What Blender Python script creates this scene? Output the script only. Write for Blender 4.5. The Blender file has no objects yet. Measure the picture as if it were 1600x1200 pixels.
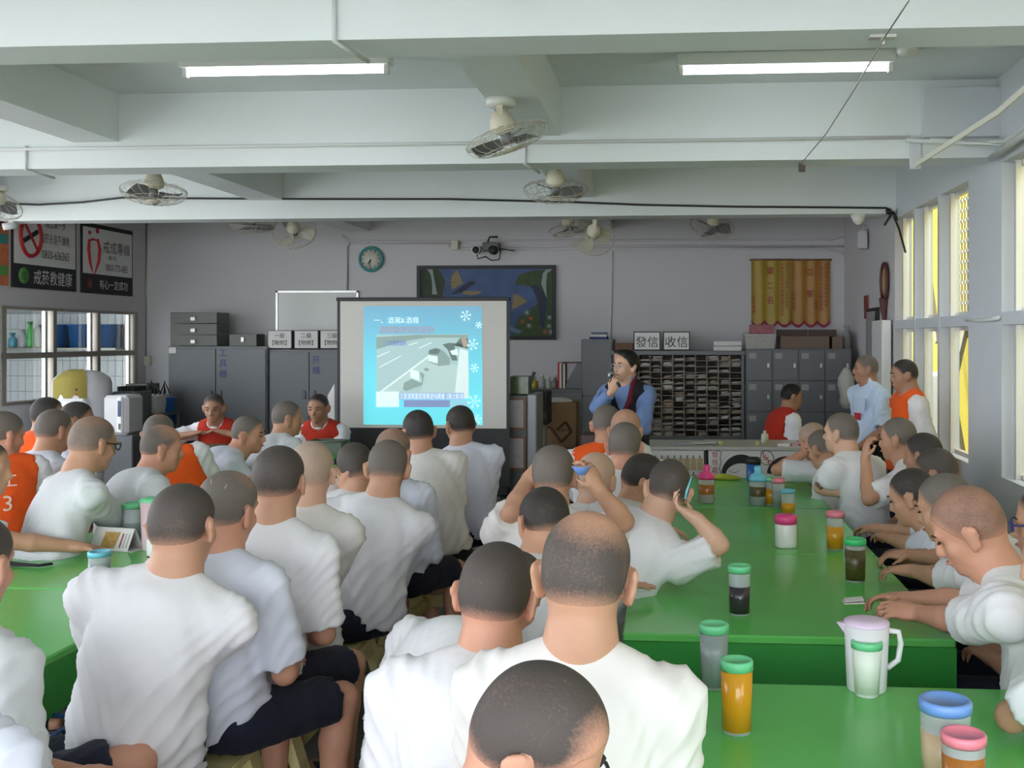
import bpy, math, random
import numpy as np
from mathutils import Vector, Matrix

random.seed(7); rng = np.random.default_rng(7)
SC = bpy.context.scene
COL = SC.collection

# ------------------------------------------------------------------ camera
YAW = math.radians(4.0); CH = 1.75; FPX = 1600.0; CX, CY = 938.0, 528.0
cam = bpy.data.cameras.new('camera'); camo = bpy.data.objects.new('camera', cam); COL.objects.link(camo)
cam.sensor_width = 36.0; cam.lens = 36.0 * FPX / 1600.0
cam.shift_x = -(CX - 800) / 1600.0; cam.shift_y = -(600 - CY) / 1600.0
cam.clip_start = 0.05; cam.clip_end = 200
camo.location = (0, 0, CH); camo.rotation_euler = (math.radians(90), 0, YAW)
SC.camera = camo

# ------------------------------------------------------------------ world, exposure
w = bpy.data.worlds.new('world'); SC.world = w; w.use_nodes = True
bg = w.node_tree.nodes['Background']
bg.inputs['Color'].default_value = (0.90, 0.95, 1.0, 1); bg.inputs['Strength'].default_value = 4.0
sun = bpy.data.lights.new("sun", "SUN"); sun.energy = 4.0; sun.angle = math.radians(3); sun.color = (1.0, 0.97, 0.93)
suno = bpy.data.objects.new('sun', sun); COL.objects.link(suno)
suno.rotation_euler = (math.radians(-8), math.radians(-26), 0)   # high sun from the left: falls on the ground outside and the yellow shed
SC.view_settings.view_transform = 'Standard'; SC.view_settings.look = 'None'
SC.view_settings.exposure = 0.82; SC.view_settings.gamma = 1.0; SC.view_settings.use_curve_mapping = False
SC.cycles.max_bounces = 6; SC.cycles.diffuse_bounces = 4; SC.cycles.glossy_bounces = 3; SC.cycles.transparent_max_bounces = 8; SC.cycles.use_adaptive_sampling = True; SC.cycles.adaptive_threshold = 0.035
SC.cycles.caustics_reflective = False; SC.cycles.caustics_refractive = False
SC.cycles.sample_clamp_indirect = 6.0

# ------------------------------------------------------------------ picture <-> place
ct, st = math.cos(YAW), math.sin(YAW)
def at_d(px, py, d):                       # point seen at a pixel, d metres along the view axis
    xc = (px - CX) / FPX * d
    return np.array([xc * ct - d * st, xc * st + d * ct, CH - (py - CY) / FPX * d])
def at(px, py, Y):                         # on the plane y = Y
    t = (px - CX) / FPX
    X = Y * math.tan(math.atan(t) - YAW); d = Y * ct - X * st
    return np.array([X, Y, CH - (py - CY) / FPX * d])
def atx(px, py, X):                        # on the plane x = X
    t = (px - CX) / FPX
    return at(px, py, X / math.tan(math.atan(t) - YAW))
def atz(px, py, z):                        # on the plane z
    return at_d(px, py, (CH - z) * FPX / (py - CY))

# ------------------------------------------------------------------ materials
MATS = {}
def mat(name, col, rough=0.55, metal=0.0, var=0.05, scale=6.0, bump=0.0, bscale=None, alpha=1.0, trans=0.0, spec=0.5, emit=None, estr=0.0, dark=None, dscale=2.0, damt=0.0, coord='Object'):
    if name in MATS: return MATS[name]
    m = bpy.data.materials.new(name); m.use_nodes = True; MATS[name] = m
    nt = m.node_tree; N = nt.nodes; L = nt.links; p = N['Principled BSDF']
    p.inputs['Roughness'].default_value = rough; p.inputs['Metallic'].default_value = metal
    p.inputs['Specular IOR Level'].default_value = spec
    p.inputs['Alpha'].default_value = alpha; p.inputs['Transmission Weight'].default_value = trans
    tc = N.new('ShaderNodeTexCoord')
    no = N.new('ShaderNodeTexNoise'); no.inputs['Scale'].default_value = scale; no.inputs['Detail'].default_value = 4
    L.new(tc.outputs[coord], no.inputs['Vector'])
    mx = N.new('ShaderNodeMix'); mx.data_type = 'RGBA'
    lo = [max(0, c * (1 - var)) for c in col[:3]]; hi = [min(1, c * (1 + var)) for c in col[:3]]
    mx.inputs[6].default_value = (*lo, 1); mx.inputs[7].default_value = (*hi, 1)
    L.new(no.outputs['Fac'], mx.inputs[0])
    out = mx.outputs[2]
    if dark is not None:
        n2 = N.new('ShaderNodeTexNoise'); n2.inputs['Scale'].default_value = dscale; n2.inputs['Detail'].default_value = 6
        L.new(tc.outputs[coord], n2.inputs['Vector'])
        rp = N.new('ShaderNodeValToRGB'); rp.color_ramp.elements[0].position = 0.52; rp.color_ramp.elements[1].position = 0.72
        rp.color_ramp.elements[1].color = (damt,) * 3 + (1,)
        rp.color_ramp.elements[0].color = (0, 0, 0, 1)
        L.new(n2.outputs['Fac'], rp.inputs[0])
        m2 = N.new('ShaderNodeMix'); m2.data_type = 'RGBA'; m2.inputs[7].default_value = (*dark, 1)
        L.new(rp.outputs[0], m2.inputs[0]); L.new(out, m2.inputs[6]); out = m2.outputs[2]
    L.new(out, p.inputs['Base Color'])
    if bump:
        nb = N.new('ShaderNodeTexNoise'); nb.inputs['Scale'].default_value = bscale or scale * 8; nb.inputs['Detail'].default_value = 3
        L.new(tc.outputs[coord], nb.inputs['Vector'])
        b = N.new('ShaderNodeBump'); b.inputs['Strength'].default_value = bump; b.inputs['Distance'].default_value = 0.01
        L.new(nb.outputs['Fac'], b.inputs['Height']); L.new(b.outputs['Normal'], p.inputs['Normal'])
    if emit is not None:
        p.inputs['Emission Color'].default_value = (*emit, 1); p.inputs['Emission Strength'].default_value = estr
    return m

# ------------------------------------------------------------------ objects
def link(o, parent=None):
    COL.objects.link(o)
    if parent is not None: o.parent = parent
    return o
def tag(o, label=None, cat=None, group=None, kind=None):
    if label: o['label'] = label
    if cat: o['category'] = cat
    if group: o['group'] = group
    if kind: o['kind'] = kind
    return o
def thing(name, label, cat, loc=(0, 0, 0), rz=0.0, group=None):
    o = bpy.data.objects.new(name, None); o.empty_display_size = 0.1
    o.location = Vector([float(v) for v in loc]); o.rotation_euler = (0, 0, rz); link(o)
    return tag(o, label, cat, group)
def copy_tree(o, parent=None):
    c = o.copy(); COL.objects.link(c)
    if parent is not None: c.parent = parent
    for ch in list(o.children): copy_tree(ch, c)
    return c

class MB:
    """collects shapes into one mesh"""
    def __init__(s): s.v = []; s.f = []; s.sm = []
    def add(s, verts, faces, smooth=False):
        n = len(s.v); s.v.extend([tuple(float(c) for c in p) for p in verts])
        s.f.extend([tuple(i + n for i in f) for f in faces]); s.sm.extend([smooth] * len(faces)); return s
    def box(s, lo, hi, bev=0.0):
        x0, y0, z0 = lo; x1, y1, z1 = hi
        if bev <= 0:
            v = [(x0,y0,z0),(x1,y0,z0),(x1,y1,z0),(x0,y1,z0),(x0,y0,z1),(x1,y0,z1),(x1,y1,z1),(x0,y1,z1)]
            return s.add(v, [(0,3,2,1),(4,5,6,7),(0,1,5,4),(1,2,6,5),(2,3,7,6),(3,0,4,7)])
        b = min(bev, (x1-x0)/2.01, (y1-y0)/2.01, (z1-z0)/2.01); v = []
        for z, zi in ((z0, z0+b), (z1, z1-b)):
            sg = 0 if z == z0 else 1
            v += [(x0+b,y0+b,z),(x1-b,y0+b,z),(x1-b,y1-b,z),(x0+b,y1-b,z)]
            v += [(x0+b,y0,zi),(x1-b,y0,zi),(x1,y0+b,zi),(x1,y1-b,zi),(x1-b,y1,zi),(x0+b,y1,zi),(x0,y1-b,zi),(x0,y0+b,zi)]
        f = [(3,2,1,0),(12,13,14,15)]
        for k in range(8):
            k2 = (k+1) % 8; f.append((4+k, 4+k2, 16+k2, 16+k))
        f += [(0,1,5,4),(1,2,7,6),(2,3,9,8),(3,0,11,10),(1,6,5),(2,8,7),(3,10,9),(0,4,11)]
        f += [(12,16,17,13),(13,18,19,14),(14,20,21,15),(15,22,23,12),(13,17,18),(14,19,20),(15,21,22),(12,23,16)]
        return s.add(v, f)
    def bar(s, a, b, wx, wz, up=(0, 0, 1)):
        a = Vector([float(c) for c in a]); b = Vector([float(c) for c in b]); d = (b - a).normalized(); u = Vector(up)
        r = d.cross(u)
        if r.length < 1e-4: u = Vector((0, 1, 0)); r = d.cross(u)
        r.normalize(); u = r.cross(d).normalized(); r = r * wx / 2; u = u * wz / 2
        v = [a-r-u, a+r-u, a+r+u, a-r+u, b-r-u, b+r-u, b+r+u, b-r+u]
        return s.add(v, [(0,1,2,3),(7,6,5,4),(0,4,5,1),(1,5,6,2),(2,6,7,3),(3,7,4,0)])
    def tube(s, pts, r, n=8, closed=False, cap=True):
        P = [Vector([float(c) for c in p]) for p in pts]; m = len(P); rr = r if hasattr(r, '__len__') else [r] * m
        v = []; prev = None
        for i, p in enumerate(P):
            if closed: t = P[(i+1) % m] - P[i-1]
            else: t = P[min(i+1, m-1)] - P[max(i-1, 0)]
            t.normalize()
            if prev is None:
                a = t.orthogonal().normalized()
            else:
                a = prev - t * prev.dot(t)
                a = a.normalized() if a.length > 1e-5 else t.orthogonal().normalized()
            prev = a; b = t.cross(a)
            v += [p + (a * math.cos(2*math.pi*k/n) + b * math.sin(2*math.pi*k/n)) * rr[i] for k in range(n)]
        f = []
        for i in range(m if closed else m - 1):
            j = (i + 1) % m
            for k in range(n): f.append((i*n+k, i*n+(k+1) % n, j*n+(k+1) % n, j*n+k))
        if cap and not closed:
            f.append(tuple(range(n-1, -1, -1))); f.append(tuple((m-1)*n+k for k in range(n)))
        return s.add(v, f, True)
    def lathe(s, prof, n=24, c=(0, 0, 0), smooth=True, cap=True):
        m = len(prof); v = []
        for r, z in prof: v += [(c[0]+r*math.cos(2*math.pi*k/n), c[1]+r*math.sin(2*math.pi*k/n), c[2]+z) for k in range(n)]
        f = []
        for i in range(m-1):
            for k in range(n): f.append((i*n+k, i*n+(k+1) % n, (i+1)*n+(k+1) % n, (i+1)*n+k))
        if cap:
            if prof[0][0] > 1e-6: f.append(tuple(range(n-1, -1, -1)))
            if prof[-1][0] > 1e-6: f.append(tuple((m-1)*n+k for k in range(n)))
        return s.add(v, f, smooth)
    def poly(s, pts, th, n):               # a flat outline with thickness th along n
        k = len(pts); n = np.array(n, float); P = [np.array(p, float) for p in pts]
        v = P + [p + n * th for p in P]
        f = [tuple(range(k-1, -1, -1)), tuple(range(k, 2*k))] + [(i, (i+1) % k, k+(i+1) % k, k+i) for i in range(k)]
        return s.add(v, f)
    def xf(s, M):
        s.v = [tuple(M @ Vector(p)) for p in s.v]; return s
    def mesh(s, name, m):
        me = bpy.data.meshes.new(name); me.from_pydata(s.v, [], s.f); me.update()
        me.polygons.foreach_set('use_smooth', s.sm)
        if m is not None: me.materials.append(m)
        return me
    def build(s, name, m, parent=None, loc=None, angle=None):
        me = s.mesh(name, m)
        o = bpy.data.objects.new(name, me)
        if loc is not None: o.location = Vector([float(c) for c in loc])
        return link(o, parent)
def one(name, mb, m, label, cat, group=None, loc=None):
    return tag(mb.build(name, m, None, loc), label, cat, group)
def struct(name, mb, m, parent=None):
    o = mb.build(name, m, parent)
    if parent is None: o['kind'] = 'structure'
    return o
def box(lo, hi, bev=0.0): return MB().box(lo, hi, bev)

# ------------------------------------------------------------------ lettering
GL = {}
def glyphs(chars, offset=0.0):
    c = bpy.data.curves.new('lettering', 'FONT'); o = bpy.data.objects.new('lettering', c); COL.objects.link(o)
    c.offset = offset; c.resolution_u = 2
    for ch in chars:
        if ch == ' ': GL[ch] = (None, None, 0.4); continue
        c.body = ch; dg = bpy.context.evaluated_depsgraph_get(); dg.update()
        me = bpy.data.meshes.new_from_object(o.evaluated_get(dg))
        v = np.array([q.co[:] for q in me.vertices]); f = [tuple(q.vertices) for q in me.polygons]
        if len(v) == 0: GL[ch] = (None, None, 0.5); continue
        wide = ord(ch) > 0x2000
        x0, x1 = v[:, 0].min(), v[:, 0].max()
        if wide: adv = 1.0; v[:, 0] += 0.5 - (x0 + x1) / 2 if ch not in '【】、' else 0
        else: v[:, 0] -= x0; adv = x1 - x0 + 0.09
        GL[ch] = (v, f, adv); bpy.data.meshes.remove(me)
    COL.objects.unlink(o); bpy.data.objects.remove(o)
ALL = ('踏出第一步戒菸永遠不嫌晚0800-636363戒菸救健康成專線毒用770-885有心一定成功工具櫃菸櫃一二三級【物劑】發信收信第二名亞軍工3'
       '一、酒駕&酒癮酒駕肇事致死案例三度酒駕撞命又是酒駕重罰駕車逆向飆撞2騎士斷魂發信處1650全體同仁敬贈所長民國年月日運動會團體競賽組優勝獎中華隊Langdeng菜單日一二三四五六證ABC')
glyphs(sorted(set(ALL + ' ')), 0.0)
def text(s, size, org, right, up, m, parent=None, name='lettering', vert=False, align='c', sq=1.0, gap=1.0, off=0.0):
    right = np.array(right, float); up = np.array(up, float); org = np.array(org, float); nrm = np.cross(right, up)
    mb = MB(); x = 0.0; y = 0.0
    tot = sum(GL[c][2] for c in s) * sq * gap
    if not vert and align == 'c': x = -tot / 2
    for c in s:
        v, f, adv = GL[c]
        if v is not None:
            P = [org + size * (right * (x + q[0] * sq - (0.5 * sq if vert else 0)) + up * (y + q[1] - 0.38)) + nrm * off for q in v]
            mb.add(P, f)
        if vert: y -= 1.12 * gap
        else: x += adv * sq * gap
    return mb.build(name, m, parent)

# ------------------------------------------------------------------ implicit bodies: distance fields meshed with surface nets
class Field:
    def __init__(s, lo, hi, h):
        s.h = h; s.lo = np.array(lo, np.float32); s.n = np.maximum(8, np.ceil((np.array(hi) - lo) / h).astype(int) + 1)
        s.a = np.full(s.n, 1.0, np.float32)
        s.ax = [s.lo[i] + h * np.arange(s.n[i], dtype=np.float32) for i in range(3)]
    def sub(s, lo, hi):
        i0 = np.clip(np.floor((np.array(lo) - s.lo) / s.h).astype(int), 0, s.n); i1 = np.clip(np.ceil((np.array(hi) - s.lo) / s.h).astype(int) + 1, 0, s.n)
        if np.any(i1 <= i0): return None
        sl = tuple(slice(a, b) for a, b in zip(i0, i1))
        return sl, s.ax[0][sl[0]][:, None, None], s.ax[1][sl[1]][None, :, None], s.ax[2][sl[2]][None, None, :]
    def put(s, sl, d, k, neg=False):
        a = s.a[sl]
        if neg:
            d = -d
            if k > 0:
                t = np.clip(0.5 - 0.5 * (a - d) / k, 0, 1); s.a[sl] = a * (1 - t) + d * t + k * t * (1 - t)
            else: s.a[sl] = np.maximum(a, d)
        elif k > 0:
            t = np.clip(0.5 + 0.5 * (a - d) / k, 0, 1); s.a[sl] = a * (1 - t) + d * t - k * t * (1 - t)
        else: s.a[sl] = np.minimum(a, d)
    def cone(s, a, b, ra, rb, k=0.02, neg=False, flat=False, clip=None):
        a = np.array(a, np.float32); b = np.array(b, np.float32); m = k + 3 * s.h + max(ra, rb)
        q = s.sub(np.minimum(a, b) - m, np.maximum(a, b) + m)
        if q is None: return
        sl, x, y, z = q; ba = b - a; L2 = float(ba @ ba) + 1e-9
        t = ((x - a[0]) * ba[0] + (y - a[1]) * ba[1] + (z - a[2]) * ba[2]) / L2
        tt = np.clip(t, 0, 1)
        d = np.sqrt((x - a[0] - tt * ba[0])**2 + (y - a[1] - tt * ba[1])**2 + (z - a[2] - tt * ba[2])**2) - (ra + (rb - ra) * tt)
        if flat:
            # the far end is cut square
            L = math.sqrt(L2); r = np.sqrt(np.maximum((x - a[0] - t * ba[0])**2 + (y - a[1] - t * ba[1])**2 + (z - a[2] - t * ba[2])**2, 0)) - (ra + (rb - ra) * tt)
            d = np.where(t > 0.5, np.maximum(r, (t - 1) * L), d)
        s.put(sl, d, k, neg)
    def ell(s, c, R, rad, k=0.02, neg=False):
        c = np.array(c, np.float32); R = np.array(R, np.float32); rad = np.array(rad, np.float32)   # R rows = axes
        ext = np.sqrt(((R * rad[:, None])**2).sum(0)); m = k + 3 * s.h
        q = s.sub(c - ext - m, c + ext + m)
        if q is None: return
        sl, x, y, z = q; x = x - c[0]; y = y - c[1]; z = z - c[2]
        k0 = 0; k1 = 0
        for i in range(3):
            p = (R[i, 0] * x + R[i, 1] * y + R[i, 2] * z) / rad[i]; k0 = k0 + p * p; k1 = k1 + (p / rad[i])**2
        k0 = np.sqrt(k0); k1 = np.sqrt(k1) + 1e-6
        s.put(sl, k0 * (k0 - 1) / k1, k, neg)
    def plane(s, p, n):                    # keep only dot(x - p, n) < 0
        d = (s.ax[0][:, None, None] - p[0]) * n[0] + (s.ax[1][None, :, None] - p[1]) * n[1] + (s.ax[2][None, None, :] - p[2]) * n[2]
        s.a = np.maximum(s.a, d.astype(np.float32))
    def mesh(s):
        a = s.a; ins = a < 0
        S = [slice(None, -1), slice(1, None)]
        cnt = np.zeros(tuple(n - 1 for n in s.n), np.uint8)
        for i in (0, 1):
            for j in (0, 1):
                for k in (0, 1): cnt += ins[S[i], S[j], S[k]]
        act = (cnt > 0) & (cnt < 8)
        idx = np.argwhere(act)
        if len(idx) == 0: return np.zeros((0, 3)), np.zeros((0, 4), int)
        vid = np.full(act.shape, -1, np.int32); vid[act] = np.arange(len(idx))
        cor = np.array([(i, j, k) for i in (0, 1) for j in (0, 1) for k in (0, 1)])
        val = np.stack([a[idx[:, 0] + c[0], idx[:, 1] + c[1], idx[:, 2] + c[2]] for c in cor], 1)
        pos = np.zeros((len(idx), 3)); num = np.zeros(len(idx))
        for p in range(8):
            for q in range(p + 1, 8):
                if np.abs(cor[p] - cor[q]).sum() != 1: continue
                m = (val[:, p] < 0) != (val[:, q] < 0)
                t = np.where(m, val[:, p] / np.where(m, val[:, p] - val[:, q], 1), 0)
                pos += np.where(m[:, None], cor[p] + t[:, None] * (cor[q] - cor[p]), 0); num += m
        V = s.lo + (idx + pos / num[:, None]) * s.h
        F = []
        for ax in range(3):
            o = [x for x in range(3) if x != ax]
            sl0 = [slice(1, -1)] * 3; sl1 = [slice(1, -1)] * 3
            sl0[ax] = slice(None, -1); sl1[ax] = slice(1, None)
            A = ins[tuple(sl0)]; B = ins[tuple(sl1)]
            e = np.argwhere(A != B)
            if len(e) == 0: continue
            fl = A[e[:, 0], e[:, 1], e[:, 2]]
            e[:, o[0]] += 1; e[:, o[1]] += 1
            def cell(d0, d1):
                c = e.copy(); c[:, o[0]] += d0; c[:, o[1]] += d1; return vid[c[:, 0], c[:, 1], c[:, 2]]
            q = np.stack([cell(-1, -1), cell(0, -1), cell(0, 0), cell(-1, 0)], 1)
            if ax == 1: fl = ~fl
            q[~fl] = q[~fl][:, ::-1]; F.append(q)
        return V, np.concatenate(F)
def np_mesh(name, V, F, m, parent=None, attr=None):
    me = bpy.data.meshes.new(name)
    me.vertices.add(len(V)); me.vertices.foreach_set('co', np.asarray(V, np.float32).ravel())
    me.loops.add(F.size); me.loops.foreach_set('vertex_index', F.astype(np.int32).ravel())
    me.polygons.add(len(F)); me.polygons.foreach_set('loop_start', np.arange(0, F.size, 4, dtype=np.int32))
    me.polygons.foreach_set('use_smooth', np.ones(len(F), bool))
    me.update(calc_edges=True)
    if attr is not None:
        for k, val in attr.items():
            at_ = me.attributes.new(k, 'FLOAT', 'POINT'); at_.data.foreach_set('value', np.asarray(val, np.float32))
    me.materials.append(m)
    o = bpy.data.objects.new(name, me); return link(o, parent)

# ------------------------------------------------------------------ people
SKIN = {'tan': (0.50, 0.27, 0.175), 'fair': (0.60, 0.36, 0.255), 'brown': (0.36, 0.19, 0.12), 'ruddy': (0.56, 0.28, 0.19)}
HAIR = {'black': (0.034, 0.028, 0.026), 'dark': (0.066, 0.053, 0.047), 'grey': (0.135, 0.115, 0.10), 'silver': (0.30, 0.26, 0.22), 'jet': (0.008, 0.008, 0.009)}
def skin_mat(k): return mat('skin_' + k, SKIN[k], rough=0.5, var=0.10, scale=14, bump=0.05, bscale=160, spec=0.35)
def hair_mat(sk, hk):
    n = 'hair_%s_%s' % (sk, hk)
    if n in MATS: return MATS[n]
    m = bpy.data.materials.new(n); m.use_nodes = True; MATS[n] = m
    N = m.node_tree.nodes; L = m.node_tree.links; p = N['Principled BSDF']; p.inputs['Roughness'].default_value = 0.62
    p.inputs['Specular IOR Level'].default_value = 0.35
    a = N.new('ShaderNodeAttribute'); a.attribute_name = 'dens'
    tc = N.new('ShaderNodeTexCoord'); no = N.new('ShaderNodeTexNoise'); no.inputs['Scale'].default_value = 190; no.inputs['Detail'].default_value = 2
    L.new(tc.outputs['Object'], no.inputs['Vector'])
    n2 = N.new('ShaderNodeTexNoise'); n2.inputs['Scale'].default_value = 16; n2.inputs['Detail'].default_value = 3
    L.new(tc.outputs['Object'], n2.inputs['Vector'])
    ad = N.new('ShaderNodeMath'); ad.operation = 'MULTIPLY_ADD'; ad.inputs[1].default_value = 0.5; L.new(no.outputs['Fac'], ad.inputs[0]); L.new(a.outputs['Fac'], ad.inputs[2])
    a2 = N.new('ShaderNodeMath'); a2.operation = 'MULTIPLY_ADD'; a2.inputs[1].default_value = 0.45; L.new(n2.outputs['Fac'], a2.inputs[0]); L.new(ad.outputs[0], a2.inputs[2])
    mr = N.new('ShaderNodeMapRange'); mr.inputs['From Min'].default_value = 0.42; mr.inputs['From Max'].default_value = 1.42
    L.new(a2.outputs[0], mr.inputs['Value'])
    mx = N.new('ShaderNodeMix'); mx.data_type = 'RGBA'
    mx.inputs[6].default_value = (*SKIN[sk], 1); mx.inputs[7].default_value = (*HAIR[hk], 1)
    L.new(mr.outputs['Result'], mx.inputs[0]); L.new(mx.outputs[2], p.inputs['Base Color'])
    b = N.new('ShaderNodeBump'); b.inputs['Strength'].default_value = 0.35; b.inputs['Distance'].default_value = 0.003
    L.new(no.outputs['Fac'], b.inputs['Height']); L.new(b.outputs['Normal'], p.inputs['Normal'])
    return m
def cloth(name, col, bump=0.25, rough=0.85, bs=22):
    if name in MATS: return MATS[name]
    m = mat(name, col, rough=rough, var=0.03, scale=9, spec=0.2)
    N = m.node_tree.nodes; L = m.node_tree.links; p = N['Principled BSDF']
    p.inputs['Sheen Weight'].default_value = 0.05
    tc = N.new('ShaderNodeTexCoord'); mp = N.new('ShaderNodeMapping'); mp.inputs['Scale'].default_value = (1.0, 1.0, 0.45)
    L.new(tc.outputs['Object'], mp.inputs['Vector'])
    n1 = N.new('ShaderNodeTexNoise'); n1.inputs['Scale'].default_value = bs; n1.inputs['Detail'].default_value = 2; n1.inputs['Distortion'].default_value = 0.3
    L.new(mp.outputs[0], n1.inputs['Vector'])
    n2 = N.new('ShaderNodeTexNoise'); n2.inputs['Scale'].default_value = 900; n2.inputs['Detail'].default_value = 1
    L.new(tc.outputs['Object'], n2.inputs['Vector'])
    ad = N.new('ShaderNodeMath'); ad.operation = 'MULTIPLY_ADD'; ad.inputs[1].default_value = 0.04; L.new(n2.outputs['Fac'], ad.inputs[0]); L.new(n1.outputs['Fac'], ad.inputs[2])
    b = N.new('ShaderNodeBump'); b.inputs['Strength'].default_value = bump; b.inputs['Distance'].default_value = 0.02
    L.new(ad.outputs[0], b.inputs['Height']); L.new(b.outputs['Normal'], p.inputs['Normal'])
    return m
cloth('white_cotton', (0.75, 0.74, 0.775), bump=0.3, bs=10); cloth('blue_white_cotton', (0.69, 0.71, 0.82), bump=0.3, bs=10); cloth('cream_cotton', (0.73, 0.70, 0.68), bump=0.3, bs=10); cloth('grey_white_cotton', (0.68, 0.695, 0.725), bump=0.3, bs=10)
cloth('navy_shorts', (0.016, 0.018, 0.034), bump=0.4); cloth('charcoal_shorts', (0.03, 0.03, 0.04), bump=0.4); cloth('black_trousers', (0.012, 0.012, 0.015), bump=0.3)
cloth('orange_vest', (0.85, 0.11, 0.015), bump=0.2); cloth('red_vest', (0.42, 0.03, 0.015), bump=0.2)
cloth('blue_shirt', (0.16, 0.24, 0.46), bump=0.25); cloth('guard_shirt', (0.52, 0.62, 0.78), bump=0.25); cloth('black_vest', (0.014, 0.013, 0.016), bump=0.2); cloth('maroon_lining', (0.14, 0.015, 0.03), bump=0.1)
mat('black_plastic', (0.012, 0.012, 0.013), rough=0.35); mat('wire_metal', (0.55, 0.53, 0.5), rough=0.3, metal=0.9); mat('eye_dark', (0.02, 0.015, 0.012), rough=0.2)
mat('lip', (0.42, 0.17, 0.14), rough=0.45); mat('brow_hair', (0.03, 0.024, 0.022), rough=0.8); mat('slipper', (0.02, 0.025, 0.035), rough=0.6)

def nrm(v): v = np.asarray(v, float); return v / (np.linalg.norm(v) + 1e-9)
def fdir(a): a = math.radians(a); return np.array([math.sin(a), math.cos(a), 0.0])
Z3 = np.array([0, 0, 1.0])
def head_axes(yaw, pitch, roll):
    f = fdir(yaw); r = np.cross(f, Z3); p = math.radians(pitch); q = math.radians(roll)
    f2 = f * math.cos(p) - Z3 * math.sin(p); u = Z3 * math.cos(p) + f * math.sin(p)
    return np.array([r * math.cos(q) - u * math.sin(q), f2, u * math.cos(q) + r * math.sin(q)])
def ik(S, T, l1, l2, hint):
    D = T - S; L = np.linalg.norm(D); d = D / (L + 1e-9); L = min(max(L, 0.08), (l1 + l2) * 0.995)
    a = (l1 * l1 - l2 * l2 + L * L) / (2 * L); h = math.sqrt(max(l1 * l1 - a * a, 0))
    hint = np.asarray(hint, float); p = nrm(hint - d * (hint @ d))
    return S + d * a + p * h, S + d * L
def vnormals(V, F):
    n = np.zeros_like(V); fn = np.cross(V[F[:, 2]] - V[F[:, 0]], V[F[:, 3]] - V[F[:, 1]])
    for k in range(4): np.add.at(n, F[:, k], fn)
    return n / (np.linalg.norm(n, axis=1, keepdims=True) + 1e-12)
HZ_Y = [-0.14, -0.10, -0.055, -0.03, -0.012, 0.012, 0.03, 0.05, 0.072, 0.10]
HZ_Z = [-0.050, -0.052, -0.056, -0.045, -0.012, -0.010, 0.012, 0.045, 0.070, 0.095]

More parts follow.
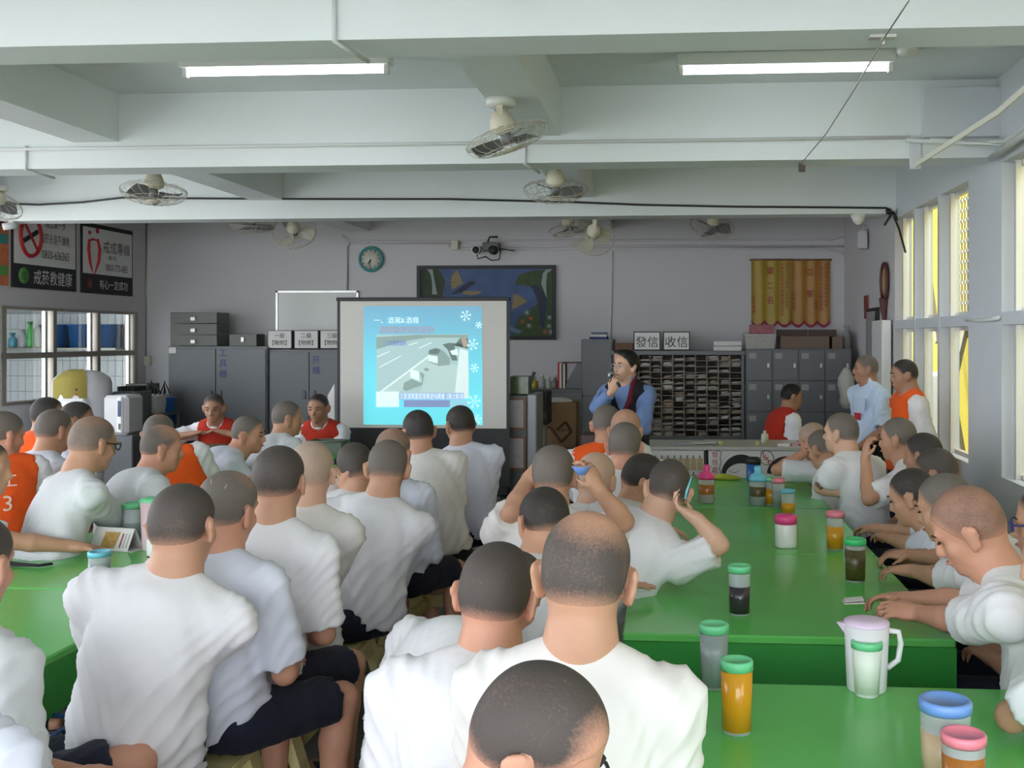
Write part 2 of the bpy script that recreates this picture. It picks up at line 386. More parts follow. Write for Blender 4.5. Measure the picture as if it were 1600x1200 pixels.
def person(label, px, top, d, face=0, lean=(0.05, 0.0), head=(0, 5, 0), hs=1.04, hair='dark', bald=(), skin='tan', shirt='tee', cloth_='white_cotton', fat=1.0, sw=0.182,
           R=None, Lh=None, legs=None, shorts='navy_shorts', stand=False, group='seated listeners', feat=False, glasses=None, hair_amt=1.0, long_hair=False, vox=None, seat=0.55, sleeve=0.86, seed=None, tall=1.0, vest_text=None, hand_vox=None, shrug=(0, 0), tattoo=None, scars=(), legspread=(10, 10), kneez=None):
    """px, top: where the top of the head shows; d: distance; face: where the chest points (degrees from the far wall, clockwise)"""
    sd = seed if seed is not None else int(px * 7 + top * 3 + d * 100)
    r_ = np.random.default_rng(abs(sd))
    h = vox or (0.0078 if d < 2.7 else 0.0092 if d < 3.8 else 0.0115 if d < 5.5 else 0.0135 if d < 7.4 else 0.015)
    A = head_axes(face + head[0], head[1], head[2])
    topp = at_d(px, top, d)
    H = topp - Z3 * 0.118 * hs * (0.75 + 0.25 * abs(A[2][2])) - A[1] * 0.0
    F0 = fdir(face); R0 = np.cross(F0, Z3)
    P = np.array([H[0], H[1], 0.0]) - F0 * lean[0] - R0 * lean[1]; P[2] = 0.86 * tall if stand else seat
    root_loc = np.array([P[0], P[1], 0.0])
    nu = nrm(nrm(H - P) + 0.8 * A[2])
    N_ = H - nu * 0.128 * hs - F0 * 0.030
    u = nrm(N_ - P); Rt = nrm(np.cross(F0, u)); f = np.cross(u, Rt); L = np.linalg.norm(N_ - P)
    slack = math.sqrt(max(0.0, 0.57**2 - L * L)) if L < 0.57 else 0
    bul = 0.02 if stand else min(0.085, 0.022 + 0.30 * slack)
    def sp(t): return P + (N_ - P) * t - f * bul * 4 * t * (1 - t) * (0.6 + 0.8 * t)
    AX = np.array([Rt, f, u])
    us = nrm(N_ - sp(0.7)); fs = np.cross(us, Rt); AS = np.array([Rt, fs, us])
    Ps = N_ - us * 0.098 + fs * 0.012
    S = {'R': Ps + Rt * sw + us * shrug[0], 'L': Ps - Rt * sw + us * shrug[1]}
    k_arm = 1.0
    l1, l2 = 0.285, 0.25
    arms = {}
    for side, spec in (('R', R), ('L', Lh)):
        sg = 1 if side == 'R' else -1
        if spec is None:
            if stand: spec = dict(t=S[side] - Z3 * 0.50 + F0 * 0.05 + R0 * sg * 0.05, hint=-F0, curl=0.5, pn=-R0 * sg)
            else:
                FL = fdir(legs[0]) if legs else F0
                spec = dict(t=np.array([P[0], P[1], seat + 0.10]) + FL * 0.24 + R0 * sg * 0.06, hint=R0 * sg * 0.35 - F0 * 0.35 - Z3 * 0.8, curl=0.5)
        spec = dict(spec)
        E, W = ik(S[side], np.array(spec['t'], float), l1, l2, spec.get('hint', R0 * sg * 0.6 - Z3))
        if 'e' in spec: E = np.array(spec['e'], float); W = np.array(spec['t'], float)
        arms[side] = (E, W, spec)
    # legs
    FL = fdir(legs[0]) if legs else F0
    RL = np.cross(FL, Z3); hips = {}; knees = {}; ank = {}; toes = {}
    for side, sg in (('R', 1), ('L', -1)):
        hp = P + RL * sg * 0.095 - Z3 * 0.02
        if stand:
            kn = hp + FL * 0.02 - Z3 * 0.40 * tall; an = np.array([kn[0], kn[1], 0.08]) - FL * 0.03; to = an + FL * 0.17 - Z3 * 0.04 + RL * sg * 0.04
        else:
            ang = (legs[0] if legs else face) + sg * legspread[0 if side == 'R' else 1]
            dv = fdir(ang); kz = 0.50 if kneez is None else kneez
            kn = hp + dv * 0.39; kn[2] = kz
            an = kn + fdir(ang) * (-0.04 if not legs or len(legs) < 2 else legs[1]); an[2] = 0.075; to = an + dv * 0.16 - Z3 * 0.035
        hips[side], knees[side], ank[side], toes[side] = hp, kn, an, to
    sm = skin_mat(skin)
    root = thing('person', label, 'person', root_loc, 0, group)
    O = root_loc
    # ---- skin, upper half
    pts = [H + A[2] * 0.14, H - A[2] * 0.14, H + A[1] * 0.14, H - A[1] * 0.14, N_, P] + [q for s_ in 'RL' for q in (S[s_], arms[s_][0], arms[s_][1])]
    for s_ in 'RL':
        E, W, spec = arms[s_]; fd = nrm(spec.get('fd', W - E)); pts += [W + fd * 0.2]
    pts = np.array(pts); lo = pts.min(0) - 0.115; hi = pts.max(0) + 0.115
    fl = Field(lo, hi, h)
    def hp_(p): return H + hs * (np.array(p) @ A)
    def rotz(ax, a):
        c, s_ = math.cos(a), math.sin(a); M = np.array([[c, s_, 0], [-s_, c, 0], [0, 0, 1]]); return M @ ax
    fl.ell(hp_((0, -0.012, 0.035)), A, np.array((0.079, 0.094, 0.083)) * hs, 0.0)
    fl.ell(hp_((0, -0.042, -0.008)), A, np.array((0.069, 0.060, 0.062)) * hs, 0.03)
    fl.ell(hp_((0, 0.030, -0.040)), A, np.array((0.060, 0.058, 0.074)) * hs, 0.025)
    fl.ell(hp_((0, 0.062, -0.094)), A, np.array((0.026, 0.024, 0.020)) * hs, 0.03)
    for sg in (-1, 1):
        fl.ell(hp_((sg * 0.043, 0.052, -0.028)), A, np.array((0.022, 0.022, 0.02)) * hs, 0.02)
        if h < 0.0125 or feat:
            fl.ell(hp_((sg * 0.033, 0.100, 0.006)), A, np.array((0.017, 0.016, 0.011)) * hs, 0.012, neg=True)
        # ear
        Ae = rotz(A, sg * 0.42)
        fl.ell(hp_((sg * 0.086, -0.012, -0.012)), Ae, np.array((max(0.0095, h * 0.9), 0.022, 0.036)) * hs, 0.008)
        fl.ell(hp_((sg * 0.090, -0.019, 0.004)), Ae, np.array((max(0.008, h * 0.9), 0.024, 0.022)) * hs, 0.006)
        fl.ell(hp_((sg * 0.083, -0.004, -0.038)), Ae, np.array((max(0.0085, h * 0.9), 0.010, 0.012)) * hs, 0.006)
    fl.cone(hp_((-0.036, 0.074, 0.024)), hp_((0.036, 0.074, 0.024)), 0.012 * hs, 0.012 * hs, 0.02)
    fl.cone(hp_((0, 0.088, 0.014)), hp_((0, 0.102, -0.026)), 0.007 * hs, 0.013 * hs, 0.012)
    fl.ell(hp_((0, 0.093, -0.032)), A, np.array((0.020, 0.012, 0.010)) * hs, 0.008)
    fl.ell(hp_((0, 0.086, -0.062)), A, np.array((0.024, 0.010, 0.010)) * hs, 0.012)
    # neck
    fl.cone(hp_((0, -0.022, -0.045)), N_ + nu * 0.02, 0.060 * hs, 0.062 * math.sqrt(fat), 0.03)
    fl.cone(N_ + nu * 0.03, N_ - us * 0.03, 0.060 * math.sqrt(fat), 0.064, 0.03)
    for sg in (-1, 1): fl.cone(N_ - us * 0.025 + Rt * sg * 0.02, S['R' if sg > 0 else 'L'], 0.040, 0.038, 0.03)
    # core under the shirt
    fl.cone(N_, sp(0.55), 0.07, 0.085, 0.03); fl.cone(sp(0.55), P, 0.085, 0.09, 0.03)
    fl.cone(S['L'], S['R'], 0.048, 0.048, 0.03)
    for s_ in 'RL':
        E, W, spec = arms[s_]; sg = 1 if s_ == 'R' else -1
        m1 = S[s_] + (E - S[s_]) * 0.5
        fl.cone(S[s_], m1, 0.050, 0.047, 0.02); fl.cone(m1, E, 0.047, 0.038, 0.015)
        m2 = E + (W - E) * 0.3
        fl.cone(E, m2, 0.038, 0.041, 0.012); fl.cone(m2, W, 0.041, 0.027, 0.012)
        fa = nrm(W - E); fd = nrm(spec.get('fd', fa)); pn = np.asarray(spec.get('pn', -Z3), float); pn = nrm(pn - fd * (pn @ fd))
        th = np.cross(fd, pn) * sg; cu = spec.get('curl', 0.25); fr = max(0.0085, 0.72 * h)
        AH = np.array([th, fd, pn])
        fl.ell(W + fd * 0.048, AH, (0.041, 0.056, max(0.017, 1.3 * h)), 0.012)
        fl.cone(W, W + fd * 0.04, 0.027, 0.024, 0.012)
        for i, (o_, ln, b_) in enumerate(((0.031, 0.072, 0.088), (0.0105, 0.080, 0.093), (-0.0105, 0.075, 0.090), (-0.031, 0.060, 0.082))):
            q = W + fd * b_ + th * o_; dd = fd + th * o_ * 2.2; a_ = 0.0
            for j, (sl_, an_) in enumerate(((0.45, 0.55), (0.30, 0.9), (0.25, 0.6))):
                a_ += cu * an_ * 1.5; v = nrm(nrm(dd) * math.cos(a_) + pn * math.sin(a_)); q2 = q + v * ln * sl_
                fl.cone(q, q2, fr * (1.0 - 0.06 * j), fr * (0.94 - 0.06 * j), 0.004); q = q2
        q = W + fd * 0.022 + th * 0.024; v = nrm(fd * 0.75 + th * 0.75 + pn * 0.35 * (0.5 + cu)); q2 = q + v * 0.045
        fl.cone(q, q2, fr * 1.45, fr * 1.2, 0.008); v2 = nrm(fd * 1.0 + th * (0.35 - 0.5 * cu) + pn * (0.2 + 0.5 * cu)); q3 = q2 + v2 * 0.032; fl.cone(q2, q3, fr * 1.15, fr * 0.95, 0.004)
    V, F = fl.mesh()
    # ---- skin, lower half
    hl = max(h * 1.5, 0.013)
    pts = np.array([q for D in (hips, knees, ank, toes) for q in D.values()]); g = Field(pts.min(0) - 0.12, pts.max(0) + 0.12, hl)
    for s_ in 'RL':
        g.cone(hips[s_], knees[s_], 0.078, 0.058, 0.0); mc = knees[s_] + (ank[s_] - knees[s_]) * 0.32 - FL * 0.015
        g.cone(knees[s_], mc, 0.055, 0.053, 0.02); g.cone(mc, ank[s_], 0.053, 0.036, 0.02)
        g.cone(ank[s_] - FL * 0.03 - Z3 * 0.03, toes[s_], 0.036, 0.030, 0.02)
    g.cone(hips['L'], hips['R'], 0.08, 0.08, 0.03)
    V2, F2 = g.mesh()
    body = np_mesh('body', np.concatenate([V, V2]) - O, np.concatenate([F, F2 + len(V)]), sm, root)
    # ---- hair
    if hair:
        hh = h * 0.9; f3 = Field(H - 0.16 * hs, H + 0.16 * hs, hh); e = 0.0035 if not long_hair else 0.016
        f3.ell(hp_((0, -0.012, 0.035)), A, np.array((0.079, 0.094, 0.083)) * hs + e, 0.0)
        f3.ell(hp_((0, -0.042, -0.008)), A, np.array((0.069, 0.060, 0.062)) * hs + e, 0.03)
        f3.ell(hp_((0, 0.030, -0.040)), A, np.array((0.060, 0.058, 0.074)) * hs + e * 0.5, 0.025)
        if long_hair:
            f3.ell(hp_((0.01, 0.045, 0.105)), A, np.array((0.062, 0.05, 0.026)) * hs, 0.03)
        X = np.stack(np.meshgrid(*f3.ax, indexing='ij'), -1).reshape(-1, 3) - H
        loc = (X @ A.T) / hs
        zm = np.interp(loc[:, 1], HZ_Y, HZ_Z)
        cl = ((zm - loc[:, 2]) * 0.6 * hs).reshape(f3.a.shape)
        f3.a = np.maximum(f3.a, cl.astype(np.float32))
        V3, F3 = f3.mesh(); lp = ((V3 - H) @ A.T) / hs
        zm = np.interp(lp[:, 1], HZ_Y, HZ_Z); den = np.clip((lp[:, 2] - zm) / 0.045, 0, 1) ** 0.8
        den = den * den * (3 - 2 * den)
        if long_hair: den = np.clip(den * 3, 0, 1)
        for (bx, by, bz, br, ba) in bald:
            q = np.sqrt(((lp - np.array((bx, by, bz)))**2).sum(1)); den *= 1 - ba * np.clip(1.35 - q / br, 0, 1)
        np_mesh('hair', V3 - O, F3, hair_mat(skin, hair), root, {'dens': den * hair_amt})
    # ---- shirt
    hc = h * 1.25
    def torso(fd_, e, dn=0.0, wide=1.0):
        fd_.ell(sp(-0.02), AX, np.array((0.165 * fat, 0.128 * fat, 0.15)) + e, 0.0)
        fd_.ell(sp(0.25), AX, np.array((0.160 * fat, 0.120 * fat, 0.17)) + e, 0.06)
        fd_.ell(sp(0.58), AX, np.array((0.166 * wide, 0.114 * (0.5 + 0.5 * fat), 0.17)) + e, 0.06)
        fd_.ell(sp(0.80), AS, np.array((0.158 * wide, 0.098, 0.11)) + e, 0.05)
        fd_.cone(S['L'], S['R'], 0.056 + e, 0.056 + e, 0.04)
        for s__ in 'RL': fd_.cone(N_ - us * 0.018 + Rt * (0.025 if s__ == 'R' else -0.025), S[s__] + us * 0.012, 0.046 + e, 0.046 + e, 0.04)
    def clothmesh(fld, amp, m, name, parent):
        V, F = fld.mesh(); n = vnormals(V, F); q = V - sp(0.4); a_ = q @ Rt; b_ = q @ u; c_ = q @ f
        ph = r_.uniform(0, 6.28, 6)
        w1 = np.sin((np.abs(a_ + 0.03 * np.sin(ph[5])) * 0.95 - 0.6 * b_) * 2 * math.pi / 0.085 + ph[0] + 1.3 * np.sin(b_ * 14 + ph[1]) + 1.1 * np.sin(a_ * 17 + ph[2]))
        w2 = np.sin((a_ * 0.9 + 0.25 * b_ + c_ * 0.8) * 2 * math.pi / 0.12 + ph[3] + 1.2 * np.sin(b_ * 9 + ph[4]))
        low = np.clip((0.20 - b_) / 0.30, 0, 1); side = np.clip((np.abs(a_) - 0.08) / 0.09, 0, 1)
        wgt = 0.18 + 0.82 * np.maximum(low, side * 0.8)
        wgt *= np.clip((np.linalg.norm(V - N_, axis=1) - 0.10) / 0.06, 0, 1)
        rid = 1 - np.abs(w1) ** 0.8
        V = V + n * ((rid * 1.2 - 0.5) * wgt + 0.6 * w2 * wgt)[:, None] * amp
        return np_mesh(name, V - O, F, m, parent)
    def sleeves(fld, frac, e, r0=0.062, r1=0.070):
        for s__ in 'RL':
            E, W, _ = arms[s__]
            if frac <= 1.0: fld.cone(S[s__], S[s__] + (E - S[s__]) * frac, r0 + e, r1 + e, 0.035, flat=True)
            else:
                fld.cone(S[s__], E, r0 + e, 0.053 + e, 0.035); fld.cone(E, E + (W - E) * (frac - 1), 0.052 + e, 0.038 + e, 0.02, flat=True)
    def field(ex=0.0):
        pts = [P - u * 0.12, N_, S['R'], S['L']] + [sp(0.0) - Rt * 0.15, sp(0.0) + Rt * 0.15, sp(0.3) + f * 0.1, sp(0.6) - f * 0.1]
        for s__ in 'RL':
            pts.append(arms[s__][0])
            if sleeve > 1: pts.append(arms[s__][1])
        pts = np.array(pts); return Field(pts.min(0) - 0.16, pts.max(0) + 0.13, hc)
    fd1 = field(); torso(fd1, 0.010); sleeves(fd1, sleeve, 0.006)
    fd1.plane(P - u * (0.045 if not stand else 0.05), -u)
    sh = clothmesh(fd1, 0.0075 if hc < 0.013 else 0.008, MATS[cloth_], 'shirt', root)
    # collar
    nf = math.sqrt(fat); cc = N_ + us * 0.022 + nu * 0.008 + fs * 0.006; mb = MB(); cn = nrm(us * 0.97 + fs * 0.25); cr = nrm(np.cross(fs, cn)); cf = np.cross(cn, cr)
    if shirt in ('tee', 'vest'):
        ax_ = nrm(us * 0.9 + nu * 0.35); c1 = N_ + fs * 0.004; n_ = 26; e1 = nrm(np.cross(fs, ax_)); e2 = np.cross(ax_, e1); Pv = []
        for hh_, rr_ in ((-0.02, 0.0725), (0.030, 0.0690), (0.040, 0.0675), (0.043, 0.0650), (0.036, 0.0620), (0.0, 0.060)):
            for q_ in range(n_):
                a_ = 2 * math.pi * q_ / n_; Pv.append(c1 - O + ax_ * (hh_ - 0.016 * math.sin(a_) * (1 if hh_ > 0.0 else 0)) + (e1 * math.cos(a_) + e2 * math.sin(a_)) * (rr_ * nf))
        mb.add(Pv, [(r * n_ + q_, r * n_ + (q_ + 1) % n_, (r + 1) * n_ + (q_ + 1) % n_, (r + 1) * n_ + q_) for r in range(5) for q_ in range(n_)], True)
        mb.build('collar', MATS[cloth_], sh)
    else:
        for sg in (-1, 1):
            pts = [cc + cf * 0.078 - cn * 0.045 + cr * sg * 0.02, cc + cf * 0.075 - cn * 0.005 + cr * sg * 0.012, cc + cr * sg * 0.070 + cn * 0.035 + cf * 0.02, cc - cf * 0.068 + cn * 0.045, cc - cf * 0.074 + cn * 0.005, cc + cr * sg * 0.085 + cn * 0.0 + cf * 0.01, cc + cf * 0.085 - cn * 0.065 + cr * sg * 0.055]
            mb.add([p - O for p in pts], [(0, 1, 2, 6), (2, 5, 6), (2, 3, 4, 5)])
        mb.build('collar', MATS[cloth_], sh)
    if shirt == 'vest' or shirt == 'openvest':
        f4 = field(); torso(f4, 0.020)
        for s__ in 'RL':
            E = arms[s__][0]; dirr = nrm(S[s__] - Ps)
            f4.cone(S[s__] + dirr * 0.035 + us * 0.07, S[s__] + dirr * 0.045 - us * 0.14, 0.060, 0.066, 0.01, neg=True)
            f4.cone(S[s__] + dirr * 0.05, S[s__] + dirr * 0.10 - us * 0.1, 0.085, 0.085, 0.01, neg=True)
        f4.plane(P - u * 0.075, -u)
        f4.cone(N_ + us * 0.03 + fs * 0.02, N_ + nu * 0.16 + fs * 0.05, 0.074, 0.10, 0.01, neg=True)
        if shirt == 'openvest':
            f4.cone(sp(0.95) + fs * 0.13, sp(0.5) + f * 0.18, 0.085, 0.03, 0.01, neg=True)
        v = clothmesh(f4, 0.003, MATS[vest_col(shirt, cloth_, group, label)], 'vest', root)
        if vest_text:
            Vv = np.array([q.co[:] for q in v.data.vertices]) + O
            for s_, a_, b_, size in vest_text:
                base = sp(0.6) + Rt * a_ + u * b_
                loc_ = Vv - base; sel = (np.abs(loc_ @ Rt) < size * 0.6) & (np.abs(loc_ @ u) < size * 0.6) & (loc_ @ f < 0)
                dep = (loc_[sel] @ f).min() if sel.any() else -0.14
                text(s_, size, base + f * (dep - (0.030 if s_ != '3' else 0.010)) - O, Rt, u, mat('vest_print', (0.75, 0.6, 0.5), rough=0.8), v, 'printed_mark')
    # ---- shorts or trousers
    f5p = np.array([q for D in ((hips, knees, ank) if stand else (hips, knees)) for q in D.values()] + [P + u * 0.12]); f5 = Field(f5p.min(0) - 0.16, f5p.max(0) + 0.16, max(hc, 0.013))
    f5.ell(P + u * 0.01, AX, (0.166 * fat, 0.128 * fat, 0.13), 0.0)
    for s_ in 'RL':
        if stand:
            f5.cone(hips[s_], knees[s_], 0.098, 0.078, 0.03); f5.cone(knees[s_], ank[s_], 0.078, 0.066, 0.02, flat=True)
        else:
            f5.cone(hips[s_], hips[s_] + (knees[s_] - hips[s_]) * 0.88, 0.100 * (0.5 + 0.5 * fat), 0.088, 0.04, flat=True)
    if not stand: f5.plane(np.array([0, 0, 0.452 if seat > 0.5 else 0.3]), -Z3)
    clothmesh(f5, 0.004, MATS[shorts], 'trousers' if stand else 'shorts', root)
    for s_ in 'RL':
        if d < 5 or stand:
            mb = MB(); a_ = ank[s_] - FL * 0.06; b_ = toes[s_] + FL * 0.05; a_ = np.array([a_[0], a_[1], 0.012]); b_ = np.array([b_[0], b_[1], 0.012])
            mb.bar(a_ - O, b_ - O, 0.09, 0.022); mid = a_ + (b_ - a_) * 0.68; rr = nrm(np.cross(b_ - a_, Z3))
            mb.tube([mid - rr * 0.045 - O, mid - rr * 0.03 + Z3 * 0.05 - O, mid + rr * 0.03 + Z3 * 0.05 - O, mid + rr * 0.045 - O], 0.012, 6)
            mb.build('slipper', MATS['slipper'] if not stand else MATS['black_plastic'], root)
    # ---- ink and scars on the skin
    if tattoo:
        s_, seg, t0, t1 = tattoo; E, W, _ = arms[s_]; a_, b_ = (E, W) if seg == 'fore' else (S[s_], E)
        r0, r1 = (0.0435, 0.036) if seg == 'fore' else (0.0495, 0.0435)
        f6 = Field(np.minimum(a_, b_) - 0.08, np.maximum(a_, b_) + 0.08, 0.008)
        f6.cone(a_ + (b_ - a_) * t0, a_ + (b_ - a_) * t1, r0, r1, 0.0, flat=True); dn = nrm(b_ - a_); f6.plane(a_ + (b_ - a_) * t0, -dn)
        V6, F6 = f6.mesh(); tm_ = mat('tattooed_skin', (0.22, 0.14, 0.11), rough=0.55, var=0.2, scale=30, dark=(0.06, 0.06, 0.075), dscale=45, damt=0.9)
        np_mesh('tattoo', V6 - O, F6, tm_, root)
    for P_ in scars:
        mb = MB(); c0 = np.array((0, -0.012, 0.035)); rad_ = np.array((0.0826, 0.0977, 0.0867))
        mb.tube([hp_(c0 + nrm(np.array(q)) * rad_ * 1.0) - O for q in P_], [0.0012, 0.0022, 0.001], 6)
        mb.build('scar', mat('pale_scar', (0.45, 0.32, 0.24), rough=0.6), root)
    # ---- face details
    if feat:
        for sg in (-1, 1):
            ef = Field(hp_((sg * 0.033, 0.08, 0.006)) - 0.03, hp_((sg * 0.033, 0.08, 0.006)) + 0.03, 0.0025)
            ef.ell(hp_((sg * 0.033, 0.0835, 0.005)), A, np.array((0.0125, 0.006, 0.0042)) * hs, 0)
            V, F = ef.mesh(); np_mesh('eye', V - O, F, MATS['eye_dark'], root)
            mb = MB(); mb.tube([hp_((sg * 0.016, 0.089, 0.026)) - O, hp_((sg * 0.033, 0.090, 0.031)) - O, hp_((sg * 0.052, 0.078, 0.027)) - O], [0.003, 0.0042, 0.002], 6)
            mb.build('eyebrow', MATS['brow_hair'], root)
        mb = MB(); mb.tube([hp_((-0.024, 0.084, -0.062)) - O, hp_((-0.008, 0.097, -0.060)) - O, hp_((0.008, 0.097, -0.060)) - O, hp_((0.024, 0.084, -0.062)) - O], [0.003, 0.0055, 0.0055, 0.003], 6)
        mb.build('lip', MATS['lip'], root)
    if glasses:
        mb = MB(); r = 0.0022 if glasses == 'wire_metal' else 0.0035
        for sg in (-1, 1):
            mb.tube([hp_((sg * (0.034 + 0.026 * math.cos(t)), 0.104 - 0.012 * abs(math.cos(t)) * (1 if math.cos(t) > 0 else 0), 0.004 + 0.018 * math.sin(t))) - O for t in np.linspace(0, 2 * math.pi, 16, endpoint=False)], r, 5, closed=True)
            mb.tube([hp_((sg * 0.060, 0.094, 0.010)) - O, hp_((sg * 0.080, 0.06, 0.010)) - O, hp_((sg * 0.086, 0.0, 0.006)) - O, hp_((sg * 0.086, -0.025, -0.012)) - O], r, 5)
        mb.tube([hp_((-0.009, 0.108, 0.010)) - O, hp_((0.009, 0.108, 0.010)) - O], r, 5)
        mb.build('glasses', MATS[glasses], root)
    INFO = dict(root=root, H=H, A=A, N=N_, P=P, S=S, arms=arms, sp=sp, Rt=Rt, u=u, f=f, us=us, fs=fs, O=O, hs=hs)
    return INFO
VEST = {}
def vest_col(shirt, cl, group, label):
    return 'black_vest' if shirt == 'openvest' else ('red_vest' if 'red vest' in label else 'orange_vest')

# ------------------------------------------------------------------ the room
M_wall = mat('painted_wall', (0.55, 0.535, 0.55), rough=0.8, var=0.03, scale=1.5, bump=0.08, bscale=40)
M_ceil = mat('painted_ceiling', (0.755, 0.80, 0.80), rough=0.75, var=0.03, scale=1.2, bump=0.06, bscale=30, dark=(0.63, 0.67, 0.665), dscale=0.8, damt=0.35)
M_frame = mat('painted_frame', (0.62, 0.65, 0.69), rough=0.55, var=0.03, bump=0.04)
M_alu = mat('aluminium', (0.70, 0.69, 0.66), rough=0.35, metal=0.55, var=0.05)
M_dalu = mat('dull_aluminium', (0.34, 0.31, 0.27), rough=0.4, metal=0.6, var=0.12)
M_pipe = mat('painted_pipe', (0.66, 0.68, 0.67), rough=0.6)
M_floor = mat('pebble_floor', (0.115, 0.11, 0.105), rough=0.55, var=0.55, scale=55, bump=0.25, bscale=70, dark=(0.05, 0.048, 0.045), dscale=9, damt=0.7, coord='Object')
def glass_mat(name, tint=(0.97, 0.99, 0.98), refl=0.10):
    m = bpy.data.materials.new(name); m.use_nodes = True; nt = m.node_tree; N = nt.nodes
    for n in list(N): N.remove(n)
    o = N.new('ShaderNodeOutputMaterial'); mx = N.new('ShaderNodeMixShader'); t = N.new('ShaderNodeBsdfTransparent'); g = N.new('ShaderNodeBsdfGlossy')
    t.inputs[0].default_value = (*tint, 1); g.inputs['Roughness'].default_value = 0.04; fr = N.new('ShaderNodeLayerWeight'); fr.inputs[0].default_value = 0.2
    mp = N.new('ShaderNodeMapRange'); mp.inputs['To Min'].default_value = refl * 0.4; mp.inputs['To Max'].default_value = refl * 3
    nt.links.new(fr.outputs['Fresnel'], mp.inputs['Value']); nt.links.new(mp.outputs[0], mx.inputs[0])
    nt.links.new(t.outputs[0], mx.inputs[1]); nt.links.new(g.outputs[0], mx.inputs[2]); nt.links.new(mx.outputs[0], o.inputs[0]); MATS[name] = m; return m
M_glass = glass_mat('window_glass', refl=0.03)
XR, XL, YB = 2.10, -6.73, 12.70
ZC, ZB, ZL = 3.43, 2.92, 3.10

struct('floor', box((XL - 0.3, -3.5, -0.10), (XR + 0.16, YB + 0.2, 0.0)), M_floor)
struct('ground', box((-30, -30, -0.35), (30, 34, -0.101)), mat('ground_concrete', (0.42, 0.42, 0.40), rough=0.9, var=0.1, scale=1))
struct('ceiling', box((XL - 0.3, -3.5, ZC), (XR + 0.16, YB + 0.2, ZC + 0.15)), M_ceil)
struct('wall_back', box((XL - 2.6, YB, 0), (XR + 0.16, YB + 0.2, ZC)), M_wall)
# beams, across and along
for y0, y1 in ((1.0, 1.28), (3.94, 4.20), (6.80, 7.08), (9.80, 10.08)):
    struct('trim_cross_beam', box((XL - 0.3, y0, ZB), (XR, y1, ZC - 0.001)), M_ceil)
for x0, x1 in ((-1.05, -0.745), (-4.12, -3.80)):
    prev = -3.5
    for y0, y1 in ((1.28, 3.94), (4.20, 6.80), (7.08, 9.80), (10.08, YB)):
        struct('trim_long_beam', box((x0, y0 + 0.001, ZL), (x1, y1 - 0.001, ZC - 0.001)), M_ceil)
# right wall with its windows
def rwall(y0, y1, z0, z1, name='wall_right', m=M_frame): return struct(name, box((XR, y0, z0), (XR + 0.16, y1, z1)), m)
rwall(9.84, YB, 0, ZC, m=M_wall)
WZ0, WZ1, WM0, WM1 = 0.86, 2.87, 1.835, 1.915
rwall(-3.5, 9.84, WZ1, ZC - 0.001); rwall(-3.5, 9.84, 0.0, WZ0)
for y0, y1 in ((6.70, 7.44), (3.75, 4.35), (0.8, 1.4), (-3.5, -2.9)): rwall(y0, y1, WZ0, WZ1)
wi = 1
for y0, y1, nm in ((7.44, 9.84, (8.24, 9.06)), (4.35, 6.70, (5.13, 5.92)), (1.40, 3.75, (2.18, 2.97)), (-2.9, 0.8, (-1.7, -0.5))):
    b = MB(); b.box((XR + 0.0, y0, WM0), (XR + 0.14, y1, WM1))
    wd = struct('window_%d' % wi, b, M_frame); wi += 1
    ys = [y0] + list(nm) + [y1]
    for y in nm: box((XR - 0.004, y - 0.03, WZ0), (XR + 0.15, y + 0.03, WZ1)).build('mullion', M_frame, wd)
    for i in range(3):
        a, c = ys[i] + (0.03 if i else 0), ys[i + 1] - (0.03 if i < 2 else 0)
        for z0, z1 in ((WZ0, WM0), (WM1, WZ1)):
            fr = MB()
            for ya, yb, za, zb in ((a, a + 0.035, z0, z1), (c - 0.035, c, z0, z1), (a + 0.035, c - 0.035, z0, z0 + 0.03), (a + 0.035, c - 0.035, z1 - 0.03, z1)):
                fr.box((XR + 0.085, ya, za), (XR + 0.125, yb, zb))
            s = fr.build('sash', M_alu, wd)
            # the far leaf is slid half open: a second stile stands part way along
            box((XR + 0.05, c - 0.12, z0 + 0.001), (XR + 0.084, c - 0.085, z1 - 0.001)).build('stile', M_alu, s)
            box((XR + 0.102, a + 0.035, z0 + 0.03), (XR + 0.106, c - 0.035, z1 - 0.03)).build('pane', M_glass, s)
# left side: solid wall with a hatch into the washroom at the far end, open arcade with piers before it
struct('wall_left_far', MB().box((XL - 0.16, 9.75, 0), (XL, YB, 1.06)).box((XL - 0.16, 9.75, 2.075), (XL, YB, ZC)).box((XL - 0.16, 12.47, 1.06), (XL, YB, 2.075)).box((XL - 0.16, 9.75, 1.06), (XL, 9.86, 2.075)), M_wall)
struct('wall_left_near', MB().box((XL - 0.3, -3.5, 3.0), (XL, 9.75, ZC)).box((XL - 0.3, -3.5, 0), (XL, 9.75, 0.85)), M_frame)
for y0, y1 in ((6.6, 7.1), (3.8, 4.3), (0.9, 1.4), (-3.5, -3.0)): struct('wall_left_pier', box((XL - 0.3, y0, 0.85), (XL, y1, 3.0)), M_frame)
b = MB().box((XL - 0.12, 9.86, 1.535), (XL + 0.01, 12.47, 1.595))
wd = struct('window_%d' % wi, b, M_dalu)
for y in (9.89, 10.74, 11.60, 12.44):
    box((XL - 0.12, y - 0.03, 1.06), (XL + 0.012, y + 0.03, 2.075)).build('mullion', M_dalu, wd)
for y in (10.62, 11.48, 12.32):
    box((XL - 0.05, y - 0.022, 1.10), (XL - 0.012, y + 0.022, 2.04)).build('stile', M_alu, wd)
for z in (1.06, 2.045): box((XL - 0.12, 9.92, z), (XL + 0.008, 12.41, z + 0.03)).build('rail', M_dalu, wd)
M_lglass = glass_mat('hatch_glass', (0.90, 0.93, 0.92), 0.06)
